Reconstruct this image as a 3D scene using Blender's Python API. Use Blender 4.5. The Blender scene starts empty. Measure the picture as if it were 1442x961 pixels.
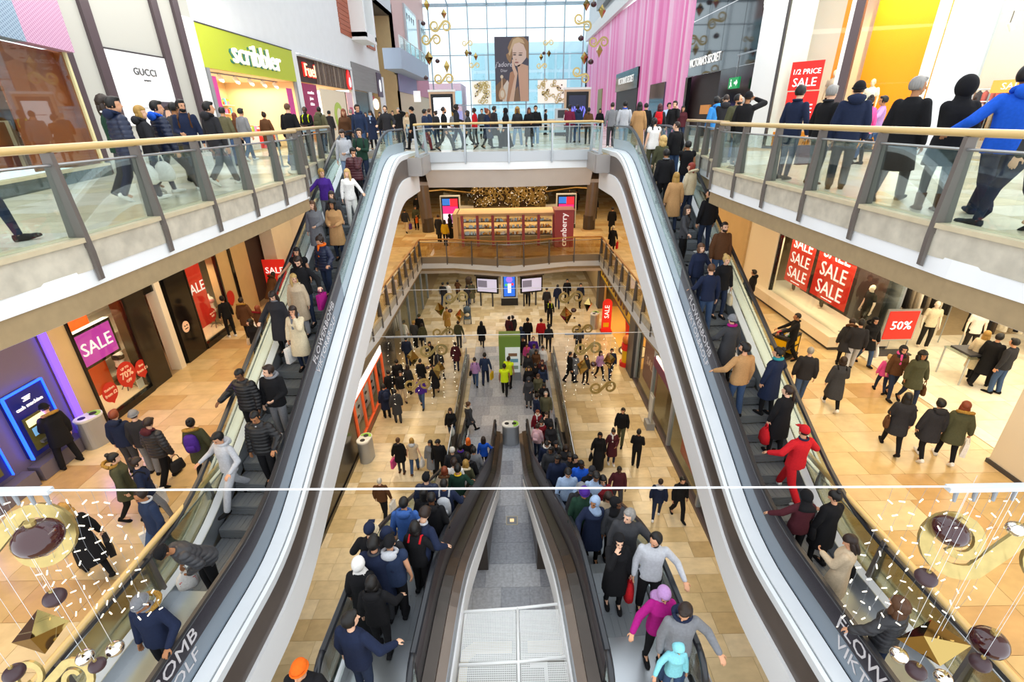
import bpy, bmesh, math, random
import numpy as np
from mathutils import Vector, Matrix, Euler
R = math.radians
random.seed(7)
S = bpy.context.scene
COL = S.collection

# ---------------------------------------------------------------- camera
ZG, ZM, ZU = 0.0, 5.1, 11.35            # floor levels: ground, middle, upper
cam_d = bpy.data.cameras.new('camera'); cam = bpy.data.objects.new('camera', cam_d); COL.objects.link(cam)
cam_d.sensor_width = 36.0; cam_d.lens = 36.0 * 684.0 / 1442.0
cam_d.clip_start = 0.05; cam_d.clip_end = 400
_t, _ro = R(24.9), R(-1.0)
_r = Vector((1, 0, 0)); _u = Vector((0, math.sin(_t), math.cos(_t))); _f = Vector((0, math.cos(_t), -math.sin(_t)))
_r2 = _r * math.cos(_ro) + _u * math.sin(_ro); _u2 = _u * math.cos(_ro) - _r * math.sin(_ro)
cam.matrix_world = Matrix(((_r2.x, _u2.x, -_f.x, 0), (_r2.y, _u2.y, -_f.y, 0), (_r2.z, _u2.z, -_f.z, 12.7), (0, 0, 0, 1)))
S.camera = cam

# ---------------------------------------------------------------- world, lights, exposure
W = bpy.data.worlds.new('overcast'); S.world = W; W.use_nodes = True
_bg = W.node_tree.nodes['Background']; _bg.inputs[0].default_value = (0.90, 0.95, 1.0, 1); _bg.inputs[1].default_value = 1.75
S.view_settings.view_transform = 'Standard'; S.view_settings.look = 'None'
S.view_settings.exposure = 0.2; S.view_settings.gamma = 1.0; S.view_settings.use_curve_mapping = False
S.cycles.use_denoising = True; S.cycles.max_bounces = 7; S.cycles.diffuse_bounces = 3; S.cycles.glossy_bounces = 3
S.cycles.transparent_max_bounces = 24; S.cycles.transmission_bounces = 4
S.cycles.sample_clamp_indirect = 6.0
S.cycles.caustics_reflective = False; S.cycles.caustics_refractive = False

def area(name, loc, sx, sy, watts, color, rot=(0, 0, 0)):
    d = bpy.data.lights.new(name, 'AREA'); d.shape = 'RECTANGLE'; d.size = sx; d.size_y = sy; d.energy = watts; d.color = color
    o = bpy.data.objects.new(name, d); COL.objects.link(o); o.location = loc; o.rotation_euler = rot
    return o
WARM = (1.0, 0.76, 0.46); NEUT = (1.0, 0.93, 0.82)
# downlights in the soffits over the middle floor, the ground floor and inside the shops
for sx in (-1, 1):
    area('middle_floor_downlights', (sx * 8.4, 12, 9.5), 3.0, 16, 430, WARM)
    area('middle_floor_far_downlights', (sx * 8.4, 30, 9.4), 3.0, 16, 360, WARM)
    area('ground_floor_downlights', (sx * 6.0, 18, 3.95), 0.5, 16, 230, WARM)
    area('upper_floor_fill', (sx * 9.3, 14, 17.5), 2.5, 18, 600, NEUT)  # added fill, no fitting there; brightens the upper floor and its white walls
area('middle_floor_back_downlights', (0, 36, 9.3), 10, 8, 520, WARM)
area('ground_floor_back_downlights', (0, 33, 4.0), 10, 9, 420, NEUT)
area('right_shop_ceiling_lights', (15.2, 11.5, 8.6), 5, 12, 520, (1.0, 0.86, 0.62))
area('right_window_lights', (11.9, 17.6, 7.9), 0.9, 5, 120, (1.0, 0.82, 0.55))
area('left_window_lights', (-11.75, 12.3, 7.8), 0.7, 2.2, 60, (1.0, 0.75, 0.5))
area('left_second_window_lights', (-11.75, 16.9, 7.8), 0.7, 1.6, 45, (1.0, 0.75, 0.5))
area('card_shop_ceiling_lights', (-13.4, 25.5, 14.3), 3, 8, 420, (1.0, 0.86, 0.62))
area('juice_shop_ceiling_lights', (-13.2, 35.5, 14.3), 2.5, 8, 260, (1.0, 0.86, 0.65))
area('orange_shop_ceiling_lights', (14.2, 17.5, 18.2), 4, 5, 520, NEUT)

# ---------------------------------------------------------------- materials
def lin(h):
    h = h.lstrip('#'); c = [int(h[i:i + 2], 16) / 255 for i in (0, 2, 4)]
    return tuple(x / 12.92 if x <= 0.04045 else ((x + 0.055) / 1.055) ** 2.4 for x in c)
MATS = {}
def mat(name, col='#808080', rough=0.5, metal=0.0, emit=0.0, noise=0.0, scale=8.0, objcol=False, bump=0.0, spec=0.5, coat=0.0, col2=None, stretch=None):
    if name in MATS: return MATS[name]
    m = bpy.data.materials.new(name); m.use_nodes = True; MATS[name] = m
    nt = m.node_tree; b = nt.nodes['Principled BSDF']; c = lin(col) if isinstance(col, str) else col
    b.inputs['Base Color'].default_value = (*c, 1); b.inputs['Roughness'].default_value = rough; b.inputs['Metallic'].default_value = metal
    b.inputs['Specular IOR Level'].default_value = spec; b.inputs['Coat Weight'].default_value = coat
    src = None
    if objcol:
        oi = nt.nodes.new('ShaderNodeObjectInfo'); src = oi.outputs['Color']
    if noise or bump or col2:
        tc = nt.nodes.new('ShaderNodeTexCoord'); n = nt.nodes.new('ShaderNodeTexNoise'); n.inputs['Scale'].default_value = scale; n.inputs['Detail'].default_value = 5
        vec = tc.outputs['Object']
        if stretch:
            mp = nt.nodes.new('ShaderNodeMapping'); mp.inputs['Scale'].default_value = stretch; nt.links.new(vec, mp.inputs[0]); vec = mp.outputs[0]
        nt.links.new(vec, n.inputs['Vector'])
    if noise or col2:
        mx = nt.nodes.new('ShaderNodeMix'); mx.data_type = 'RGBA'
        if col2:
            mx.blend_type = 'MIX'; rp = nt.nodes.new('ShaderNodeMapRange'); rp.inputs[1].default_value = 0.42; rp.inputs[2].default_value = 0.6
            nt.links.new(n.outputs['Fac'], rp.inputs[0]); nt.links.new(rp.outputs[0], mx.inputs[0])
            mx.inputs[7].default_value = (*lin(col2), 1)
        else:
            mx.blend_type = 'MULTIPLY'; mx.inputs[0].default_value = 1.0
            rp = nt.nodes.new('ShaderNodeMapRange'); rp.inputs[1].default_value = 0.3; rp.inputs[2].default_value = 0.7
            rp.inputs[3].default_value = 1 - noise; rp.inputs[4].default_value = 1 + noise * 0.4; nt.links.new(n.outputs['Fac'], rp.inputs[0])
            nt.links.new(rp.outputs[0], mx.inputs[7])
        if src is not None: nt.links.new(src, mx.inputs[6])
        else: mx.inputs[6].default_value = (*c, 1)
        src = mx.outputs[2]
    if src is not None: nt.links.new(src, b.inputs['Base Color'])
    if bump:
        bp = nt.nodes.new('ShaderNodeBump'); bp.inputs['Strength'].default_value = bump; bp.inputs['Distance'].default_value = 0.02
        nt.links.new(n.outputs['Fac'], bp.inputs['Height']); nt.links.new(bp.outputs[0], b.inputs['Normal'])
    if emit:
        b.inputs['Emission Strength'].default_value = emit
        if src is not None: nt.links.new(src, b.inputs['Emission Color'])
        else: b.inputs['Emission Color'].default_value = (*c, 1)
    return m
def glass(name, tint='#f2faf7', alpha_min=0.05, rough=0.02, refl=1.0):
    if name in MATS: return MATS[name]
    m = bpy.data.materials.new(name); m.use_nodes = True; MATS[name] = m; nt = m.node_tree
    nt.nodes.remove(nt.nodes['Principled BSDF']); out = nt.nodes['Material Output']
    tr = nt.nodes.new('ShaderNodeBsdfTransparent'); tr.inputs[0].default_value = (*lin(tint), 1)
    gl = nt.nodes.new('ShaderNodeBsdfGlossy'); gl.inputs['Roughness'].default_value = rough; gl.inputs[0].default_value = (0.95, 0.98, 1, 1)
    lw = nt.nodes.new('ShaderNodeFresnel'); lw.inputs[0].default_value = 1.45
    rp = nt.nodes.new('ShaderNodeMapRange'); rp.inputs[1].default_value = 0; rp.inputs[2].default_value = 1; rp.inputs[3].default_value = alpha_min * 0.5; rp.inputs[4].default_value = 0.55 * refl
    nt.links.new(lw.outputs[0], rp.inputs[0])
    mx = nt.nodes.new('ShaderNodeMixShader'); nt.links.new(rp.outputs[0], mx.inputs[0]); nt.links.new(tr.outputs[0], mx.inputs[1]); nt.links.new(gl.outputs[0], mx.inputs[2])
    nt.links.new(mx.outputs[0], out.inputs[0])
    return m

M_plaster = mat('white_plaster', '#eef0f0', 0.7, noise=0.03, scale=2)
M_tan = mat('soffit_plaster', '#e4dbd1', 0.75, noise=0.04, scale=2)
M_cream = mat('cream_wall', '#e9dfcb', 0.6, noise=0.04, scale=2)
M_tile = mat('limestone_tile', objcol=True, rough=0.22, noise=0.16, scale=2.5, spec=0.5)
M_grout = mat('grout', '#a48d68', 0.8, noise=0.1)
M_grey_grout = mat('grey_grout', '#7c7d84', 0.8, noise=0.1)
M_granite = mat('granite_tile', objcol=True, rough=0.3, noise=0.25, scale=9, spec=0.5)
M_stone = mat('balcony_stone', '#ccc5b3', 0.35, noise=0.22, scale=5, col2=None)
M_coping = mat('coping_stone', '#cdbf9f', 0.4, noise=0.1, scale=5)
M_wood = mat('oak_rail', '#d9b878', 0.35, noise=0.12, scale=14, stretch=(1, 0.05, 1), coat=0.3)
M_wood2 = mat('warm_wood_rail', '#c98a3c', 0.35, noise=0.12, scale=14, coat=0.3)
M_post = mat('bronze_grey_post', '#6f6863', 0.45, metal=0.3)
M_steel = mat('brushed_steel', '#b9bec2', 0.3, metal=0.85)
M_silver = mat('silver_deck', '#eef2f5', 0.4, metal=0.08, noise=0.03, scale=3)
M_groove = mat('deck_groove', '#9aa0a3', 0.4, metal=0.4)
M_bluegrey = mat('balustrade_bluegrey', '#7a8794', 0.18, spec=0.6)
M_decal = mat('purple_black_decal', '#2b2530', 0.3, spec=0.5, noise=0.5, scale=55)
M_brown = mat('bronze_cladding', '#6d625b', 0.3, metal=0.45, noise=0.08, scale=3)
M_dkbrown = mat('dark_bronze_cladding', '#4a423c', 0.28, metal=0.5, noise=0.1, scale=3)
M_truss = mat('white_truss_panel', '#f0f0f0', 0.55)
M_rubber = mat('black_rubber', '#26282d', 0.28)
M_step = mat('step_metal', '#7d8287', 0.45, metal=0.3)
M_black = mat('black_gloss', '#101012', 0.12)
M_blackm = mat('black_matt', '#161618', 0.55)
M_dkgrey = mat('dark_grey', '#3b3a3d', 0.4)
M_mauve = mat('mauve_grey_metal', '#574c50', 0.4, metal=0.3)
M_grey = mat('mid_grey', '#8f9296', 0.5)
M_lgrey = mat('light_grey', '#c9cdd0', 0.45)
M_white = mat('white_paint', '#f4f4f2', 0.5)
M_red = mat('sale_red', '#d8231f', 0.45)
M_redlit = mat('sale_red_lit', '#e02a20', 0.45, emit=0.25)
M_gold = mat('gold_leaf', '#c9b273', 0.3, metal=0.75, noise=0.15, scale=12)
M_goldmirror = mat('gold_mirror', '#b59a5c', 0.06, metal=1.0)
M_bauble = mat('maroon_bauble', '#3c1418', 0.12, coat=0.6)
M_matbauble = mat('matt_plum_bauble', '#3f2a30', 0.4)
M_silverb = mat('silver_bauble', '#e6e3dc', 0.08, metal=1.0)
M_led = mat('led_lamp', '#fff4dc', 0.5, emit=1.2)
M_wire = mat('pale_cable', '#dfe3e6', 0.5)
M_glass = glass('balustrade_glass', '#eef6f3', 0.06, refl=0.6)
M_glassw = glass('warm_balustrade_glass', '#efe6cf', 0.08)
M_shopglass = glass('shop_window_glass', '#f4f8f6', 0.04, refl=0.18)
M_roofglass = glass('roof_glass', '#f3fafc', 0.06, refl=0.4)
M_lit = mat('lit_panel', '#fff3dc', 0.5, emit=1.0)
M_screen_w = mat('white_screen', '#f3f8ff', 0.4, emit=0.75)
M_cloth = mat('cloth', objcol=True, rough=0.85, noise=0.12, scale=30, spec=0.2)
M_puffer = mat('quilted_nylon', objcol=True, rough=0.45, noise=0.08, scale=20, spec=0.4)
M_skin = mat('skin', objcol=True, rough=0.55, spec=0.35)
M_hair = mat('hair', objcol=True, rough=0.5, noise=0.25, scale=40, spec=0.4, stretch=(1, 1, 0.15))
M_fur = mat('fur', objcol=True, rough=0.95, noise=0.45, scale=60, bump=0.6, spec=0.1)
M_paint = mat('coloured_paint', objcol=True, rough=0.45)
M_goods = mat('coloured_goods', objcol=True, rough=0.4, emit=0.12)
M_net = glass('safety_net', '#f5f5f5', 0.9, rough=0.6)

# ---------------------------------------------------------------- builders
class MB:
    def __init__(s): s.v = []; s.f = []
    def add(s, vs, fs):
        n = len(s.v); s.v += [tuple(p) for p in vs]; s.f += [tuple(i + n for i in f) for f in fs]; return s
    def box(s, x0, x1, y0, y1, z0, z1):
        return s.add([(x0, y0, z0), (x1, y0, z0), (x1, y1, z0), (x0, y1, z0), (x0, y0, z1), (x1, y0, z1), (x1, y1, z1), (x0, y1, z1)],
                     [(0, 3, 2, 1), (4, 5, 6, 7), (0, 1, 5, 4), (1, 2, 6, 5), (2, 3, 7, 6), (3, 0, 4, 7)])
    def obox(s, c, ax, ay, az, hx, hy, hz):
        c = Vector(c); ax = Vector(ax).normalized() * hx; ay = Vector(ay).normalized() * hy; az = Vector(az).normalized() * hz
        P = [c + ax * i + ay * j + az * k for k in (-1, 1) for i, j in ((-1, -1), (1, -1), (1, 1), (-1, 1))]
        return s.add(P, [(0, 3, 2, 1), (4, 5, 6, 7), (0, 1, 5, 4), (1, 2, 6, 5), (2, 3, 7, 6), (3, 0, 4, 7)])
    def prism(s, poly, z0, z1):
        n = len(poly); a = sum(poly[i][0] * poly[(i + 1) % n][1] - poly[(i + 1) % n][0] * poly[i][1] for i in range(n))
        if a < 0: poly = poly[::-1]
        return s.add([(x, y, z0) for x, y in poly] + [(x, y, z1) for x, y in poly],
                     [tuple(range(n - 1, -1, -1)), tuple(range(n, 2 * n))] + [(i, (i + 1) % n, n + (i + 1) % n, n + i) for i in range(n)])
    def extrude(s, pts, d):          # planar polygon (3d points) with thickness vector d
        n = len(pts); d = Vector(d); P = [Vector(p) for p in pts]
        return s.add(P + [p + d for p in P], [tuple(range(n - 1, -1, -1)), tuple(range(n, 2 * n))] + [(i, (i + 1) % n, n + (i + 1) % n, n + i) for i in range(n)])
    def tube(s, pts, r, n=8, flat=1.0, up=(0, 0, 1)):
        P = [Vector(p) for p in pts]; rings = []
        for i, p in enumerate(P):
            t = (P[min(i + 1, len(P) - 1)] - P[max(i - 1, 0)]).normalized()
            u = Vector(up); u = u - t * u.dot(t)
            if u.length < 1e-3: u = Vector((0, 1, 0)) - t * t.y
            u.normalize(); w = t.cross(u); rr = r[i] if isinstance(r, (list, tuple)) else r
            rings.append([p + (w * math.cos(2 * math.pi * k / n) + u * math.sin(2 * math.pi * k / n) * flat) * rr for k in range(n)])
        m = len(P)
        return s.add([q for rg in rings for q in rg], [(i * n + k, i * n + (k + 1) % n, (i + 1) * n + (k + 1) % n, (i + 1) * n + k) for i in range(m - 1) for k in range(n)] + [tuple(range(n - 1, -1, -1)), tuple(range((m - 1) * n, m * n))])
    def ell(s, c, rx, ry, rz, n=10, m=6, mtx=None):
        V = [(0, 0, -1)] + [(math.cos(2 * math.pi * k / n) * math.cos(a), math.sin(2 * math.pi * k / n) * math.cos(a), math.sin(a)) for a in [(-0.5 + (i + 1) / m) * math.pi for i in range(m - 1)] for k in range(n)] + [(0, 0, 1)]
        F = [(0, 1 + (k + 1) % n, 1 + k) for k in range(n)] + [(1 + i * n + k, 1 + i * n + (k + 1) % n, 1 + (i + 1) * n + (k + 1) % n, 1 + (i + 1) * n + k) for i in range(m - 2) for k in range(n)]
        b = 1 + (m - 2) * n; F += [(b + k, b + (k + 1) % n, len(V) - 1) for k in range(n)]
        c = Vector(c); V = [Vector((x * rx, y * ry, z * rz)) for x, y, z in V]
        if mtx is not None: V = [mtx @ v for v in V]
        return s.add([v + c for v in V], F)
    def cyl(s, c, r, h, n=16, r2=None):
        r2 = r if r2 is None else r2; x, y, z = c
        return s.add([(x + r * math.cos(2 * math.pi * k / n), y + r * math.sin(2 * math.pi * k / n), z) for k in range(n)] + [(x + r2 * math.cos(2 * math.pi * k / n), y + r2 * math.sin(2 * math.pi * k / n), z + h) for k in range(n)],
                     [tuple(range(n - 1, -1, -1)), tuple(range(n, 2 * n))] + [(k, (k + 1) % n, n + (k + 1) % n, n + k) for k in range(n)])
    def sweep(s, sec, path):         # closed cross-section [(x, dz)] along path [(y, z)]
        n = len(sec); V = [(x, y, z + dz) for y, z in path for x, dz in sec]; m = len(path)
        a = sum(sec[i][0] * sec[(i + 1) % n][1] - sec[(i + 1) % n][0] * sec[i][1] for i in range(n))
        F = [(i * n + k, i * n + (k + 1) % n, (i + 1) * n + (k + 1) % n, (i + 1) * n + k) for i in range(m - 1) for k in range(n)] + [tuple(range(n - 1, -1, -1)), tuple(range((m - 1) * n, m * n))]
        if a > 0: F = [f[::-1] for f in F]
        return s.add(V, F)
    def mesh(s, name, m, smooth=False):
        me = bpy.data.meshes.new(name); me.from_pydata(s.v, [], s.f)
        if m is not None: me.materials.append(m)
        if smooth: me.polygons.foreach_set('use_smooth', [True] * len(me.polygons))
        me.update(); return me
    def obj(s, name, m, parent=None, smooth=False, color=None, loc=None, rot=None):
        return place(s.mesh(name, m, smooth), name, parent, loc, rot, color)
def place(me, name, parent=None, loc=None, rot=None, color=None, scale=None):
    o = bpy.data.objects.new(name, me); COL.objects.link(o)
    if parent is not None: o.parent = parent
    if loc is not None: o.location = loc
    if rot is not None: o.rotation_euler = rot
    if scale is not None: o.scale = scale
    if color is not None: o.color = (*(lin(color) if isinstance(color, str) else color), 1)
    return o
LABELS = {}
def tag(o, label, cat, group=None):
    o['label'] = label; o['category'] = cat; LABELS[label] = LABELS.get(label, 0) + 1
    if group: o['group'] = group
    return o
def struct(o): o['kind'] = 'structure'; return o
def stuff(o): o['kind'] = 'stuff'; return o
def empty(name, loc=(0, 0, 0), rz=0, label=None, cat=None, group=None):
    o = bpy.data.objects.new(name, None); COL.objects.link(o); o.location = loc; o.rotation_euler = (0, 0, rz); o.empty_display_size = 0.1
    if label: tag(o, label, cat, group)
    return o
def text(body, size, loc, xdir, updir, m, parent=None, depth=0.01, name='lettering', align='CENTER', shear=0, sx=1.0):
    c = bpy.data.curves.new(name, 'FONT'); c.body = body; c.size = size; c.extrude = depth; c.align_x = align; c.align_y = 'CENTER'; c.resolution_u = 2; c.shear = shear
    c.materials.append(m); o = bpy.data.objects.new(name, c); COL.objects.link(o)
    x = Vector(xdir).normalized(); z = x.cross(Vector(updir)).normalized(); y = z.cross(x)
    M = Matrix.Translation(Vector(loc)) @ Matrix(((x.x * sx, y.x, z.x, 0), (x.y * sx, y.y, z.y, 0), (x.z * sx, y.z, z.z, 0), (0, 0, 0, 1)))
    if parent is not None:
        o.parent = parent; M = parent.matrix_basis.inverted() @ M
    o.matrix_basis = M
    return o
M_warmgrey = mat('warm_grey_panel', '#a39c97', 0.4)
# ---------------------------------------------------------------- edges of the voids
def lerp(a, b, t): return a + (b - a) * t
def pl(x, pts):
    if x <= pts[0][0]: return pts[0][1]
    for (a, va), (b, vb) in zip(pts, pts[1:]):
        if x <= b: return lerp(va, vb, (x - a) / (b - a))
    return pts[-1][1]
EU = [(3.0, 5.55), (4.4, 5.2), (5.4, 5.08), (11.2, 5.02), (12.6, 5.04), (13.3, 5.6), (14.3, 5.78), (15.6, 6.02), (17.5, 6.33), (19.2, 6.42)]
EM = [(2.0, 6.25), (10.0, 6.1), (18.0, 5.45), (28.3, 5.35)]
TILE = {}
def unit_tile(m, key):
    if key not in TILE:
        TILE[key] = MB().box(-0.5, 0.5, -0.5, 0.5, 0, 1).mesh('tile', m)
    return TILE[key]
def tiles(parent, inside, xr, yr, z, depth, lens, pal, m, key, limit=300, seed=1, h=0.012, gap=0.008):
    rnd = random.Random(seed); L = []; y = yr[0]
    while y < yr[1]:
        x = xr[0] - rnd.random() * lens[0]
        while x < xr[1]:
            l = rnd.choice(lens); x0, x1 = max(x, xr[0]), min(x + l, xr[1])
            if x1 - x0 > 0.12:
                e0, e1 = inside(y + depth / 2)
                x0, x1 = max(x0, e0), min(x1, e1)
                if x1 - x0 > 0.12: L.append(((x0 + x1) / 2, y + depth / 2, x1 - x0 - gap, depth - gap, rnd.choice(pal), rnd.uniform(0.93, 1.05)))
            x += l
        y += depth
    L.sort(key=lambda a: a[1])
    me = unit_tile(m, key)
    for cx, cy, sx, sy, c, k in L[:limit]:
        place(me, 'tile', parent, (cx, cy, z), None, tuple(v * k for v in lin(c)), (sx, sy, h))
    if len(L) > limit:
        by = {}
        for cx, cy, sx, sy, c, k in L[limit:]: by.setdefault(c, MB()).box(cx - sx / 2, cx + sx / 2, cy - sy / 2, cy + sy / 2, z, z + h)
        for c, b in by.items(): stuff(b.obj('tile', m, parent, color=c))
PAL_M = ['#dbbd86', '#e3c896', '#d2b27a', '#dec294', '#e8d0a2', '#cda873']
PAL_G = ['#d9c49a', '#e2d0aa', '#cfb98c', '#dcc8a0', '#e6d6b4', '#c8b083']
PAL_U = ['#d8d2c0', '#e0dacb', '#cdc6b2', '#d9cfb6', '#e3ddd0', '#c9bfa5']
PAL_GR = ['#aeb1b9', '#b9bcc2', '#a5a8b0', '#c2c4c9', '#a0a3ac']

# ground floor
floor_g = struct(MB().box(-9, 9, 3, 62, -0.3, 0).obj('floor', M_grout))
WALKL, WALKR = -2.2, 1.95
tiles(floor_g, lambda y: (-6.4, WALKL), (-6.4, WALKL), (6.6, 44), 0, 0.62, (0.9, 1.2, 0.75), PAL_G, M_tile, 'lime', 150, 1)
tiles(floor_g, lambda y: (WALKR, 6.4), (WALKR, 6.4), (6.6, 44), 0, 0.62, (0.9, 1.2, 0.75), PAL_G, M_tile, 'lime', 150, 2)
tiles(floor_g, lambda y: (WALKL, WALKR), (WALKL, WALKR), (26.0, 44), 0, 0.62, (0.9, 1.2, 0.75), PAL_G, M_tile, 'lime', 0, 3)
walk = struct(MB().box(WALKL, WALKR, 4.5, 26, -0.1, 0.002).obj('floor', M_grey_grout))
tiles(walk, lambda y: (WALKL, WALKR), (WALKL, WALKR), (7.5, 25.9), 0.002, 0.83, (0.83,), PAL_GR, M_granite, 'gran', 160, 4)

# middle floor slabs
def slab(poly, z0, z1, m, name='floor'): return struct(MB().prism(poly, z0, z1).obj(name, m))
PM = [(x, y) for y, x in EM]
for s in (-1, 1):
    out = 24 if s > 0 else 13.4
    f = slab([(s * x, y) for x, y in PM] + [(s * out, 28.3), (s * out, 2.0)], 4.35, 5.1, M_grout)
    tiles(f, lambda y, s=s: (-11.2, -pl(y, EM) - 0.12) if s < 0 else (pl(y, EM) + 0.12, 11.75), (-11.2, 11.75), (3.0, 28.2), 5.1, 0.82, (1.15, 0.8, 1.4), PAL_M, M_tile, 'lime', 170, 5 + s)
    if s > 0: tiles(f, lambda y: (11.78, 20.0), (11.78, 20.0), (4.5, 15.6), 5.1, 0.9, (0.9,), ['#f3e6cb', '#efe0c2', '#f5ebd4'], M_tile, 'lime', 120, 9, h=0.01)
f = slab([(-13.4, 28.3), (-5.35, 28.3), (-3.4, 28.3), (0, 27.25), (3.4, 28.3), (5.35, 28.3), (24, 28.3), (24, 64), (-13.4, 64)], 4.3, 5.1, M_grout)
tiles(f, lambda y: (-11.2, 11.2), (-11.2, 11.2), (28.4, 60), 5.1, 0.9, (1.2, 0.9, 1.5), PAL_M, M_tile, 'lime', 0, 10)
slab([(-6.2, -1), (6.2, -1), (6.2, 2.0), (2.9, 4.2), (-2.9, 4.2), (-6.2, 2.0)], 4.35, 5.1, M_grout)

# upper floor slabs
PU = [(x, y) for y, x in EU]
for s in (-1, 1):
    f = slab([(s * x, y) for x, y in PU] + [(s * 13.5, 19.2), (s * 13.5, 3.0)], 10.62, 11.35, M_grout)
    tiles(f, lambda y, s=s: (-12.6, -pl(y, EU) - 0.14) if s < 0 else (pl(y, EU) + 0.14, 12.9), (-12.6, 12.9), (3.4, 19.1), 11.35, 0.8, (1.2, 0.9, 1.5), PAL_U, M_tile, 'lime', 150, 15 + s)
f = slab([(-13.5, 19.2), (-3.45, 19.2), (-3.3, 21.2), (0, 20.85), (3.3, 21.2), (3.45, 19.2), (13.5, 19.2), (13.5, 82), (-13.5, 82)], 10.73, 11.35, M_grout)
tiles(f, lambda y: (-11.4, 11.4), (-11.4, 11.4), (21.3, 79), 11.35, 0.9, (1.2, 0.9, 1.5), PAL_U, M_tile, 'lime', 140, 20)

# plaster fascias and soffit bulkheads under the slab edges
def strip(path, prof, name, m, parent=None):
    """closed profile [(outward, z)] swept along a plan path [(x, y)] whose outward side is to the left of travel"""
    P = [Vector((x, y)) for x, y in path]; n = len(prof); V = []
    for i, p in enumerate(P):
        d1 = (P[i] - P[i - 1]).normalized() if i else (P[1] - P[0]).normalized()
        d2 = (P[i + 1] - P[i]).normalized() if i < len(P) - 1 else d1
        nrm = Vector((-(d1 + d2).y, (d1 + d2).x)).normalized(); k = 1 / max(0.5, nrm.dot(Vector((-d1.y, d1.x))))
        V += [(p.x + nrm.x * o * k, p.y + nrm.y * o * k, z) for o, z in prof]
    F = [(i * n + k, i * n + (k + 1) % n, (i + 1) * n + (k + 1) % n, (i + 1) * n + k) for i in range(len(P) - 1) for k in range(n)]
    F += [tuple(range(n - 1, -1, -1)), tuple(range((len(P) - 1) * n, len(P) * n))]
    b = MB().add(V, F); me = b.mesh(name, m); bm = bmesh.new(); bm.from_mesh(me); bmesh.ops.recalc_face_normals(bm, faces=bm.faces); bm.to_mesh(me); bm.free()
    return place(me, name, parent)
def side_path(E, s, y0, y1, step=None):
    ys = [y0] + [y for y, _ in E if y0 < y < y1] + [y1]
    p = [(s * pl(y, E), y) for y in ys]
    return p if s > 0 else p[::-1]      # outward (towards the void) on the left of travel
for s in (-1, 1):
    p = side_path(EU, s, 3.0, 19.2)
    struct(strip(p, [(0.02, 11.12), (0.03, 10.9), (-0.3, 10.9), (-0.3, 11.12)], 'trim_fascia', M_plaster))
    struct(strip(p, [(-0.02, 10.9), (-0.32, 10.5), (-0.9, 10.5), (-0.9, 10.62), (-0.3, 10.62), (-0.3, 10.9)], 'trim_bulkhead', M_tan))
    p = side_path(EM, s, 2.0, 28.3)
    struct(strip(p, [(0.03, 4.84), (0.04, 4.48), (-0.3, 4.48), (-0.3, 4.84)], 'trim_fascia', M_plaster))
    struct(strip(p, [(-0.02, 4.48), (-0.3, 4.15), (-0.9, 4.15), (-0.9, 4.35), (-0.3, 4.35), (-0.3, 4.48)], 'trim_bulkhead', M_tan))
BU = [(3.35, 21.2), (0, 20.85), (-3.35, 21.2)]
for s in (-1, 1): struct(MB().box(min(s * 3.24, s * 6.4), max(s * 3.24, s * 6.4), 19.08, 19.2, 10.7, 11.34).obj('trim_fascia', M_warmgrey)); struct(MB().box(min(s * 3.2, s * 3.45), max(s * 3.2, s * 3.45), 19.21, 21.2, 10.7, 11.34).obj('trim_fascia', M_warmgrey))
struct(strip(BU, [(0.0, 11.02), (0.04, 10.72), (-0.3, 10.72), (-0.3, 11.02)], 'trim_fascia', M_plaster))
struct(strip([(3.5, 21.3), (0, 21.0), (-3.5, 21.3)], [(0.05, 10.73), (-0.45, 9.95), (-1.6, 9.95), (-1.6, 10.73)], 'trim_bulkhead', M_tan))
BM_ = [(5.35, 28.3), (3.4, 28.3), (0, 27.25), (-3.4, 28.3), (-5.35, 28.3)]
struct(strip(BM_, [(0.0, 4.82), (0.03, 4.46), (-0.3, 4.46), (-0.3, 4.82)], 'trim_fascia', M_plaster))
struct(strip([(5.6, 28.4), (3.4, 28.4), (0, 27.4), (-3.4, 28.4), (-5.6, 28.4)], [(0.0, 4.46), (-0.2, 4.05), (-1.4, 4.05), (-1.4, 4.3), (-0.3, 4.3), (-0.3, 4.46)], 'trim_bulkhead', M_tan))
# ceilings
struct(MB().box(-13.4, -5.9, 2.0, 19.2, 10.5, 10.62).obj('ceiling', M_tan)); struct(MB().box(5.9, 24, 2.0, 19.2, 10.5, 10.62).obj('ceiling', M_tan))
struct(MB().box(-13.4, 24, 22.9, 64, 9.9, 10.05).obj('ceiling', M_tan))
struct(MB().box(-9, -6.9, 4, 28, 4.2, 4.35).obj('ceiling', M_tan)); struct(MB().box(6.9, 9, 4, 28, 4.2, 4.35).obj('ceiling', M_tan))
struct(MB().box(-9, 9, 29.9, 62, 4.1, 4.3).obj('ceiling', M_tan))

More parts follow.
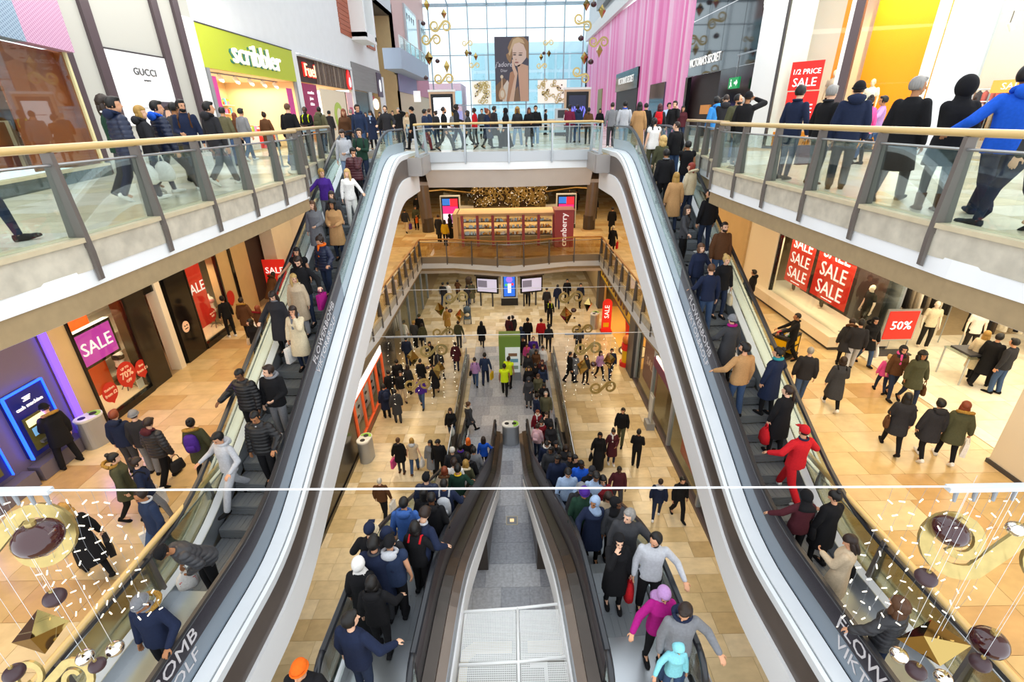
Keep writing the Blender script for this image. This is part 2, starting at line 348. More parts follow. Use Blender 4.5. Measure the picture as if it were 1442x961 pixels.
# ---------------------------------------------------------------- balustrades
def stations(path, spacing):
    P = [Vector(p) for p in path]; L = [0]
    for a, b in zip(P, P[1:]): L.append(L[-1] + (b - a).length)
    n = max(1, round(L[-1] / spacing)); out = []
    for i in range(n + 1):
        d = L[-1] * i / n
        for k in range(len(P) - 1):
            if d <= L[k + 1] + 1e-6:
                t = (d - L[k]) / (L[k + 1] - L[k]); q = P[k].lerp(P[k + 1], t); dr = (P[k + 1] - P[k]).normalized(); break
        out.append((q, dr))
    return out
def balustrade(name, path, z, spacing, label, railm, glassm, postm=M_post, blade=(0.2, 0.11), stone=True, group=None, upstand=None, zrail=1.1, lowpost=0.4, rr=0.045):
    t = empty(name, (0, 0, 0), 0, label, 'railing', group)
    st = stations(path, spacing)
    MB().tube([(q.x, q.y, z + zrail) for q, d in st], rr, 10).obj('handrail', railm, t, True)
    MB().tube([(q.x, q.y, z + zrail - 0.17) for q, d in st], 0.018, 6).obj('glass_rail', M_steel, t, True)
    for q, d in st:
        nv = Vector((-d.y, d.x, 0)); dv = Vector((d.x, d.y, 0)); a, b = blade
        o0, o1 = 0.05, 0.02
        pts = [Vector((q.x, q.y, 0)) + nv * o + Vector((0, 0, z + zz)) for o, zz in ((o0, -lowpost), (0.09, -lowpost + 0.02), (0.1, -0.05), (b * 0.4, zrail - 0.04), (-b * 0.6, zrail - 0.04), (-a * 0.55, 0.12), (-0.02, 0.02), (o0, 0.0))]
        MB().extrude([p - dv * 0.03 for p in pts], dv * 0.06).obj('post', postm, t)
    for (q, d), (q2, d2) in zip(st, st[1:]):
        dv = Vector((q2.x - q.x, q2.y - q.y, 0)); ln = dv.length; dv.normalize(); nv = Vector((-dv.y, dv.x, 0)); mid = Vector(((q.x + q2.x) / 2, (q.y + q2.y) / 2, 0))
        MB().obox(mid - nv * 0.02 + Vector((0, 0, z + 0.52)), dv, nv, (0, 0, 1), ln / 2 - 0.03, 0.006, 0.39).obj('glass_pane', glassm, t)
        if stone:
            MB().obox(mid - nv * 0.06 + Vector((0, 0, z + 0.1)), dv, nv, (0, 0, 1), ln / 2 - 0.004, 0.14, 0.028).obj('coping_stone', M_coping, t)
            MB().obox(mid - nv * 0.02 + Vector((0, 0, z - 0.095)), dv, nv, (0, 0, 1), ln / 2 - 0.006, 0.06, 0.16).obj('stone_panel', M_stone, t)
        elif upstand:
            MB().obox(mid - nv * 0.03 + Vector((0, 0, z - 0.14)), dv, nv, (0, 0, 1), ln / 2 - 0.004, 0.05, 0.19).obj('upstand_panel', upstand, t)
    return t
M_upst = mat('steel_upstand', '#c3c8cc', 0.4, metal=0.3); M_upst2 = mat('bronze_upstand', '#a08e74', 0.35, metal=0.3)
balustrade('balustrade', side_path(EU, -1, 3.1, 19.0), ZU, 1.33, 'curved upper balcony railing below the card shop, oak handrail over grey posts', M_wood, M_glass)
balustrade('balustrade', side_path(EU, 1, 3.1, 19.0), ZU, 1.33, 'curved upper balcony railing in front of the orange shop, oak handrail over grey posts', M_wood, M_glass)
balustrade('balustrade', [(3.42, 19.3)] + BU + [(-3.42, 19.3)], ZU, 1.7, 'straight glass railing along the upper bridge between the escalator heads', M_wood, M_glass, M_steel, (0.06, 0.05), False, None, M_upst)
for s, w in ((-1, 'left'), (1, 'right')):
    balustrade('balustrade', side_path(EM, s, 12.0, 28.2), ZM, 1.35, 'warm glass railing on the %s side of the middle floor void behind the escalator' % w, M_wood2, M_glassw, M_post, (0.16, 0.09), True)
    balustrade('balustrade', side_path(EM, s, 2.4, 9.4), ZM, 1.75, 'middle floor railing outside the foot of the %s escalator, thick oak handrail' % w, M_wood, M_glassw, M_post, (0.2, 0.1), True, rr=0.055)
balustrade('balustrade', BM_, ZM, 1.5, 'kinked glass railing of the middle floor bridge in front of the beauty stand', M_wood2, M_glassw, M_post, (0.05, 0.04), False, None, M_upst2)

# ---------------------------------------------------------------- walls, roof, far glass wall
ground_wall = {}
def back(x0, x1, y0, y1, z0, z1, m, name='wall_back'): return struct(MB().box(x0, x1, y0, y1, z0, z1).obj(name, m))
back(-13.5, -13.3, 3, 64, 5.1, 10.5, M_cream, 'wall_left'); back(-9, -8.8, 3, 62, 0, 4.2, M_cream, 'wall_left'); back(8.8, 9, 3, 62, 0, 4.2, M_cream, 'wall_right')
back(-13.5, 24, 64, 64.2, 5.1, 10, M_cream); back(-9, 9, 62, 62.2, 0, 4.2, M_cream); back(23.8, 24, 3, 64, 5.1, 10.5, M_cream, 'wall_right')
YF = 80.0
fac = empty('window_wall', (0, 0, 0)); struct(fac)
M_mull = mat('pale_blue_mullion', '#a9bcc6', 0.4, metal=0.3)
xs = [-13.5 + 2.7 * i for i in range(11)]; zs = [11.35, 14.2, 17.4, 20.6, 23.8, 26.5]
for x in xs: MB().box(x - 0.08, x + 0.08, YF - 0.15, YF + 0.1, 11.35, 26.7).obj('mullion', M_mull, fac)
for z_ in zs: MB().box(-13.5, 13.5, YF - 0.1, YF + 0.08, z_ - 0.06, z_ + 0.06).obj('transom', M_mull, fac)
for a, b in zip(xs, xs[1:]):
    for c, d in zip(zs, zs[1:]): MB().box(a + 0.09, b - 0.09, YF - 0.02, YF + 0.02, c + 0.07, d - 0.07).obj('glass_pane', M_roofglass, fac)
roof = empty('roof', (0, 0, 0)); struct(roof)
ry = [26 + (YF - 26) * i / 8 for i in range(9)]
def rz_(y): return 26.6 + (YF - y) * 0.12
for i, y in enumerate(ry): MB().box(-13.5, 13.5, y - 0.12, y + 0.12, rz_(y) - 0.2, rz_(y) + 0.2).obj('roof_beam', M_mull, roof)
for x in xs: MB().tube([(x, 26, rz_(26)), (x, YF, rz_(YF))], 0.09, 6).obj('roof_rib', M_mull, roof)
for y0, y1 in zip(ry, ry[1:]):
    for a, b in zip(xs, xs[1:]): MB().add([(a, y0, rz_(y0) + 0.22), (b, y0, rz_(y0) + 0.22), (b, y1, rz_(y1) + 0.22), (a, y1, rz_(y1) + 0.22)], [(0, 1, 2, 3)]).obj('glass_pane', M_roofglass, roof)
# buildings beyond the glass wall
M_out = mat('far_pale_blue_cladding', '#cfe6ee', 0.4); M_out2 = mat('far_turquoise_glass', '#a9d5e0', 0.3); M_out3 = mat('far_pink_render', '#d2a5ae', 0.6); M_out4 = mat('far_lilac_panel', '#9f93c4', 0.6)
b_ = tag(MB().prism([(-6, 92), (13, 92), (13, 110), (-6, 110)], -10, 23.5).obj('building', M_out), 'pale blue office block beyond the glass wall behind the big poster', 'building')
for i in range(8):
    for j in range(5): MB().box(-5.6 + i * 2.3, -3.7 + i * 2.3, 91.9, 92.0, 8 + j * 2.9, 10.4 + j * 2.9).obj('window', M_out2, b_)
b_ = tag(MB().box(-22, -8.2, 96, 108, -10, 18).obj('building', M_out3), 'low pink building with turquoise windows seen through the glass wall', 'building')
for i in range(4):
    for j in range(2): MB().box(-16 + i * 2.1, -14.4 + i * 2.1, 95.9, 96.02, 11.5 + j * 3.2, 13.6 + j * 3.2).obj('window', M_out2 if j else M_out4, b_)
b_ = tag(MB().box(13.5, 24, 86, 100, -10, 27).obj('building', M_plaster), 'white block with grey strip window beyond the right end of the glass wall', 'building')
MB().box(14.5, 18, 85.9, 86, 15, 18).obj('window', M_out, b_)
# ---------------------------------------------------------------- escalators
T30 = math.tan(R(30))
def arc_path(n, flat0, flat1):
    """tread line (y, z) of an escalator: flat, eased into a 30 degree slope of n steps, flat"""
    L = n * 0.4; H = L * T30; P = [(-flat0, 0), (-0.9, 0.0)]
    P += [(-0.9 + 1.8 * k / 6, T30 * 0.9 * (k / 6) ** 2) for k in range(1, 7)]
    P += [(L - 0.9 + 1.8 * k / 6, H - T30 * 0.9 * (1 - k / 6) ** 2) for k in range(0, 7)]
    P += [(L + flat1, H)]
    return P, L, H
STEP_ME = None
def step_mesh():
    global STEP_ME
    if STEP_ME is None:
        b = MB(); b.box(-0.5, 0.5, 0, 0.4, -0.06, 0.0)
        for k in range(1, 5): b.box(-0.5, 0.5, -0.012 if k == 1 else -0.02, 0.02, -0.05 * k, -0.05 * k + 0.045)
        for k in range(9): b.box(-0.47 + k * 0.112, -0.43 + k * 0.112, 0.02, 0.4, 0, 0.006)
        STEP_ME = b.mesh('step', M_step)
    return STEP_ME
M_palegrey = mat('pale_blue_glass_band', '#a9bac4', 0.2)
def escalator(name, loc, rz, n, flat0, flat1, label, inner, style, newel0=True, newel1=True):
    """inner: +1 if the side that faces the middle of the hall is local +x"""
    t = empty(name, loc, rz, label, 'escalator', None)
    P, L, H = arc_path(n, flat0, flat1); HR = 0.72 if style == 'up' else 0.63
    for k in range(-2, n + 3):
        z = min(max(k, 0), n) * 0.4 * T30; place(step_mesh(), 'step', t, (0, k * 0.4, z))
    for a, b_, z in ((-flat0, -0.8, 0.0), (L + 1.2, L + flat1, H)):
        MB().box(-0.55, 0.55, a, b_, z - 0.05, z + 0.004).obj('landing_plate', M_steel, t)
    P2 = [(y, z) for y, z in P if -flat0 + 0.35 < y < L + flat1 - 0.35]; P2 = [(-flat0 + 0.4, 0)] + P2 + [(L + flat1 - 0.4, H)]
    for s in (-1, 1):
        o = s == inner
        def sw(nm, sec, m, p=P, ): return MB().sweep([(s * x, z) for x, z in sec], p).obj(nm, m, t)
        sw('skirt', [(0.515, -0.12), (0.53, -0.12), (0.53, 0.24), (0.515, 0.24)], M_steel)
        sw('inner_deck', [(0.53, 0.2), (HR - 0.03, 0.24), (HR - 0.03, 0.2), (0.53, 0.16)], M_silver)
        if style == 'up' and o:
            PL = [q for q in P2 if q[0] < 5.0] + [(5.4, 5.4 * T30)]; PH = [(5.42, 5.42 * T30)] + [q for q in P2 if q[0] > 6]
            sw('decal_band', [(HR - 0.015, 0.56), (HR + 0.015, 0.56), (HR + 0.015, 0.92), (HR - 0.015, 0.92)], M_decal, PL); sw('glass_panel', [(HR - 0.008, 0.5), (HR + 0.008, 0.5), (HR + 0.008, 0.9), (HR - 0.008, 0.9)], M_glass, PH)
            sw('glass_band', [(HR - 0.012, 0.15), (HR + 0.02, 0.15), (HR + 0.012, 0.56), (HR - 0.012, 0.56)], M_bluegrey, PL); sw('glass_band', [(HR - 0.012, 0.15), (HR + 0.02, 0.15), (HR + 0.012, 0.5), (HR - 0.012, 0.5)], M_palegrey, PH)
        elif style == 'down' and o:
            sw('decal_band', [(HR - 0.015, 0.5), (HR + 0.015, 0.5), (HR + 0.015, 0.9), (HR - 0.015, 0.9)], M_decal, P2)
            sw('glass_band', [(HR - 0.012, 0.15), (HR + 0.02, 0.15), (HR + 0.012, 0.5), (HR - 0.012, 0.5)], M_dkgrey, P2)
        else:
            sw('glass_panel', [(HR - 0.008, 0.2), (HR + 0.008, 0.2), (HR + 0.008, 0.9), (HR - 0.008, 0.9)], M_glass, P2)
        sec = [(HR - 0.045, 0.93), (HR + 0.045, 0.93), (HR + 0.05, 0.96), (HR + 0.03, 0.99), (HR - 0.03, 0.99), (HR - 0.05, 0.96)]
        sw('handrail', sec, M_rubber, P2)
        for end, (yy, zz), d in ((0, P2[0], -1), (1, P2[-1], 1)):   # rounded newel returns
            pts = [(s * HR, yy + d * 0.36 * math.sin(a), zz + 0.60 + 0.36 * math.cos(a)) for a in [math.pi * k / 10 for k in range(11)]]
            MB().tube(pts, 0.048, 8).obj('newel', M_rubber, t, True)
            MB().extrude([(s * HR - 0.008, yy + d * 0.33 * math.sin(a), zz + 0.60 + 0.33 * math.cos(a)) for a in [math.pi * k / 10 for k in range(11)]], (0.016, 0, 0)).obj('newel_glass', M_glass, t)
        if style == 'up':
            sw('black_seal', [(HR + 0.015, 0.12), (HR + 0.04, 0.12), (HR + 0.04, 0.165), (HR + 0.015, 0.165)], M_black)
            sw('deck', [(HR + 0.04, 0.1), (1.0, 0.1), (1.0, 0.15), (HR + 0.04, 0.17)], M_silver)
            sw('deck_groove', [(1.0, 0.08), (1.035, 0.08), (1.035, 0.125), (1.0, 0.125)], M_groove)
            sw('deck_edge', [(1.035, -0.02), (1.1, -0.02), (1.1, 0.13), (1.035, 0.15)], M_silver)
            sw('side_cladding', [(1.02, -0.68), (1.08, -0.68), (1.08, -0.02), (1.02, -0.02)], M_brown)
            sw('truss_panel', [(0.9, -1.36), (1.14, -1.36), (1.14, -0.66), (0.9, -0.66)], M_truss)
        else:
            sw('deck', [(HR + 0.03, 0.2), (0.84, 0.16), (0.84, 0.1), (HR + 0.03, 0.14)], M_dkbrown)
            sw('deck_step', [(0.84, 0.02), (0.98, -0.02), (0.98, 0.02), (0.84, 0.08)], M_brown)
            sw('side_cladding', [(0.94, -0.25), (1.0, -0.25), (1.0, 0.02), (0.94, 0.02)], M_grey)
            sw('truss_panel', [(0.8, -0.72), (1.03, -0.72), (1.03, -0.22), (0.8, -0.22)], M_truss)
    d = 1.36 if style == 'up' else 0.72
    MB().sweep([(-0.9, -d), (0.9, -d), (0.9, -d + 0.06), (-0.9, -d + 0.06)], P).obj('truss_soffit', M_truss, t)
    return t
TH = 0.047
# two up-hall escalators between middle and upper floor; Left is seen from its right side, Right from its left side
escL = escalator('escalator', (-5.41, 6.8, ZM), -TH, 27, 4.8, 3.0, 'long escalator on the left between middle and upper floor, passengers coming down', 1, 'up')
escR = escalator('escalator', (5.41, 6.8, ZM), TH, 27, 4.8, 3.0, 'long escalator on the right between middle and upper floor, riders going up', -1, 'up')
# the pair between ground and middle floor, built from their foot and turned to climb towards the camera
escG1 = escalator('escalator', (-1.53, 15.05, ZG), math.pi - 0.049, 22, 2.6, 2.4, 'lower escalator left of the grey granite strip, crowded with backs', -1, 'down')
escG2 = escalator('escalator', (1.33, 15.05, ZG), math.pi + 0.049, 22, 2.6, 2.4, 'lower escalator right of the grey granite strip, crowded with faces', 1, 'down')
M_lett = mat('decal_lettering', '#d9d6da', 0.5)
def esc_text(esc, s, y, size):
    ang = R(30) if y > 0 else 0; z = y * T30 if y > 0 else 0
    d = Vector((0, math.cos(ang), math.sin(ang))); n_ = Vector((s, 0, 0)); M = esc.matrix_basis; xd = d if s > 0 else -d
    for k, w in ((0, 'FLOWERBOMB'), (1, 'VIKTOR&ROLF')):
        base = Vector((0.742 * s, y, z + (0.74 if k == 0 else 0.42))); text(w, size * (1 if k == 0 else 0.93), M @ base, M.to_3x3() @ xd, M.to_3x3() @ n_.cross(xd), M_lett, esc, 0.004)
# the lines read up the left escalator and down the right one
for y, sz in ((3.9, 0.27), (-3.1, 0.33)): esc_text(escL, 1, y, sz); esc_text(escR, -1, y, sz)
# enclosures beneath the lower pair and the stone kerbs beside them
for s, nm in ((-1, 'left'), (1, 'right')):
    cx = lambda y: (-1.53 if s < 0 else 1.33) + s * (15.05 - y) * 0.049
    yl, yh = 10.6, 14.6
    V = []
    for y in (yl, yh):
        zt = (15.05 - y) * T30 - 0.66
        for x in (cx(y) - 0.9, cx(y) + 0.9): V += [(x, y, 0.0), (x, y, max(0.04, zt))]
    struct(MB().add(V, [(0, 1, 3, 2), (4, 6, 7, 5), (0, 4, 5, 1), (2, 3, 7, 6), (1, 5, 7, 3), (0, 2, 6, 4)]).obj('trim_enclosure', M_dkbrown))
    x0 = -2.55 if s < 0 else 2.3
    struct(MB().box(x0 - 0.13, x0 + 0.13, 14.5, 24.5, 0, 0.55).obj('trim_kerb', M_dkbrown))
    MB2 = MB().tube([(x0, 14.6, 1.0), (x0, 24.4, 1.0)], 0.025, 8)
    g = empty('guard_rail', (0, 0, 0), 0, 'low steel guard rail on the dark kerb %s of the lower escalators' % ('left' if s < 0 else 'right'), 'railing')
    MB2.obj('top_rail', M_steel, g, True)
    for k in range(8): MB().cyl((x0, 14.7 + k * 1.38, 0.5), 0.02, 0.5, 8).obj('post', M_steel, g)
    for k in range(7): MB().box(x0 - 0.006, x0 + 0.006, 14.75 + k * 1.38, 16.03 + k * 1.38, 0.6, 0.95).obj('glass_pane', M_glass, g)
# safety net with a white tube frame between the lower pair
net = empty('safety_net', (0, 0, 0), 0, 'white perforated safety net on tubes between the lower escalators', 'net')
def netp(x, y): return Vector((x, y, 4.62 - 0.03 * (y - 5)))
for x0, x1 in ((-0.93, -0.03), (0.06, 0.9)):
    for y0, y1 in ((5.0, 5.9), (3.9, 4.95)):
        b = MB()
        n = 30
        for i in range(n + 1):
            x = lerp(x0, x1, i / n); b.obox((netp(x, (y0 + y1) / 2)), (1, 0, 0), (0, 1, -0.03), (0, 0.03, 1), 0.0055, (y1 - y0) / 2, 0.004)
        for j in range(n + 1):
            y = lerp(y0, y1, j / n); b.obox(netp((x0 + x1) / 2, y), (1, 0, 0), (0, 1, -0.03), (0, 0.03, 1), (x1 - x0) / 2, 0.0055, 0.004)
        stuff(b.obj('mesh_panel', M_white, net))
for pts in ([(-0.95, 5.88), (0.0, 5.93), (0.92, 6.02)], [(-0.95, 4.93), (0, 4.96), (0.95, 5.05)], [(0.015, 3.9), (0.015, 5.95)]):
    MB().tube([netp(*p) + Vector((0, 0, 0.02)) for p in pts], 0.026, 8).obj('tube', M_white, net, True)
pan = tag(MB().prism([(-0.75, 5.45), (-0.1, 5.45), (-0.1, 5.25), (-0.7, 5.25), (-0.82, 5.15), (-0.86, 4.4), (-1.0, 4.4), (-0.95, 5.3)], 4.40, 4.43).obj('roof_panel', M_cream), 'curved white roof panel seen under the left half of the net', 'panel')
pan = tag(MB().prism([(0.75, 5.45), (0.17, 5.45), (0.17, 5.25), (0.7, 5.25), (0.82, 5.15), (0.86, 4.4), (1.0, 4.4), (0.95, 5.3)], 4.40, 4.43).obj('roof_panel', M_cream), 'curved white roof panel seen under the right half of the net', 'panel')
tag(MB().prism([(0.2, 5.1), (0.5, 5.1), (0.5, 4.65), (0.44, 4.65), (0.44, 5.02), (0.2, 5.02)], 4.38, 4.41).obj('bracket', M_white), 'white angled bracket lying under the net', 'bracket')
struct(MB().box(-1.0, 1.0, 3.6, 6.1, 3.6, 3.7).obj('floor', mat('grey_plate', '#a9a9a6', 0.6, noise=0.15, scale=4)))
fl = empty('floor_light', (-0.11, 12.6, 0.012), 0, 'square brass floor light in the grey granite strip', 'light')
MB().box(-0.2, 0.2, -0.2, 0.2, 0, 0.012).obj('frame', M_coping, fl); MB().box(-0.17, 0.17, -0.17, 0.17, 0.012, 0.014).obj('plate', M_grey, fl); MB().box(-0.07, 0.07, -0.07, 0.07, 0.014, 0.02).obj('lens', mat('amber_lens', '#ffd9a0', 0.4, emit=0.6), fl)
# ---------------------------------------------------------------- people: bodies, clothes, hair
def capsule(b, p1, r1, p2, r2, n=10):
    p1, p2 = Vector(p1), Vector(p2); d = p2 - p1; L = d.length
    d = d / L if L > 1e-6 else Vector((0, 0, 1)); P = []; Rr = []
    for k in range(4): a = math.pi / 2 * k / 3.2; P.append(p1 - d * r1 * math.cos(a)); Rr.append(max(r1 * math.sin(a), r1 * 0.05))
    for k in range(3, -1, -1): a = math.pi / 2 * k / 3.2; P.append(p2 + d * r2 * math.cos(a)); Rr.append(max(r2 * math.sin(a), r2 * 0.05))
    u = Vector((1, 0, 0)) if abs(d.x) < 0.8 else Vector((0, 1, 0)); u = (u - d * u.dot(d)).normalized(); w = d.cross(u)
    V = [p + (u * math.cos(2 * math.pi * k / n) + w * math.sin(2 * math.pi * k / n)) * r for p, r in zip(P, Rr) for k in range(n)]; m = len(P)
    b.add(V, [(i * n + k, i * n + (k + 1) % n, (i + 1) * n + (k + 1) % n, (i + 1) * n + k) for i in range(m - 1) for k in range(n)] + [tuple(range(n - 1, -1, -1)), tuple(range((m - 1) * n, m * n))])
def loft(b, rings, n=16):            # rings: (centre, rx, ry, tilt matrix)
    V = []
    for c, rx, ry, M in rings:
        for k in range(n):
            a = 2 * math.pi * k / n; ca, sa = math.cos(a), math.sin(a)
            e = 0.8; ca = math.copysign(abs(ca) ** e, ca); sa = math.copysign(abs(sa) ** e, sa)
            V.append(Vector(c) + M @ Vector((rx * ca, ry * sa, 0)))
    m = len(rings)
    b.add(V, [(i * n + k, i * n + (k + 1) % n, (i + 1) * n + (k + 1) % n, (i + 1) * n + k) for i in range(m - 1) for k in range(n)] + [tuple(range(n - 1, -1, -1)), tuple(range((m - 1) * n, m * n))])
ARM = {'dn': (0.255, 0.04, 0.86, 30), 'fw': (0.22, 0.24, 0.93, 35), 'bk': (0.25, -0.22, 0.90, 30), 'rl': (0.33, 0.24, 1.03, 45), 'rw': (0.46, 0.20, 1.05, 45),
       'ph': (0.06, 0.30, 1.16, 70), 'fc': (0.075, 0.15, 1.44, 60), 'ca': (0.30, 0.02, 0.87, 85), 'pk': (0.215, 0.08, 0.90, 60), 'cr': (-0.06, 0.22, 1.12, 50),
       'up': (0.10, 0.26, 1.58, 70), 'ou': (0.58, 0.22, 1.12, 35), 'ps': (0.2, 0.46, 1.05, 70), 'ht': (0.10, 0.24, 1.06, 60)}
def skel(sex, legs, aL, aR, lean=0, hy=0, hp=0):
    f = sex == 'f'; K = {}; sh = 0.168 if f else 0.19; hp_x = 0.088
    pz = 0.93; st = 0.0
    if legs[:4] in ('walk', 'stri'): st = 0.27 if legs[:4] == 'walk' else 0.38; pz = 0.915 if st < 0.3 else 0.885
    K['pel'] = Vector((0, 0, pz)); Rl = Matrix.Rotation(-R(lean), 3, 'X'); K['Rl'] = Rl
    up = lambda z, x=0, y=0: K['pel'] + Rl @ Vector((x, y, z))
    K['up'] = up; K['sh'] = sh; K['f'] = f
    K['neck'] = up(0.535, 0, -0.012); K['hc'] = up(0.675, 0, 0.022)
    K['Rh'] = Rl @ Matrix.Rotation(-R(hy), 3, 'Z') @ Matrix.Rotation(-R(hp), 3, 'X')
    sw = 1 if legs.endswith('2') else -1
    for s, nm in ((-1, 'L'), (1, 'R')):
        hip = K['pel'] + Vector((s * hp_x, 0, -0.03)); ph = s * sw
        if st: y = st * ph; az = 0.085 if ph > 0 else 0.15 + (st - 0.27) * 0.3; ank = Vector((s * 0.085, y - (0.03 if ph > 0 else -0.03), az)); kn = Vector((s * 0.09, y * 0.45 + (0.06 if ph > 0 else 0.045), 0.485 if ph > 0 else 0.455)); pit = (12 if ph > 0 else -32)
        elif legs == 'wide': ank = Vector((s * 0.19, 0, 0.085)); kn = Vector((s * 0.15, 0.03, 0.49)); pit = 0
        else:
            o = 0.05 * ph if legs.startswith('st') else 0.0
            ank = Vector((s * 0.1, o - 0.02, 0.085)); kn = Vector((s * 0.1, o * 0.6 + 0.025, 0.49)); pit = 0
        K['hip' + nm], K['kn' + nm], K['an' + nm], K['pit' + nm] = hip, kn, ank, pit
        a = ARM[aL if s < 0 else aR]; K['mode' + nm] = aL if s < 0 else aR
        S0 = up(0.462, s * (sh - 0.012), -0.01)
        wr = Vector((s * a[0], a[1], a[2] - 0.93 + pz)); wr = K['pel'] + Rl @ (wr - K['pel']) if a[2] > 1.0 and lean else wr + Vector((0, math.sin(R(lean)) * 0.3, 0))
        l1, l2 = (0.275, 0.24) if f else (0.29, 0.255); d = wr - S0; D = min(d.length, (l1 + l2) * 0.995); dn = d.normalized(); wr = S0 + dn * D
        ca = max(-1, min(1, (l1 * l1 + D * D - l2 * l2) / (2 * l1 * D))); pole = Vector((s * 0.55, -0.7, -0.6)); pole = (pole - dn * pole.dot(dn)).normalized()
        K['s' + nm], K['w' + nm] = S0, wr; K['e' + nm] = S0 + dn * l1 * ca + pole * l1 * math.sqrt(1 - ca * ca); K['cu' + nm] = a[3]
    return K
def torso(b, K, rs, n=16):
    loft(b, [(K['up'](z, 0, y), rx, ry, K['Rl']) for z, rx, ry, y in rs], n)
def body_mb(K):
    b = MB(); f = K['f']; w = 0.93 if f else 1.0
    torso(b, K, [(-0.09, 0.10, 0.08, 0), (-0.04, 0.158, 0.105, 0), (0.03, 0.155, 0.10, 0), (0.14, 0.128 * w, 0.088, 0), (0.26, 0.142 * w, 0.098, 0), (0.36, 0.155 * w, 0.105 + 0.012 * f, 0.008 * f), (0.45, 0.15 * w, 0.085, -0.005), (0.51, 0.085, 0.06, -0.012), (0.53, 0.05, 0.045, -0.012)])
    capsule(b, K['up'](0.48, 0, -0.015), 0.054 * w, K['up'](0.62, 0, 0.005), 0.05 * w)
    Rh = K['Rh']; hc = K['hc']; H = lambda x, y, z: hc + Rh @ Vector((x, y, z))
    b.ell(hc + Rh @ Vector((0, -0.008, 0.022)), 0.076, 0.096, 0.098, 16, 10, Rh); b.ell(H(0, 0.022, -0.045), 0.056, 0.066, 0.072, 14, 8, Rh)
    b.ell(H(0, 0.052, -0.092), 0.026, 0.026, 0.022, 10, 6, Rh); capsule(b, H(0, 0.088, 0.012), 0.010, H(0, 0.105, -0.026), 0.0145); b.ell(H(0, 0.078, 0.022), 0.05, 0.014, 0.012, 10, 6, Rh); b.ell(H(0, 0.083, -0.058), 0.024, 0.012, 0.012, 8, 5, Rh)
    for s in (-1, 1): b.ell(H(s * 0.077, -0.01, -0.012), 0.011, 0.02, 0.032, 8, 6, Rh)
    for s, nm in ((-1, 'L'), (1, 'R')):
        capsule(b, K['hip' + nm], 0.085, K['kn' + nm], 0.056); capsule(b, K['kn' + nm], 0.054, K['an' + nm], 0.037); a = K['an' + nm]; capsule(b, a, 0.035, a + Vector((0, 0.1, -0.045)), 0.026)
        S0, E0, W0 = K['s' + nm], K['e' + nm], K['w' + nm]
        capsule(b, S0, 0.05 * w, E0, 0.039 * w); capsule(b, E0, 0.038 * w, W0, 0.026)
        d = (W0 - E0).normalized(); m = K['mode' + nm]
        if m in ('rl', 'rw', 'ps', 'ou'): d = (d + Vector((0, 0.6, -0.1))).normalized()
        pn = Vector((-s, 0.1, 0)) if m in ('dn', 'fw', 'bk', 'ca', 'pk') else Vector((0, 0, -1)) if m in ('rl', 'rw', 'ps', 'ou') else Vector((-s * 0.6, -0.5, 0.5))
        pn = (pn - d * pn.dot(d)).normalized(); sd = d.cross(pn) * s; hs = 0.94 if f else 1.0
        c = W0 + d * 0.05 * hs
        Mh = Matrix((sd, d, pn)).transposed(); b.ell(c, 0.041 * hs, 0.052 * hs, 0.017 * hs, 10, 6, Mh)
        cu = R(K['cu' + nm])
        for k, (off, ln) in enumerate(((0.031, 0.07), (0.011, 0.079), (-0.010, 0.073), (-0.030, 0.057))):
            p0 = W0 + (d * (0.088 - abs(off) * 0.15) - sd * off * 1.05) * hs; d1 = d * math.cos(cu * 0.5) + pn * math.sin(cu * 0.5) - sd * off * 1.6; d2 = d * math.cos(cu * 1.25) + pn * math.sin(cu * 1.25)
            p1 = p0 + d1.normalized() * ln * 0.52 * hs; p2 = p1 + d2.normalized() * ln * 0.48 * hs; capsule(b, p0, 0.0092 * hs, p1, 0.0085 * hs, 8); capsule(b, p1, 0.0085 * hs, p2, 0.007 * hs, 8)
        p0 = W0 + (d * 0.03 - sd * 0.03) * hs; p1 = p0 + (d * 0.6 - sd * 0.75 + pn * 0.3).normalized() * 0.04 * hs; p2 = p1 + (d * 0.9 - sd * 0.2 + pn * 0.35).normalized() * 0.03 * hs
        capsule(b, p0, 0.0125 * hs, p1, 0.0105 * hs, 8); capsule(b, p1, 0.0105 * hs, p2, 0.0085 * hs, 8)
    return b
TOPS = {'jumper': (0.016, -0.10), 'tee': (0.012, -0.12), 'jacket': (0.026, -0.12), 'puffer': (0.042, -0.13), 'coat': (0.030, -0.45), 'parka': (0.040, -0.30), 'abaya': (0.036, -0.84), 'long': (0.030, -0.60), 'vest': (0.034, -0.14)}
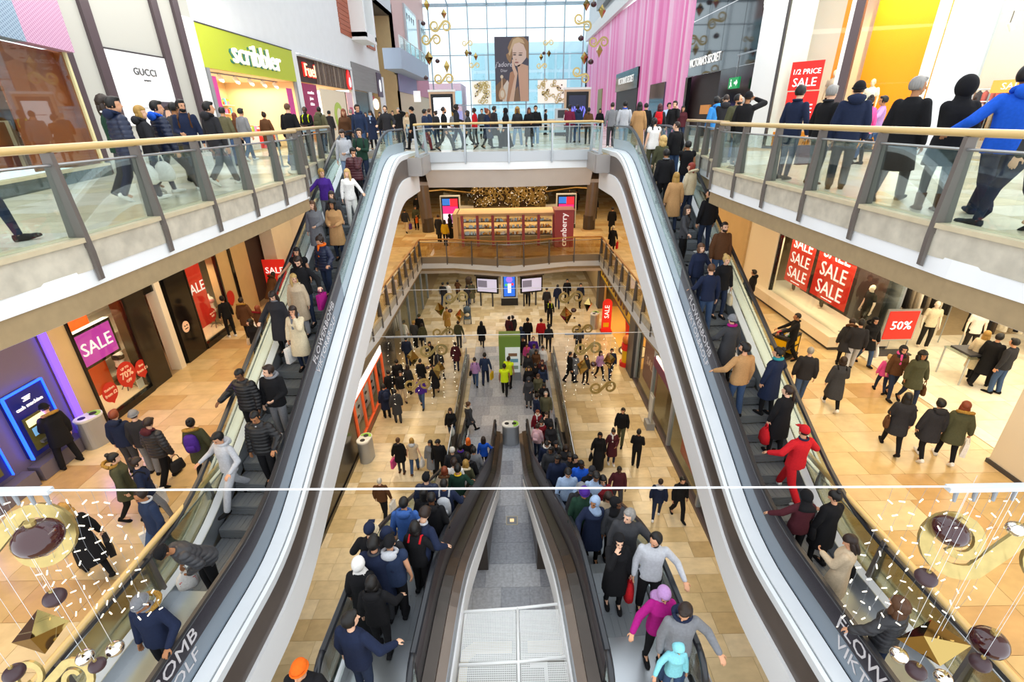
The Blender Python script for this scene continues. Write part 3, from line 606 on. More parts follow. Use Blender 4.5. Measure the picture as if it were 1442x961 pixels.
def top_mb(K, kind):
    b = MB(); f = K['f']; w = 0.93 if f else 1.0; o, hem = TOPS[kind]
    legs_y = [K['kn' + n].y for n in 'LR']; an_y = [K['an' + n].y for n in 'LR']
    rs = []
    if hem < -0.2:
        for z in (hem, hem * 0.7, hem * 0.4):
            t = min(1, -z / 0.45); t2 = max(0, (-z - 0.45) / 0.4)
            yy = [lerp(lerp(0, legs_y[i], t), an_y[i], t2) for i in (0, 1)]; sp = abs(yy[0] - yy[1]) / 2
            rs.append((z, 0.168 + o + 0.03 * t, 0.112 + o + sp * 0.85 + 0.02 * t, sum(yy) / 2 * 0.8))
        rs = [rs[0], rs[1], rs[2]]
    else: rs.append((hem, 0.163 + o, 0.112 + o, 0.0))
    bust = 0.014 if f else 0
    rs += [(-0.03, 0.16 + o, 0.108 + o, 0), (0.03, 0.158 + o, 0.103 + o, 0), (0.14, 0.138 * w + o * 1.1, 0.094 + o, 0), (0.26, 0.148 * w + o, 0.102 + o, 0), (0.36, 0.16 * w + o, 0.108 + o + bust, bust * 0.6), (0.445, 0.155 * w + o, 0.09 + o * 0.9, -0.005), (0.505, 0.098 + o * 0.5, 0.068 + o * 0.4, -0.012), (0.545, 0.066 + o * 0.35, 0.06 + o * 0.35, -0.012)]
    torso(b, K, rs)
    for nm in 'LR':
        S0, E0, W0 = K['s' + nm], K['e' + nm], K['w' + nm]
        if kind == 'vest': capsule(b, S0, 0.05 + o, S0.lerp(E0, 0.12), 0.05 + o); continue
        if kind == 'tee': capsule(b, S0, 0.05 * w + o, S0.lerp(E0, 0.6), 0.05 + o); continue
        sg = 1 if nm == 'R' else -1; S1 = S0 + K['Rl'] @ Vector((-sg * o * 0.25, 0, -o * 0.35)); capsule(b, S1, 0.05 * w + o * 0.9, E0, 0.042 * w + o * 1.02); capsule(b, E0, 0.042 * w + o, W0.lerp(E0, 0.03), 0.03 + o * 0.75)
    return b
def legs_mb(K, kind):
    b = MB(); o = {'trousers': 0.02, 'jeans': 0.017, 'slim': 0.009}[kind]
    torso(b, K, [(-0.12, 0.13, 0.10, 0), (-0.04, 0.163 + o * 0.4, 0.108 + o * 0.4, 0), (0.03, 0.16, 0.104, 0), (0.07, 0.15, 0.10, 0)])
    for nm in 'LR':
        k, a = K['kn' + nm], K['an' + nm]; capsule(b, K['hip' + nm], 0.088 + o * 0.6, k, 0.057 + o); capsule(b, k, 0.056 + o, a + Vector((0, 0, 0.02)), 0.04 + o * (1.3 if kind != 'slim' else 0.6))
    return b
PROTO = {}                     # key -> mesh; filled in one pass by build_protos
def proto_jobs(keys):
    jobs = []
    for key in keys:
        K = skel(*key[1]); part = key[0]
        if part == 'body': jobs.append((key, body_mb(K), 0.0085, 0.13, M_skin))
        elif part in TOPS: jobs.append((key, top_mb(K, part), 0.015, 0.32 if part != 'puffer' else 0.6, M_puffer if part == 'puffer' else M_cloth))
        else: jobs.append((key, legs_mb(K, part), 0.014, 0.3, M_cloth))
    return jobs
NICE = {'body': 'person', 'tee': 't_shirt', 'long': 'coat', 'slim': 'trousers', 'vest': 'waistcoat'}
def build_protos(keys):
    jobs = proto_jobs(sorted(keys)); L = []
    for key, b, vox, dec, m in jobs:
        me = b.mesh('t', None); o = bpy.data.objects.new('t', me); COL.objects.link(o)
        md = o.modifiers.new('r', 'REMESH'); md.mode = 'VOXEL'; md.voxel_size = vox
        ms = o.modifiers.new('s', 'SMOOTH'); ms.factor = 0.5; ms.iterations = 1 if key[0] == 'body' else 4
        if key[0] != 'puffer': mdd = o.modifiers.new('d', 'DECIMATE'); mdd.ratio = dec
        L.append(o)
    dg = bpy.context.evaluated_depsgraph_get()
    for o, (key, b, vox, dec, m) in zip(L, jobs):
        me = bpy.data.meshes.new_from_object(o.evaluated_get(dg)); me.name = NICE.get(key[0], key[0]); me.materials.clear(); me.materials.append(m)
        if key[0] == 'puffer':
            n = len(me.vertices); co = np.empty(n * 3, np.float32); me.vertices.foreach_get('co', co); co = co.reshape(-1, 3)
            no = np.empty(n * 3, np.float32); me.vertices.foreach_get('normal', no); no = no.reshape(-1, 3)
            co += no * ((np.abs(np.sin(co[:, 2:3] * math.pi / 0.075)) ** 0.6 - 0.75) * 0.020) * (1 - np.abs(no[:, 2:3])); me.vertices.foreach_set('co', co.ravel())
        me.polygons.foreach_set('use_smooth', [True] * len(me.polygons)); me.update(); PROTO[key] = me
    for o in L: d = o.data; bpy.data.objects.remove(o); bpy.data.meshes.remove(d)
# hair and hats in head coordinates (face towards +y)
def cap_shell(rx, ry, rz, c, front, low, keep=0.0, n=20, m=14):
    b = MB(); b.ell((0, 0, 0), rx, ry, rz, n, m); V = []
    for x, y, z in b.v:
        p = Vector((x, y, z)) + Vector(c)
        if (p.y > 0.028 and p.z < front) or p.z < low: p = Vector((p.x * 0.72, p.y * 0.72, max(p.z, low) * 0.9))
        V.append(tuple(p))
    b.v = V; return b
HAIR = {}
def hair_mesh(kind):
    if kind in HAIR: return HAIR[kind]
    m = M_hair; sc = cap_shell
    if kind in ('short', 'crop', 'bald'):
        g = 0.006 if kind == 'crop' else 0.016
        b = sc(0.078 + g, 0.098 + g, 0.10 + g, (0, -0.012, 0.026), 0.062 if kind != 'bald' else 0.2, -0.05 if kind != 'bald' else -0.03)
        if kind == 'short': b.ell((0, 0.05, 0.098), 0.06, 0.05, 0.032, 10, 6)
    elif kind in ('long', 'bob', 'pony', 'bun', 'fringe'):
        b = sc(0.092, 0.112, 0.114, (0, -0.014, 0.026), 0.045, -0.09)
        if kind in ('long', 'fringe'):
            b.ell((0, -0.06, -0.12), 0.095, 0.055, 0.19, 12, 8); b.ell((-0.078, 0.0, -0.10), 0.028, 0.045, 0.15, 8, 6); b.ell((0.078, 0.0, -0.10), 0.028, 0.045, 0.15, 8, 6)
        if kind == 'fringe': b.ell((0, 0.082, 0.062), 0.062, 0.022, 0.026, 10, 6)
        if kind == 'bob': b.ell((0, -0.045, -0.06), 0.096, 0.065, 0.09, 12, 8); b.ell((-0.078, 0.01, -0.05), 0.024, 0.045, 0.09, 8, 6); b.ell((0.078, 0.01, -0.05), 0.024, 0.045, 0.09, 8, 6)
        if kind == 'pony': capsule(b, (0, -0.125, 0.03), 0.028, (0, -0.145, -0.17), 0.022)
        if kind == 'bun': b.ell((0, -0.09, 0.11), 0.048, 0.048, 0.045, 12, 8)
    elif kind == 'curly':
        b = sc(0.118, 0.128, 0.128, (0, -0.028, 0.026), 0.05, -0.12); b.ell((0, -0.06, -0.10), 0.13, 0.075, 0.14, 14, 8); b.ell((-0.09, 0.0, -0.08), 0.04, 0.05, 0.11, 8, 6); b.ell((0.09, 0.0, -0.08), 0.04, 0.05, 0.11, 8, 6)
        rr = random.Random(3); b.v = [tuple(c * (1 + rr.uniform(-0.07, 0.09)) for c in v) for v in b.v]
    elif kind in ('beanie', 'bobble', 'beret'):
        b = sc(0.094, 0.114, 0.112, (0, -0.012, 0.034), 0.036, 0.0); b.tube([(0.094 * math.cos(a), -0.012 + 0.113 * math.sin(a), 0.026 + 0.014 * math.sin(a)) for a in [math.pi * k / 8 for k in range(17)]], 0.015, 6); m = M_cloth
        if kind == 'bobble': b.ell((0, -0.02, 0.172), 0.042, 0.042, 0.042, 10, 8)
    elif kind == 'cap':
        b = sc(0.09, 0.11, 0.106, (0, -0.012, 0.034), 0.04, 0.01); b.add([(-0.062, 0.085, 0.05), (0.062, 0.085, 0.05), (0.05, 0.172, 0.034), (-0.05, 0.172, 0.034), (-0.062, 0.085, 0.06), (0.062, 0.085, 0.06), (0.05, 0.172, 0.042), (-0.05, 0.172, 0.042)], [(0, 3, 2, 1), (4, 5, 6, 7), (0, 1, 5, 4), (1, 2, 6, 5), (2, 3, 7, 6), (3, 0, 4, 7)]); m = M_cloth
    elif kind in ('hijab', 'hoodup'):
        g = 0.026 if kind == 'hijab' else 0.045; m = M_cloth
        b = MB(); b.ell((0, 0, 0), 0.078 + g, 0.098 + g, 0.104 + g, 20, 14); V = []
        for x, y, z in b.v:
            p = Vector((x, y - 0.018, z + 0.02))
            if p.y > 0.045 and abs(p.x) < 0.06 and -0.095 < p.z < 0.07: p = Vector((p.x * 0.9, 0.02, p.z))
            V.append(tuple(p))
        b.v = V
        loft(b, [((0, -0.03, -0.25), 0.155, 0.115, Matrix.Identity(3)), ((0, -0.02, -0.19), 0.135, 0.105, Matrix.Identity(3)), ((0, -0.01, -0.13), 0.09, 0.088, Matrix.Identity(3)), ((0, -0.01, -0.085), 0.082, 0.085, Matrix.Identity(3)), ((0, -0.02, -0.05), 0.07, 0.07, Matrix.Identity(3))], 16)
    me = b.mesh('hair', m, True); HAIR[kind] = me; return me
HAIRNAME = {'beanie': 'woolly_hat', 'bobble': 'bobble_hat', 'beret': 'beret', 'cap': 'cap', 'hijab': 'headscarf', 'hoodup': 'raised_hood'}
SMALL = {}
def small_mesh(kind):
    if kind in SMALL: return SMALL[kind]
    b = MB(); m = M_cloth; I3 = Matrix.Identity(3)
    if kind == 'shoe':
        loft(b, [((0, -0.075, -0.035), 0.034, 0.02, Matrix.Rotation(R(90), 3, 'X')), ((0, -0.06, -0.03), 0.04, 0.05, Matrix.Rotation(R(90), 3, 'X')), ((0, 0.02, -0.035), 0.043, 0.05, Matrix.Rotation(R(90), 3, 'X')), ((0, 0.10, -0.052), 0.048, 0.034, Matrix.Rotation(R(90), 3, 'X')), ((0, 0.17, -0.06), 0.042, 0.026, Matrix.Rotation(R(90), 3, 'X')), ((0, 0.20, -0.066), 0.024, 0.016, Matrix.Rotation(R(90), 3, 'X'))], 10)
    elif kind == 'boot': small_mesh('shoe'); loft(b, [((0, 0, 0.17), 0.062, 0.062, I3), ((0, 0, 0.0), 0.052, 0.056, I3), ((0, 0.02, -0.08), 0.045, 0.08, I3)], 12); loft(b, [((0, -0.07, -0.04), 0.04, 0.045, Matrix.Rotation(R(90), 3, 'X')), ((0, 0.08, -0.05), 0.048, 0.036, Matrix.Rotation(R(90), 3, 'X')), ((0, 0.19, -0.065), 0.03, 0.018, Matrix.Rotation(R(90), 3, 'X'))], 10)
    elif kind == 'hood':
        b.ell((0, -0.10, 0.0), 0.125, 0.07, 0.085, 14, 8); b.tube([(0.11 * math.cos(a), -0.03 + 0.085 * math.sin(a), 0.02 - 0.03 * math.sin(a)) for a in [math.pi * k / 8 for k in range(17)]], 0.03, 8)
    elif kind == 'fur':
        b.tube([(0.135 * math.cos(a), -0.075 + 0.105 * math.sin(a), 0.03 - 0.045 * math.sin(a)) for a in [math.pi * k / 10 for k in range(21)]], 0.036, 10); m = M_fur
        rr = random.Random(5); b.v = [tuple(c + rr.uniform(-0.008, 0.008) for c in v) for v in b.v]
    elif kind == 'scarf':
        b.tube([(0.085 * math.cos(a), -0.01 + 0.08 * math.sin(a), 0.02 - 0.012 * math.sin(a)) for a in [math.pi * k / 8 for k in range(17)]], 0.034, 8); capsule(b, (0.035, 0.10, 0.0), 0.03, (0.03, 0.145, -0.26), 0.028)
    elif kind == 'collar': b.tube([(0.078 * math.cos(a), -0.015 + 0.072 * math.sin(a), 0.015) for a in [math.pi * k / 8 for k in range(17)]], 0.02, 8)
    elif kind == 'shirt':
        P = [(-0.0, 0.05, 0.0, 0.045), (-0.08, 0.09, 0, 0.055), (-0.18, 0.122, 0, 0.055), (-0.30, 0.122, 0, 0.062), (-0.42, 0.112, 0, 0.07), (-0.55, 0.122, 0, 0.075)]
        V = [(sx * w, y + d - (0.012 if abs(sx) == 1 else 0), z) for z, y, _, w in P for d in (0.0, -0.05) for sx in (-1, 0, 1)]; F = []
        for i in range(len(P) - 1):
            a = i * 6; c = a + 6
            F += [(a, a + 1, c + 1, c), (a + 1, a + 2, c + 2, c + 1), (a + 2, a + 5, c + 5, c + 2), (a + 3, a, c, c + 3)]
        b.add(V, F)
    elif kind == 'straps':
        for s in (-1, 1): b.tube([(s * 0.11, 0.05, -0.36), (s * 0.115, 0.125, -0.22), (s * 0.11, 0.105, -0.08), (s * 0.10, 0.0, -0.005), (s * 0.10, -0.11, -0.08)], 0.02, 6)
    elif kind == 'eye': b.ell((0, 0, 0), 0.0125, 0.006, 0.008, 8, 6); m = mat('eye', '#241a16', 0.2)
    elif kind == 'eyebrow': b.ell((0, 0, 0), 0.02, 0.006, 0.0045, 8, 4); m = M_hair
    elif kind == 'mouth': b.ell((0, 0, 0), 0.024, 0.006, 0.008, 8, 4); m = mat('lips', '#9c5a52', 0.5)
    elif kind == 'beard':
        b.ell((0, 0.03, -0.075), 0.062, 0.066, 0.05, 14, 8); m = M_hair
    elif kind == 'phone': b.box(-0.035, 0.035, -0.006, 0.006, -0.07, 0.07)
    me = b.mesh(kind, m, kind != 'phone'); SMALL[kind] = me; return me
PALETTE = dict(bk='#17171a', ch='#2c2c30', dg='#3d3e42', gy='#7b7d82', lg='#b9bcc2', wh='#eceae6', nv='#1e2740', db='#27344f', bl='#3d63a8', lb='#9fb6d6', rb='#1f5bd0', sk='#3e8fd8', aq='#8fdbe6', tl='#2f8f97',
               pu='#4b2a8a', mg='#a31a78', pk='#e0559a', lp='#d9b3bd', rd='#c81f28', dr='#7a1c26', mr='#4b2028', br='#5b3c26', tn='#b48a5c', be='#cbb79a', cm='#d8c9a8', ol='#4a4b36', kh='#5f5c45', gn='#1f3b2e', ye='#e0b82a', hv='#d6ee1f', og='#e56a1c',
               jn='#3f5578', dj='#27324a', lj='#8aa3c4', bn='#c9a767', gd='#a8823f', au='#7d3b20', hb='#2a1c15', hk='#120f0e', hg='#8d8a86', hw='#d8d2c6', hr='#8b2f1f', la='#b58bc0', wn='#6d1f3a', pw='#bcd0e8')
SKIN = dict(a='#e3b597', b='#d29c7a', c='#a8744f', d='#6f4a33', e='#4c3124')
PEOPLE = []
def col(c): return lin(c) if c.startswith('#') else lin(PALETTE[c])
def person(row):
    x, y, z, hd, h, sex, legs, arms, hy, hp, lean, top, bot, hair, skin, shoe, extras, label, group = row
    aL, aR = arms.split('/'); key = (sex, legs, aL, aR, lean, hy, hp); K = skel(*key); s = h / 1.72
    def jit(c, k=0.06): f = random.uniform(1 - k, 1 + k); return tuple(v * f for v in c)
    root = place(PROTO[('body', key)], 'person', None, (x, y, z), (0, 0, -R(hd)), lin(SKIN[skin]), (s, s, s)); tag(root, label, 'person', group)
    tk, tc = top.split(':'); bk, bc = bot.split(':'); hk, hcol = hair.split(':')
    place(PROTO[(tk, key)], NICE.get(tk, tk), root, color=jit(col(tc))); place(PROTO[(bk, key)], NICE.get(bk, bk), root, color=jit(col(bc)))
    Mh = K['Rh'].to_4x4(); Mh.translation = K['hc']
    def on_head(me, nm, c, p=(0, 0, 0)):
        o = place(me, nm, root, color=c); o.matrix_basis = Mh @ Matrix.Translation(p); return o
    if hk != 'none': on_head(hair_mesh(hk), HAIRNAME.get(hk, 'hair'), jit(col(hcol)))
    if hk in ('beanie', 'bobble', 'cap', 'beret'): on_head(hair_mesh('crop'), 'hair', col('hb'))
    for nm in 'LR':
        o = place(small_mesh('boot' if 'boot' in extras else 'shoe'), 'shoe', root, color=col(shoe)); o.matrix_basis = Matrix.Translation(K['an' + nm]) @ Matrix.Rotation(R(K['pit' + nm]), 4, 'X')
    Mn = K['Rl'].to_4x4(); Mn.translation = K['neck']
    for e in extras.split(','):
        if ':' not in e: continue
        k, c = e.split(':')
        if k in ('hood', 'fur', 'scarf', 'collar', 'shirt', 'straps'):
            o = place(small_mesh(k), {'fur': 'fur_trim', 'shirt': 'shirt_front', 'straps': 'shoulder_strap'}.get(k, k), root, color=col(c)); o.matrix_basis = Mn @ Matrix.Translation((0, 0.022 if k == 'shirt' and tk in ('puffer', 'parka') else 0, 0))
        elif k == 'beard': on_head(small_mesh('beard'), 'beard', col(c))
    if 'face' in extras:
        hc_ = col(hcol) if hk not in ('hijab', 'beanie', 'bobble', 'hoodup', 'cap', 'bald') else col('hb')
        for sx in (-1, 1):
            on_head(small_mesh('eye'), 'eye', (0, 0, 0), (sx * 0.031, 0.083, 0.004)); on_head(small_mesh('eyebrow'), 'eyebrow', hc_, (sx * 0.031, 0.089, 0.024))
        on_head(small_mesh('mouth'), 'mouth', (0, 0, 0), (0, 0.092, -0.058))
    Mr = Matrix.Translation((x, y, z)) @ Matrix.Rotation(-R(hd), 4, 'Z') @ Matrix.Scale(s, 4)
    PEOPLE.append((label, Mr, K)); return root
BAGS = {}
def bag_mesh(kind):
    if kind in BAGS: return BAGS[kind]
    I3 = Matrix.Identity(3); b = MB(); h = MB()
    if kind == 'carrier':      # paper carrier, hangs 0.12 under the hand
        b.add([(-0.15, -0.05, -0.5), (0.15, -0.05, -0.5), (0.15, 0.05, -0.5), (-0.15, 0.05, -0.5), (-0.16, -0.04, -0.12), (0.16, -0.04, -0.12), (0.16, 0.04, -0.12), (-0.16, 0.04, -0.12)], [(0, 3, 2, 1), (4, 5, 6, 7), (0, 1, 5, 4), (1, 2, 6, 5), (2, 3, 7, 6), (3, 0, 4, 7)])
        for y in (-0.035, 0.035): h.tube([(-0.07, y, -0.12), (-0.05, y * 0.4, -0.01), (0, 0, 0.015), (0.05, y * 0.4, -0.01), (0.07, y, -0.12)], 0.006, 6)
    elif kind == 'plastic':
        loft(b, [((0, 0, -0.48), 0.10, 0.06, I3), ((0, 0, -0.44), 0.16, 0.09, I3), ((0.01, 0, -0.30), 0.165, 0.085, I3), ((0, 0, -0.18), 0.12, 0.05, I3), ((0, 0, -0.11), 0.06, 0.03, I3)], 12)
        rr = random.Random(8); b.v = [tuple(c + rr.uniform(-0.008, 0.008) for c in v) for v in b.v]
        for y in (-0.02, 0.02): h.tube([(-0.04, y, -0.12), (-0.02, 0, 0.0), (0.02, 0, 0.0), (0.04, y, -0.12)], 0.012, 6)
    elif kind == 'handbag':
        loft(b, [((0, 0, -0.40), 0.15, 0.055, I3), ((0, 0, -0.36), 0.165, 0.07, I3), ((0, 0, -0.20), 0.14, 0.055, I3), ((0, 0, -0.15), 0.13, 0.035, I3)], 12)
        h.tube([(-0.09, 0, -0.16), (-0.06, 0, -0.03), (0, 0, 0.01), (0.06, 0, -0.03), (0.09, 0, -0.16)], 0.009, 6)
    elif kind == 'backpack':
        loft(b, [((0, 0, -0.46), 0.12, 0.07, I3), ((0, 0, -0.42), 0.145, 0.085, I3), ((0, 0, -0.22), 0.15, 0.09, I3), ((0, 0, -0.08), 0.125, 0.07, I3), ((0, 0, -0.02), 0.07, 0.04, I3)], 14)
        loft(h, [((0, -0.09, -0.42), 0.09, 0.03, I3), ((0, -0.095, -0.3), 0.10, 0.035, I3), ((0, -0.085, -0.26), 0.08, 0.02, I3)], 10)
    BAGS[kind] = (b.mesh('bag', M_cloth, kind != 'carrier'), h.mesh('handle', M_cloth, True)); return BAGS[kind]
def bag(label_of, kind, side, colr, label, hcol=None, where=None, group=None):
    Mr, K = next((m, k) for l, m, k in PEOPLE if l == label_of)
    if kind == 'backpack': M = Mr @ Matrix.Translation(K['neck']) @ K['Rl'].to_4x4() @ Matrix.Translation((0, -0.215, 0))
    elif where == 'hip': M = Mr @ Matrix.Translation(Vector((0.245 if side == 'R' else -0.245, -0.03, 1.12))) @ Matrix.Rotation(R(80), 4, 'Z')
    else:
        w = K['w' + side]; d = (w - K['e' + side]).normalized(); M = Mr @ Matrix.Translation(w + d * 0.085); M = Matrix.Translation(M.translation) @ Mr.to_3x3().normalized().to_4x4() @ Matrix.Rotation(R(75), 4, 'Z')
    b, h = bag_mesh(kind); nm = {'carrier': 'shopping_bag', 'plastic': 'carrier_bag'}.get(kind, kind)
    o = place(b, nm, None, color=col(colr)); o.matrix_basis = M; tag(o, label, 'bag', group)
    place(h, 'pocket' if kind == 'backpack' else 'handle', o, color=col(hcol or colr)); return o
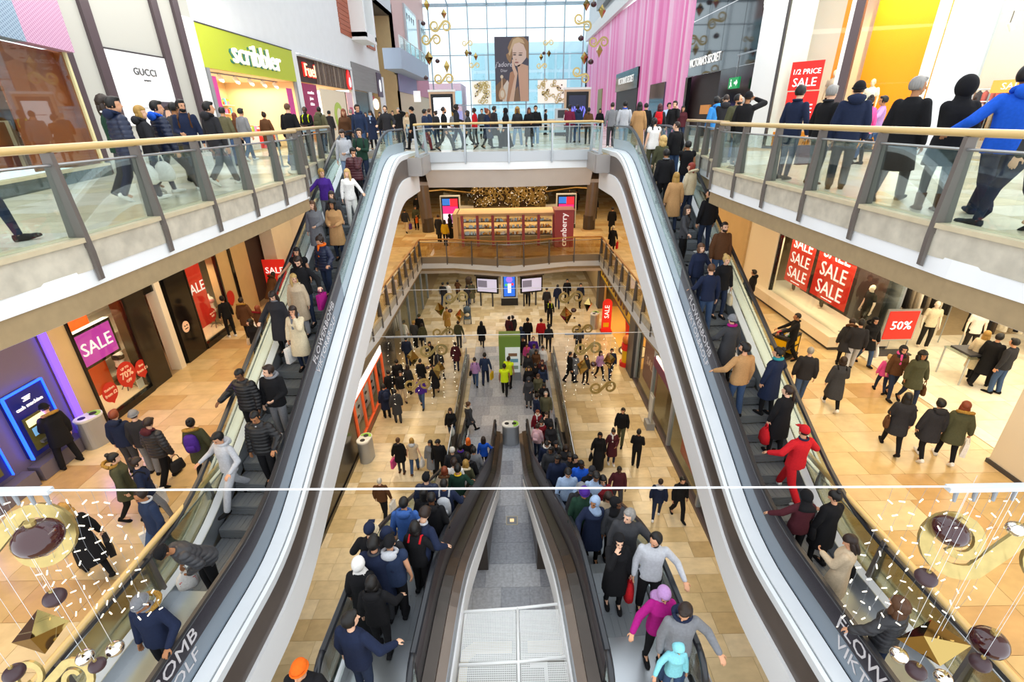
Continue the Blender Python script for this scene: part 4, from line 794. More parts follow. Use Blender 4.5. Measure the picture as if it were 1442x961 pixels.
# ---------------------------------------------------------------- everyone in view: x y z heading height sex legs arms head-turn nod lean | clothes | label
ROWS = """
-5.93 19.39 11.350 180 1.66 f st1 dn/dn 0 0 0 jacket:br slim:dj long:au b bk face,shirt:pw|brunette woman in brown leather jacket at the head of the left escalator
-5.28 18.92 11.350 185 1.78 m st1 dn/dn -40 0 0 jumper:db jeans:jn short:hk b wh face,hood:db|man in slate blue hooded top looking aside at the left escalator's head
-5.15 16.41 10.643 180 1.74 m st1 ht/dn 0 25 0 jumper:lg jeans:lj short:hb a wh face,collar:lg|young man in pale grey jumper looking down, dark jacket over his arm
-4.62 16.41 10.643 180 1.76 m st1 ph/dn 0 0 0 jumper:gn slim:dj short:hb a bk face,straps:ch|young man in dark green top with grey sleeves, phone in hand, near escalator top
-4.66 15.61 10.181 180 1.72 m st1 fc/dn -40 25 0 puffer:mr trousers:bk short:hk b bk face|man in maroon and black quilted jacket holding his hand to his mouth
-5.41 14.81 9.719 175 1.68 f st1 dn/rw -40 0 0 jumper:pu slim:gy pony:gd a bk face|woman in bright purple jumper leaning on the escalator rail, fair hair over shoulder
-4.69 14.81 9.719 150 1.66 f st1 rl/dn 40 0 0 jumper:wh trousers:wh long:bn a wh ,|woman in white knit top with long blonde hair seen from the side
-4.95 14.01 9.257 180 1.62 f st1 dn/dn 0 0 0 jacket:dg slim:dj long:hb a bk face|dark-haired woman half hidden behind the woman in the camel coat
-5.38 13.61 9.026 180 1.66 f st1 ht/dn 0 0 0 coat:gy slim:bk long:br a bk face|woman with long brown hair in grey checked coat on left escalator
-4.84 13.61 9.026 180 1.67 f st1 ht/ht 0 0 0 coat:tn slim:dj curly:hk c bk face,shirt:wn|curly-haired woman in camel coat over a wine red top
-5.45 12.24 8.102 180 1.64 f st1 dn/rw 0 0 0 vest:bk slim:bk long:hk b bk face|smiling black-haired woman in black gilet with blue sleeves reaching to the rail
-4.86 12.41 8.333 200 1.66 f st1 rl/dn 40 25 0 puffer:nv slim:dj bun:hb b bk face,scarf:og|woman in navy quilted jacket with an orange scarf looking down
-5.18 11.61 7.871 180 1.8 m st1 rw/dn 0 25 0 jacket:bk slim:dj short:hb a bk face,beard:hb,shirt:wh|bearded man in black jacket and white shirt with his arm round a blonde woman
-5.31 11.48 7.640 180 1.64 f st1 dn/dn -40 0 0 coat:be trousers:lg long:bn a bk face,fur:cm|blonde woman in beige coat with cream fur collar beside the man in white shirt
-5.58 10.81 7.409 180 1.66 f st1 dn/rl 0 25 0 coat:ch slim:bk fringe:hb a bk face,collar:gy|brunette with a fringe in charcoal coat, hand on the outer rail
-5.00 10.41 7.178 180 1.66 f st1 fc/dn 0 0 0 coat:cm slim:dj long:hb b bk face,scarf:gy|woman in cream coat raising a hand to her mouth
-5.66 8.91 6.255 190 1.78 m st1 dn/rw 0 25 0 puffer:bk trousers:bk crop:hk d bk face|man in black quilted jacket leaning on the rail above the grey tracksuit
-5.11 9.01 6.255 180 1.8 m st1 ht/dn 40 0 0 jacket:bk trousers:gy short:hb a wh face,hood:gy,shirt:gy|man in black jacket with red zip over a grey hoodie
-5.03 8.01 5.793 180 1.78 m st1 rl/dn 0 25 0 puffer:bk trousers:bk crop:hk c bk face,shirt:lg|man in open black quilted jacket and grey shirt looking at the steps
-5.68 7.75 5.562 200 1.76 m stri1 rl/rw 0 25 0 jumper:lg trousers:lg short:hk b bk face,hood:lg|man in pale grey tracksuit stepping down with a hand on the rail
-5.26 5.94 5.100 215 1.76 m st2 ht/dn 0 25 40 puffer:dg trousers:bk beanie:bk c wh ,|man in shiny camouflage jacket and black woolly hat bending over the rail
-5.13 4.56 5.100 180 1.76 m st1 rl/dn 0 25 0 jacket:nv trousers:bk beanie:gy c bk face,fur:gd,collar:gy|man in navy parka with brown fur hood and grey woolly hat at escalator foot
-2.61 3.64 5.100 180 1.74 m st1 dn/dn 0 0 0 jacket:bk trousers:bk beanie:og b bk ,|person in orange patterned woolly hat at the bottom edge beside the lower rail
4.64 16.81 10.874 -10 1.68 f st1 dn/dn 40 0 0 vest:wh trousers:kh pony:hk a bk straps:bk|woman in white sleeveless padded coat with black sleeves near the top right step
5.23 16.41 10.643 -20 1.8 m st1 dn/dn -40 0 0 jacket:bk jeans:jn crop:hb a bk ,|man with receding hair in black jacket and jeans turned sideways at the top
4.71 16.01 10.412 0 1.64 f st1 dn/dn -40 0 0 jumper:ol trousers:be curly:bn a bk ,|woman with curly fair hair and dark olive top behind the white coat
5.38 15.61 10.181 0 1.74 m st1 fc/dn 0 0 0 vest:bk slim:dj short:hk c bk ,|man holding a phone to his face in black vest with white sleeves
4.63 15.21 9.950 0 1.78 m st1 dn/dn 0 0 0 jacket:bk trousers:bk short:hk c bk collar:gy|dark-haired man in plain black jacket beside the inner rail, upper right escalator
5.28 14.81 9.719 -30 1.66 f st1 dn/dn -40 0 0 jacket:cm slim:dj long:hr a bk fur:cm|red-haired woman in cream fleece jacket with dark jeans on right escalator
4.74 14.41 9.488 0 1.68 f st1 dn/dn 0 0 0 coat:tn slim:dj long:gd a bk ,|woman with long light brown hair and tan coat seen from behind
5.47 13.61 9.026 -15 1.78 m st1 dn/dn -40 0 0 jacket:bk slim:dj short:hk b wh hood:bk|man in black hooded jacket standing at the outer rail of right escalator
4.73 13.21 8.795 120 1.66 f st1 dn/rw 40 0 0 jumper:dg slim:bk long:hb a bk face|long-haired woman in grey top turned back to look down the hall
5.52 12.55 8.333 170 1.8 m st1 dn/dn 0 0 0 jacket:br jeans:jn crop:hb a bk face,beard:hb,shirt:bl|bearded man in brown jacket and blue shirt facing back down the escalator
4.78 12.01 8.102 165 1.62 f st1 rl/dn 0 0 0 jacket:nv slim:dj bob:br a bk face,shirt:pk|woman in glasses with a pink top under a navy jacket
5.30 11.63 7.871 170 1.64 f st1 dn/ca 0 0 0 jacket:bk slim:dj bun:bn a bk face,shirt:lg|woman in glasses with tied blonde hair and black jacket carrying a pale handbag
4.82 11.27 7.640 0 1.76 m st1 rl/dn 0 0 0 jumper:nv jeans:jn crop:br a bk ,|man in navy jumper and jeans seen from behind, hand on inner rail
4.94 10.01 6.948 -10 1.64 f st1 rl/dn 0 0 0 coat:dg slim:bk beanie:gy a bk scarf:mg|woman in grey woolly hat and magenta scarf holding the inner rail
4.93 9.21 6.486 -10 1.78 m st1 rw/dn -40 0 0 jacket:tn jeans:jn short:hk b bk beard:hk|bearded man in tan jacket reaching for the inner rail
5.66 9.21 6.486 -20 1.66 f st1 dn/rw -40 0 0 coat:nv slim:bk bun:hk b bk scarf:tl|woman in navy coat and turquoise scarf stretching an arm to the outer rail
5.55 8.41 6.024 -10 1.66 f st1 dn/fc -40 0 0 coat:bk slim:bk pony:hb a bk ,|woman in black coat with tied dark hair and sunglasses, red bag at her side
5.53 7.61 5.562 -10 1.76 m stri2 rw/rw 0 0 0 jacket:rd trousers:rd cap:rd b wh collar:nv|man in red, white and navy sports top with red cap and red trousers
5.05 6.44 5.100 0 1.64 f st1 rw/ht 0 25 0 jacket:mr slim:bk hijab:bk b bk ,|woman in maroon jacket with black headscarf below the man in red
5.52 6.40 5.100 -10 1.66 f st1 dn/ht -40 25 0 coat:bk slim:bk bun:hk b bk ,|woman in long black coat with a bun by the outer rail
5.18 5.45 5.100 -40 1.66 f st1 ph/dn -40 25 0 coat:be trousers:lg long:hb b wh ,|woman in beige trench coat looking at her phone, black tote on her shoulder
5.14 4.38 5.100 -20 1.66 f st1 rw/dn 0 0 0 puffer:ch slim:dj curly:br b bk ,|woman with curly brown hair in dark quilted coat at the foot of right escalator
-7.38 9.93 11.350 50 1.8 m walk1 dn/dn 40 0 0 jacket:gn trousers:dg curly:hb a dg collar:wh|tall man in dark green jacket with white fleece collar, first of the left group
-6.84 9.40 11.350 30 1.76 m walk2 dn/ca 40 0 0 puffer:nv trousers:nv short:hk b wh hood:nv|man in navy quilted hooded jacket carrying a white bag
-6.98 10.22 11.350 40 1.64 f walk1 dn/ca 40 0 0 jacket:ch slim:dj bob:gd a wh hood:ch|woman with light brown bob and dark coat between the two quilted jackets
-6.90 10.61 11.350 35 1.76 m stri2 dn/dn 40 0 0 puffer:nv trousers:dg short:hk b wh hood:rb|man in navy quilted jacket with bright blue shoulder panel, striding
-7.77 12.55 11.350 20 1.74 m st1 dn/dn 0 0 0 jacket:dg trousers:kh short:hk c bk ,|man in dark grey jacket mostly hidden behind the blue-panelled jacket
-7.36 12.21 11.350 160 1.78 m st1 dn/ht -40 0 0 jumper:nv trousers:dg short:hk b bk face,beard:hk,straps:br|bearded man facing us in navy top and brown sleeveless jacket
-6.42 11.57 11.350 25 1.76 m stri1 dn/dn 40 0 0 jumper:ch trousers:dg short:hk b wh hood:ch|man in charcoal hooded top and dark trousers walking past the card shop
-8.94 16.85 11.350 10 1.72 m st1 dn/dn 0 0 0 jacket:kh jeans:jn short:hk b bk ,|man in olive jacket with cropped black hair before the card shop entrance
-9.36 18.85 11.350 20 1.74 m walk1 dn/dn 0 0 0 jacket:gy jeans:jn short:hk b wh ,|man in pale blue-grey jacket and jeans looking into the card shop
-10.80 21.19 11.350 0 1.62 f st1 dn/dn 0 0 0 jacket:br slim:bk long:au a bk ,|woman with long brown hair hidden behind the blue-grey jacket
-9.49 20.89 11.350 0 1.62 f st1 dn/ca 0 0 0 coat:br slim:dg bun:hb b bk ,|woman in brown and black cape before the card shop
-6.61 16.18 11.350 10 1.8 m walk2 dn/ca 0 0 0 jacket:bk jeans:bl crop:br a db ,|man in black jacket and blue jeans seen from behind at the railing
-8.37 22.21 11.350 180 1.8 m st1 ht/ht 0 0 0 jumper:bk trousers:bk bald:hk e bk face,beard:hk,straps:hv|security man in black with a bright yellow strap vest facing us
-7.74 22.06 11.350 10 1.8 m st1 dn/dn 0 0 0 jacket:kh trousers:dg crop:hk d bk hood:kh,straps:ol|man in dark olive jacket wearing a grey-green backpack
-7.94 26.07 11.350 10 1.64 f st1 dn/dn 0 0 0 parka:tn slim:bk short:hb b bk fur:gd|person in camouflage patterned hooded coat behind the escalator head
-8.42 28.76 11.350 10 1.78 m st1 dn/dn 0 0 0 jacket:ch trousers:dg short:hg a bk ,|grey-haired man in charcoal coat near the grey shop front
-6.14 23.95 11.350 170 1.66 f st1 dn/dn 40 25 0 coat:nv slim:bk long:hk b bk face,scarf:lb|woman in navy coat and pale scarf looking down at the escalator head
-5.18 22.74 11.350 180 1.8 m st1 rl/rl 0 25 0 jacket:ch jeans:lj bald:hb a bk face,beard:hb,shirt:ye|bald bearded man in dark jacket with yellow lining at the left newel
-5.41 26.52 11.350 180 1.78 m st1 up/dn 0 0 0 jacket:bk trousers:dg crop:hg a bk face,shirt:dr|man in black jacket and dark red shirt raising his arm
-7.99 30.09 11.350 180 1.64 f st1 dn/dn 0 0 0 jacket:ch slim:dj long:hb a bk face|fair-faced woman with long dark hair in front of the shoe shop
-5.83 30.96 11.350 170 1.62 f st1 dn/dn 0 0 0 jacket:be jeans:jn long:gd a bk face|woman in pale jacket behind the man in black hat
-4.28 23.95 11.350 -80 1.78 m walk1 dn/dn 0 0 0 coat:bk trousers:bk beanie:bk b bk ,|man in black woolly hat and long black coat seen in profile
-3.55 22.77 11.350 60 1.66 m walk1 dn/dn 0 0 0 jacket:db trousers:dr short:hk b bk ,|boy with dark hair and dark red trousers at the bridge corner
-4.23 28.85 11.350 70 1.76 m walk2 dn/dn 0 0 0 jacket:db jeans:jn short:br a bk ,|man in slate blue padded jacket before the white screen
-3.67 27.27 11.350 -60 1.62 f st1 dn/dn 0 0 0 jacket:ch slim:dj bun:hb a bk collar:wh|woman in dark coat with white scarf before the white screen
-2.71 22.55 11.350 80 1.76 m stri1 rl/dn 0 0 0 jacket:bk trousers:dg bald:hb b bk beard:hb|balding man in glasses and black jacket striding along the bridge rail
-2.54 26.28 11.350 85 1.9 m walk2 ht/dn 0 0 0 jacket:ch trousers:db short:hk e bk hood:ch|very tall man in dark hooded jacket on the bridge
-1.75 23.26 11.350 -85 1.62 f stri2 dn/dn 0 0 0 jacket:dg slim:dg bob:hb b bk ,|woman in glasses and dark grey clothes striding towards the left
-1.71 27.32 11.350 -70 1.72 f st1 dn/dn 0 0 0 jumper:rd slim:dg short:hk d bk ,|person in bright red top on the bridge
-0.94 23.54 11.350 75 1.66 f walk1 dn/dn 0 0 0 coat:nv slim:bk bun:au b bk ,|woman in dark flowered coat with reddish tied hair on the bridge
-0.67 25.70 11.350 60 1.78 m walk2 dn/dn 0 0 0 coat:ch trousers:bk short:hb a bk beard:hb|bearded man in charcoal coat beside the woman in flowered coat
-1.06 30.12 11.350 20 1.64 f st1 dn/dn 0 0 0 jacket:br slim:dg long:br a bk ,|woman with long brown hair in the second row on the bridge
-0.11 23.82 11.350 -75 1.66 f walk1 dn/dn 0 0 0 abaya:bk slim:bk hijab:bk b bk ,|woman in black headscarf and long black robe with a blue bag
0.43 24.78 11.350 180 1.7 f wide dn/dn 0 0 0 jacket:ch jeans:lj curly:gd d wh face,shirt:ye|woman with golden curls in dark jacket, mustard top and pale jeans
0.96 24.62 11.350 170 1.68 f walk1 ht/dn 0 0 0 coat:bk slim:dg long:mr c bk face,shirt:wh|woman with maroon hair in a black coat over a white top
1.32 25.71 11.350 180 1.76 m st1 dn/dn 0 0 0 jacket:bk jeans:lj short:hk b wh face,shirt:gy|man in black jacket and light jeans behind the maroon-haired woman
3.12 27.13 11.350 20 1.78 m st1 ht/dn 0 0 0 jacket:wn trousers:bk short:hk c bk ,|man in maroon tracksuit top with white piping before the dark screen
3.60 27.69 11.350 -20 1.78 m st1 dn/dn 40 0 0 jacket:db jeans:jn short:hk b bk hood:db|man in dark blue hooded jacket beside the maroon tracksuit
3.94 26.16 11.350 5 1.64 f st1 dn/dn 0 0 0 jacket:br slim:bk pony:hk b bk ,|dark-haired woman in brown jacket at the right end of the bridge
3.92 36.35 11.350 120 1.62 f st1 dn/dn 0 0 0 jacket:wh slim:dg bob:hr a bk ,|red-haired person in white standing at the far ticket machine
2.78 39.65 11.350 100 1.72 m st1 dn/dn 0 0 0 jacket:ch trousers:bk short:hk b bk ,|small dark figure near the far benches right of the poster
5.37 31.28 11.350 180 1.64 f st1 dn/dn 0 0 0 jacket:bk slim:bk long:hk b bk face|woman in black coat against the pink shop front
4.38 22.54 11.350 10 1.78 m st1 dn/dn 0 0 0 jumper:gy trousers:dg crop:hb a wh ,|man in grey jumper with back to us near right escalator head
4.50 20.65 11.350 10 1.8 m walk2 dn/dn 0 0 0 jumper:lg jeans:lj short:hk b gy collar:rb|man in pale grey top and light blue jeans walking to the pink shop
4.58 18.70 11.350 15 1.7 f st1 dn/dn 0 0 0 long:tn trousers:be long:hk b br ,|woman in long brown coat with black hair and a black shoulder bag
5.64 19.94 11.350 20 1.66 f st1 dn/dn 0 0 0 jacket:ch slim:dg bob:mr a bk straps:rd|woman with dark red hair wearing a bright red backpack
6.50 20.99 11.350 180 1.76 m st1 fc/dn 40 0 0 jacket:bk slim:dj short:hb a bk face|man in glasses and black jacket with lime green stripe
6.99 23.36 11.350 170 1.74 m st1 dn/dn 0 0 0 jacket:lb jeans:jn short:hk b bk face|dark-haired man behind the lime-striped jacket
6.62 17.10 11.350 -20 1.78 m st1 dn/dn 0 0 0 jacket:sk trousers:dg short:hk d bk hood:sk|man in sky blue hooded jacket at the start of the right railing
6.44 15.95 11.350 20 1.8 m st1 fc/dn 0 25 0 jacket:ch trousers:dg crop:hb a bk hood:ch|man in dark padded jacket holding a hand to his face
6.18 14.50 11.350 170 1.76 m st1 dn/dn -40 0 0 jacket:ol trousers:dg bald:hk b bk face,beard:hk|bald bearded man in olive jacket facing us at the right railing
5.99 13.48 11.350 40 1.8 m walk1 dn/up 0 0 0 jacket:bk trousers:gy beanie:bk c bk beard:hk|man in black woolly hat and black jacket raising his hand
6.82 15.77 11.350 10 1.72 m st1 dn/dn 0 0 0 jacket:pu jeans:jn short:hg a bk ,|grey-haired figure in violet hidden behind the man in the black hat
5.91 10.98 11.350 60 1.8 m st1 dn/ca 0 0 0 jumper:nv slim:dj short:hk a bk collar:nv|man in navy polo shirt with a bag before the half price sign
6.04 10.13 11.350 70 1.76 m st1 dn/dn 0 0 0 jacket:bk trousers:bk short:hg a br collar:ch|grey-haired man in black leather jacket beside the man in a beret
6.07 9.40 11.350 30 1.78 m st2 dn/dn 0 0 0 jacket:nv trousers:dg beret:bk a bk hood:nv|man in black beret and navy jacket with yellow lining
9.34 13.86 11.350 -10 1.66 f st1 dn/ca 40 0 0 jacket:pk slim:bk bun:hb a bk ,|woman in bright pink jacket with dark handbag before the orange wall
10.48 15.01 11.350 -60 1.72 m stri1 ou/dn 0 0 0 jumper:la jeans:jn short:hk c bk ,|person in pale lilac top reaching out in front of the orange wall
6.02 8.00 11.350 60 1.78 m walk2 dn/dn 40 0 0 coat:bk trousers:dg short:hg c bk ,|grey-haired man in long black coat standing at the right railing
6.04 7.16 11.350 20 1.7 f st1 cr/dn 0 0 0 parka:bk slim:gy hoodup:bk a br boot|woman in flared black coat and hood with brown boots
6.18 6.50 11.350 20 1.84 m stri2 rw/dn 40 0 0 jacket:rb trousers:nv short:hk c nv hood:rb|man in bright blue sports jacket leaning on the railing
5.96 5.86 11.350 -30 1.76 m walk1 dn/dn 0 0 0 jacket:dg slim:dj short:hb a ch ,|person in grey top and skinny jeans at the right edge, black trainers
-6.39 6.00 11.350 40 1.76 m walk2 dn/dn 0 0 0 jacket:ch slim:dj short:hb a ch ,|person at the left edge of the upper floor, only a dark shoe and jeans visible
-7.48 35.23 5.100 5 1.74 m walk1 dn/ca 0 0 0 jacket:ch trousers:be short:hk b bk straps:ch|man with backpack and beige trousers carrying a violet bag, middle floor far left
-7.61 40.78 5.100 20 1.78 m st1 dn/dn 0 0 0 jacket:bk trousers:bk short:hk b bk ,|man in black walking furthest back on the middle floor left of the column
-6.91 36.37 5.100 175 1.74 m st1 ht/dn 0 25 0 jacket:ol trousers:bk short:hb b bk face|person in olive coat holding an orange carrier in front
-6.42 37.24 5.100 0 1.64 f walk2 dn/ca 0 0 0 jacket:nv slim:dg long:hb a bk ,|woman in navy with brown bag beside the orange carrier
-4.72 32.42 5.100 20 1.76 m st1 dn/dn 0 0 0 coat:ch trousers:bk bald:hb b bk ,|balding man in dark coat at the left end of the beauty stand
-4.18 31.32 5.100 10 1.64 f st1 dn/dn 0 0 0 jacket:ye slim:bk long:hk b bk ,|long-haired woman in yellow jacket at the beauty stand
-4.06 33.27 5.100 60 1.64 f st1 dn/dn 0 0 0 abaya:bk slim:bk hijab:bk b bk ,|woman in black headscarf between the stand and the left advertising screen
6.80 39.66 5.100 180 1.76 m walk1 dn/dn 0 0 0 jacket:bk trousers:bk short:hk b bk face|man in black walking towards us right of the right column
7.06 33.97 5.100 10 1.8 m st1 dn/dn 0 0 0 coat:bk trousers:bk short:hk b bk ,|tall man in black coat above the woman with a pale hat
6.10 28.79 5.100 10 1.62 f walk1 dn/ca 0 0 0 coat:bk slim:bk beanie:cm a bk ,|woman in black coat and cream hat with a red and a pink bag
-3.87 44.18 5.100 180 1.74 m walk1 dn/dn 0 0 0 jacket:ch trousers:bk short:hk b bk ,|dark figure walking beneath the upper bridge behind the left screen
5.33 44.67 5.100 180 1.64 f walk2 dn/dn 0 0 0 jacket:br slim:dg long:hb b bk ,|brown-coated figure beneath the upper bridge behind the right screen
5.79 43.41 5.100 0 1.74 m walk1 dn/dn 0 0 0 jacket:bk trousers:bk short:hk b bk ,|black-coated figure with yellow bag beneath the upper bridge
-10.81 17.21 5.100 -50 1.66 f st1 dn/dn 0 0 0 jumper:bk slim:bk bun:hk b wh ,|woman in black top and trousers looking at the lingerie window
-9.99 16.97 5.100 -10 1.66 f st1 dn/ca 0 0 0 parka:br slim:bk short:hb b bk fur:gd|person in brown parka with fur hood carrying a white plastic bag
-9.01 16.17 5.100 20 1.64 f st1 dn/dn 0 0 0 jacket:br slim:bk long:au a bk fur:dr|woman in leopard patterned coat behind the escalator rail
-8.65 14.91 5.100 200 1.66 f walk1 dn/ca 40 0 0 jacket:bk slim:bk bob:hk a bk face,shirt:wh|woman in black trouser suit with light blouse walking beside the rail
-10.42 20.14 5.100 20 1.68 f st1 dn/dn 0 0 25 coat:br slim:dg long:hk c bk fur:br|woman in brown coat bending by the red sale boards
-10.81 9.60 5.100 -70 1.74 m wide ph/dn 0 25 0 parka:bk trousers:bk beanie:bk a bk fur:gd|person in black fur-hooded coat using the blue cash machine
-9.01 9.29 5.100 -10 1.72 m st1 dn/dn 0 0 0 jacket:nv trousers:dg short:au a bk hood:nv|ginger-haired person in navy jacket with silver stripe next to the litter bin
-8.53 9.25 5.100 -10 1.74 m st1 dn/dn 0 0 0 jacket:ch trousers:gy beanie:gy a bk ,|person in grey woolly hat and dark jacket left of the litter bin queue
-7.97 8.90 5.100 10 1.76 m walk1 dn/ca 0 25 0 puffer:ch trousers:bk short:hb a bk hood:mr|man in black quilted jacket with a big dark holdall
-7.12 9.00 5.100 -10 1.68 f walk2 dn/ca 0 0 0 parka:ol slim:bk bun:hk b bk fur:gd|woman in olive parka with fur hood and small violet rucksack
-7.98 7.84 5.100 60 1.66 f walk1 dn/dn 0 0 0 parka:ol slim:bk bun:hk a bk fur:gd|woman with black bun and big fur collar in profile
-7.42 7.69 5.100 60 1.66 f walk2 dn/ca 0 0 0 jacket:nv slim:gy bun:hb a bk straps:bk|woman with brown bun and glasses in navy coat with brown shoulders
-6.57 6.68 5.100 -150 1.76 m walk2 dn/ca 0 25 0 jacket:db jeans:jn bald:hb c br face,collar:lg|balding man in blue college jacket carrying a white bag
-7.69 6.39 5.100 -60 1.66 f stri1 dn/ca 0 25 15 coat:bk slim:bk curly:gd a bk ,|fair curly-haired woman in black striding past with a black bag
10.00 19.20 5.100 -40 1.7 m st1 dn/dn 0 0 0 jacket:bk trousers:bk short:hk b bk hood:bk|boy in black jacket before the big white window plinth
9.09 17.99 5.100 30 1.64 f walk1 ps/dn 0 25 15 jacket:bk slim:bk long:hk b bk ,|woman in black bending over a pushchair next to the window plinth
9.14 14.32 5.100 -70 1.76 m walk1 ps/ps 0 0 0 jumper:bk trousers:bk crop:hk c bk collar:bk|cleaner in black uniform pushing a yellow cleaning trolley
8.12 11.81 5.100 25 1.78 m walk2 dn/dn 0 0 0 jacket:ch jeans:jn crop:hg a bk ,|grey-haired man in dark jacket and jeans walking away from the trolley
8.86 11.49 5.100 20 1.66 f stri1 dn/ht 0 0 0 coat:dg slim:bk bob:hb a wh straps:bk|woman in grey-green coat and white shoes with black shoulder bag
10.62 13.86 5.100 30 1.68 f walk1 dn/dn 0 25 15 parka:ch slim:bk short:hb a bk fur:br|person in black fur-hooded jacket bending at the end of the plinth
10.74 13.67 5.100 30 1.78 m walk2 dn/dn 0 0 0 jacket:ch trousers:lg short:hk b bk ,|man in dark jacket and pale grey jeans by the shop entrance
11.48 14.10 5.100 185 1.66 f walk1 ca/ht 0 0 0 parka:bk jeans:jn hijab:bk b bk face,fur:bk|woman in black headscarf and parka holding a white and red bag
10.79 12.30 5.100 20 1.25 f walk1 dn/dn 0 0 0 jacket:pk slim:dj short:bn a bk hood:cm|child in pink jacket with fair hood walking hand in hand
10.85 12.04 5.100 190 1.66 f walk2 ht/dn 0 0 0 jacket:br slim:dj hijab:ch b bk face,scarf:pk|woman in patterned brown coat and headscarf next to the child in pink
11.09 11.66 5.100 190 1.68 f walk1 ca/dn 0 0 0 parka:ol slim:dj curly:hk c bk face,shirt:wn|woman with dark curls in olive parka over a wine top
9.16 9.59 5.100 25 1.68 f stri1 ht/dn 0 0 0 parka:ch slim:bk long:hk b bk ,|long-haired woman on the left of the three walking into the shop
9.66 9.27 5.100 15 1.66 f walk2 dn/dn 0 0 0 parka:ch slim:bk short:hk b wh hood:ch|person with short dark hair in the middle of the three walking into the shop
10.14 9.17 5.100 25 1.66 f walk1 dn/ca 0 0 0 parka:ol slim:bk long:au b wh fur:gd|brown-haired woman in fur-hooded parka on the right of the three
13.97 12.93 5.100 60 1.66 f walk1 dn/dn 0 0 0 coat:cm slim:bk long:gd a bk ,|woman in cream coat inside the bright shop
13.95 12.55 5.100 70 1.74 m walk2 dn/dn 0 0 0 coat:bk trousers:bk short:hk b bk ,|person in black inside the bright shop next to the cream coat
14.03 12.16 5.100 -20 1.74 m st1 dn/dn 0 0 0 jacket:ch jeans:jn short:hk b bk ,|person in charcoal and jeans at the right edge inside the shop
-0.40 20.92 0.000 0 1.76 m walk1 dn/dn 0 0 0 vest:hv trousers:bk short:hk c bk collar:hv|steward in yellow high-visibility vest, nearer of the two by the green board
-0.19 21.64 0.000 20 1.78 m st1 dn/dn 0 0 0 vest:hv trousers:bk short:hk c bk collar:hv|steward in yellow high-visibility vest, further of the two by the green board
-1.41 22.05 0.000 5 1.82 m walk2 dn/ca 0 0 0 jumper:db trousers:nv short:hk b bk ,|man in navy jumper carrying a small yellow bag
-1.91 21.86 0.000 0 1.66 f walk1 dn/dn 0 0 0 jumper:la jeans:jn short:hb a bk straps:bk|woman in lilac top and jeans with black shoulder bag
-3.07 23.64 0.000 0 1.7 f st1 dn/dn 0 0 0 parka:mr slim:nv bun:hk b bk hood:mr|woman in maroon coat standing alone on the ground floor
-1.81 26.61 0.000 0 1.68 f walk1 dn/dn 0 0 0 coat:bk slim:bk long:hk b bk ,|woman in black belted coat walking away down the middle
-3.18 26.58 0.000 10 1.72 m st1 dn/ca 0 0 0 jacket:ol trousers:dg short:hb b bk hood:ol|person in camouflage jacket with a white plastic bag
-4.15 29.02 0.000 170 1.68 f walk1 ht/dn 0 0 0 coat:gd slim:bk bun:hb b bk face,shirt:lg|woman in brown skirted coat and grey top behind the gold stars
-4.98 33.84 0.000 10 1.78 m walk2 dn/dn 0 0 0 jacket:ch trousers:db short:hk b bk ,|man in dark jacket at the far left of the ground floor by the shop fronts
-4.67 34.20 0.000 10 1.66 f st1 dn/dn 0 0 0 jacket:wh trousers:lg short:hk b bk ,|person in white jacket at the far left shop fronts
-4.00 34.71 0.000 0 1.7 f walk1 ps/ps 0 0 0 jacket:br slim:bk short:hb a bk fur:br|woman in brown jacket walking away with a pushchair far back
-2.91 34.06 0.000 10 1.78 m walk2 dn/dn 0 0 0 coat:kh trousers:gy short:hk b bk straps:bk|person in long khaki coat with black bag left of the left screen
-3.17 33.15 0.000 0 1.76 m walk1 ps/ps 0 0 0 jacket:ch slim:dj short:hk b bk ,|man in dark clothes pushing the patterned pushchair
-0.16 27.12 0.000 40 1.74 m st1 dn/dn 0 0 0 coat:mr trousers:dg short:hk c bk ,|man in dark maroon coat talking at the back of the green board
0.07 27.17 0.000 -40 1.76 m st1 dn/dn 0 0 0 jacket:ch trousers:dg short:hk c bk straps:bk|man with black shoulder bag talking to the man in maroon coat
0.95 26.69 0.000 0 1.8 m walk1 dn/dn 0 0 0 jacket:bk trousers:bk short:hk c bk ,|man in plain black jacket left of the man in red
1.75 26.64 0.000 0 1.76 m walk2 dn/dn 0 0 0 jacket:rd trousers:dg short:hb b bk ,|man in bright red jacket walking away on the ground floor
2.15 25.86 0.000 0 1.72 f walk1 dn/dn 0 0 0 jacket:ch slim:bk hoodup:ch b bk ,|person in dark hooded coat just right of the man in red
2.53 29.91 0.000 180 1.78 m walk1 dn/dn 0 0 0 jumper:bk trousers:bk short:hb b bk face,straps:hv|steward in black with open yellow vest walking towards us
2.49 32.24 0.000 0 1.78 m walk2 dn/dn 0 0 0 jacket:ch trousers:bk bald:hb b bk straps:bk|man with rucksack in charcoal right of the right screen
3.31 32.83 0.000 0 1.8 m walk1 dn/dn 0 0 0 jacket:nv trousers:db short:hk c bk hood:nv|man in navy jacket walking away right of the charcoal rucksack
4.13 34.11 0.000 180 1.8 m walk1 dn/dn 0 0 0 jacket:bk trousers:bk short:hk b bk ,|black-clad figure furthest back on the right of the ground floor
4.97 33.06 0.000 170 1.8 m walk2 dn/dn 0 0 0 jacket:nv trousers:bk short:hk b bk ,|man in navy beneath the bridge next to the far right columns
1.23 33.56 0.000 0 1.76 m walk1 dn/ca 0 0 0 jacket:ch trousers:bk short:hk b bk ,|person hidden behind the right screen, only dark legs showing
3.89 25.68 0.000 0 1.76 m walk1 dn/dn 0 0 0 jacket:dg trousers:bk short:hk b bk ,|figure in dark grey behind the upper gold scroll on the right
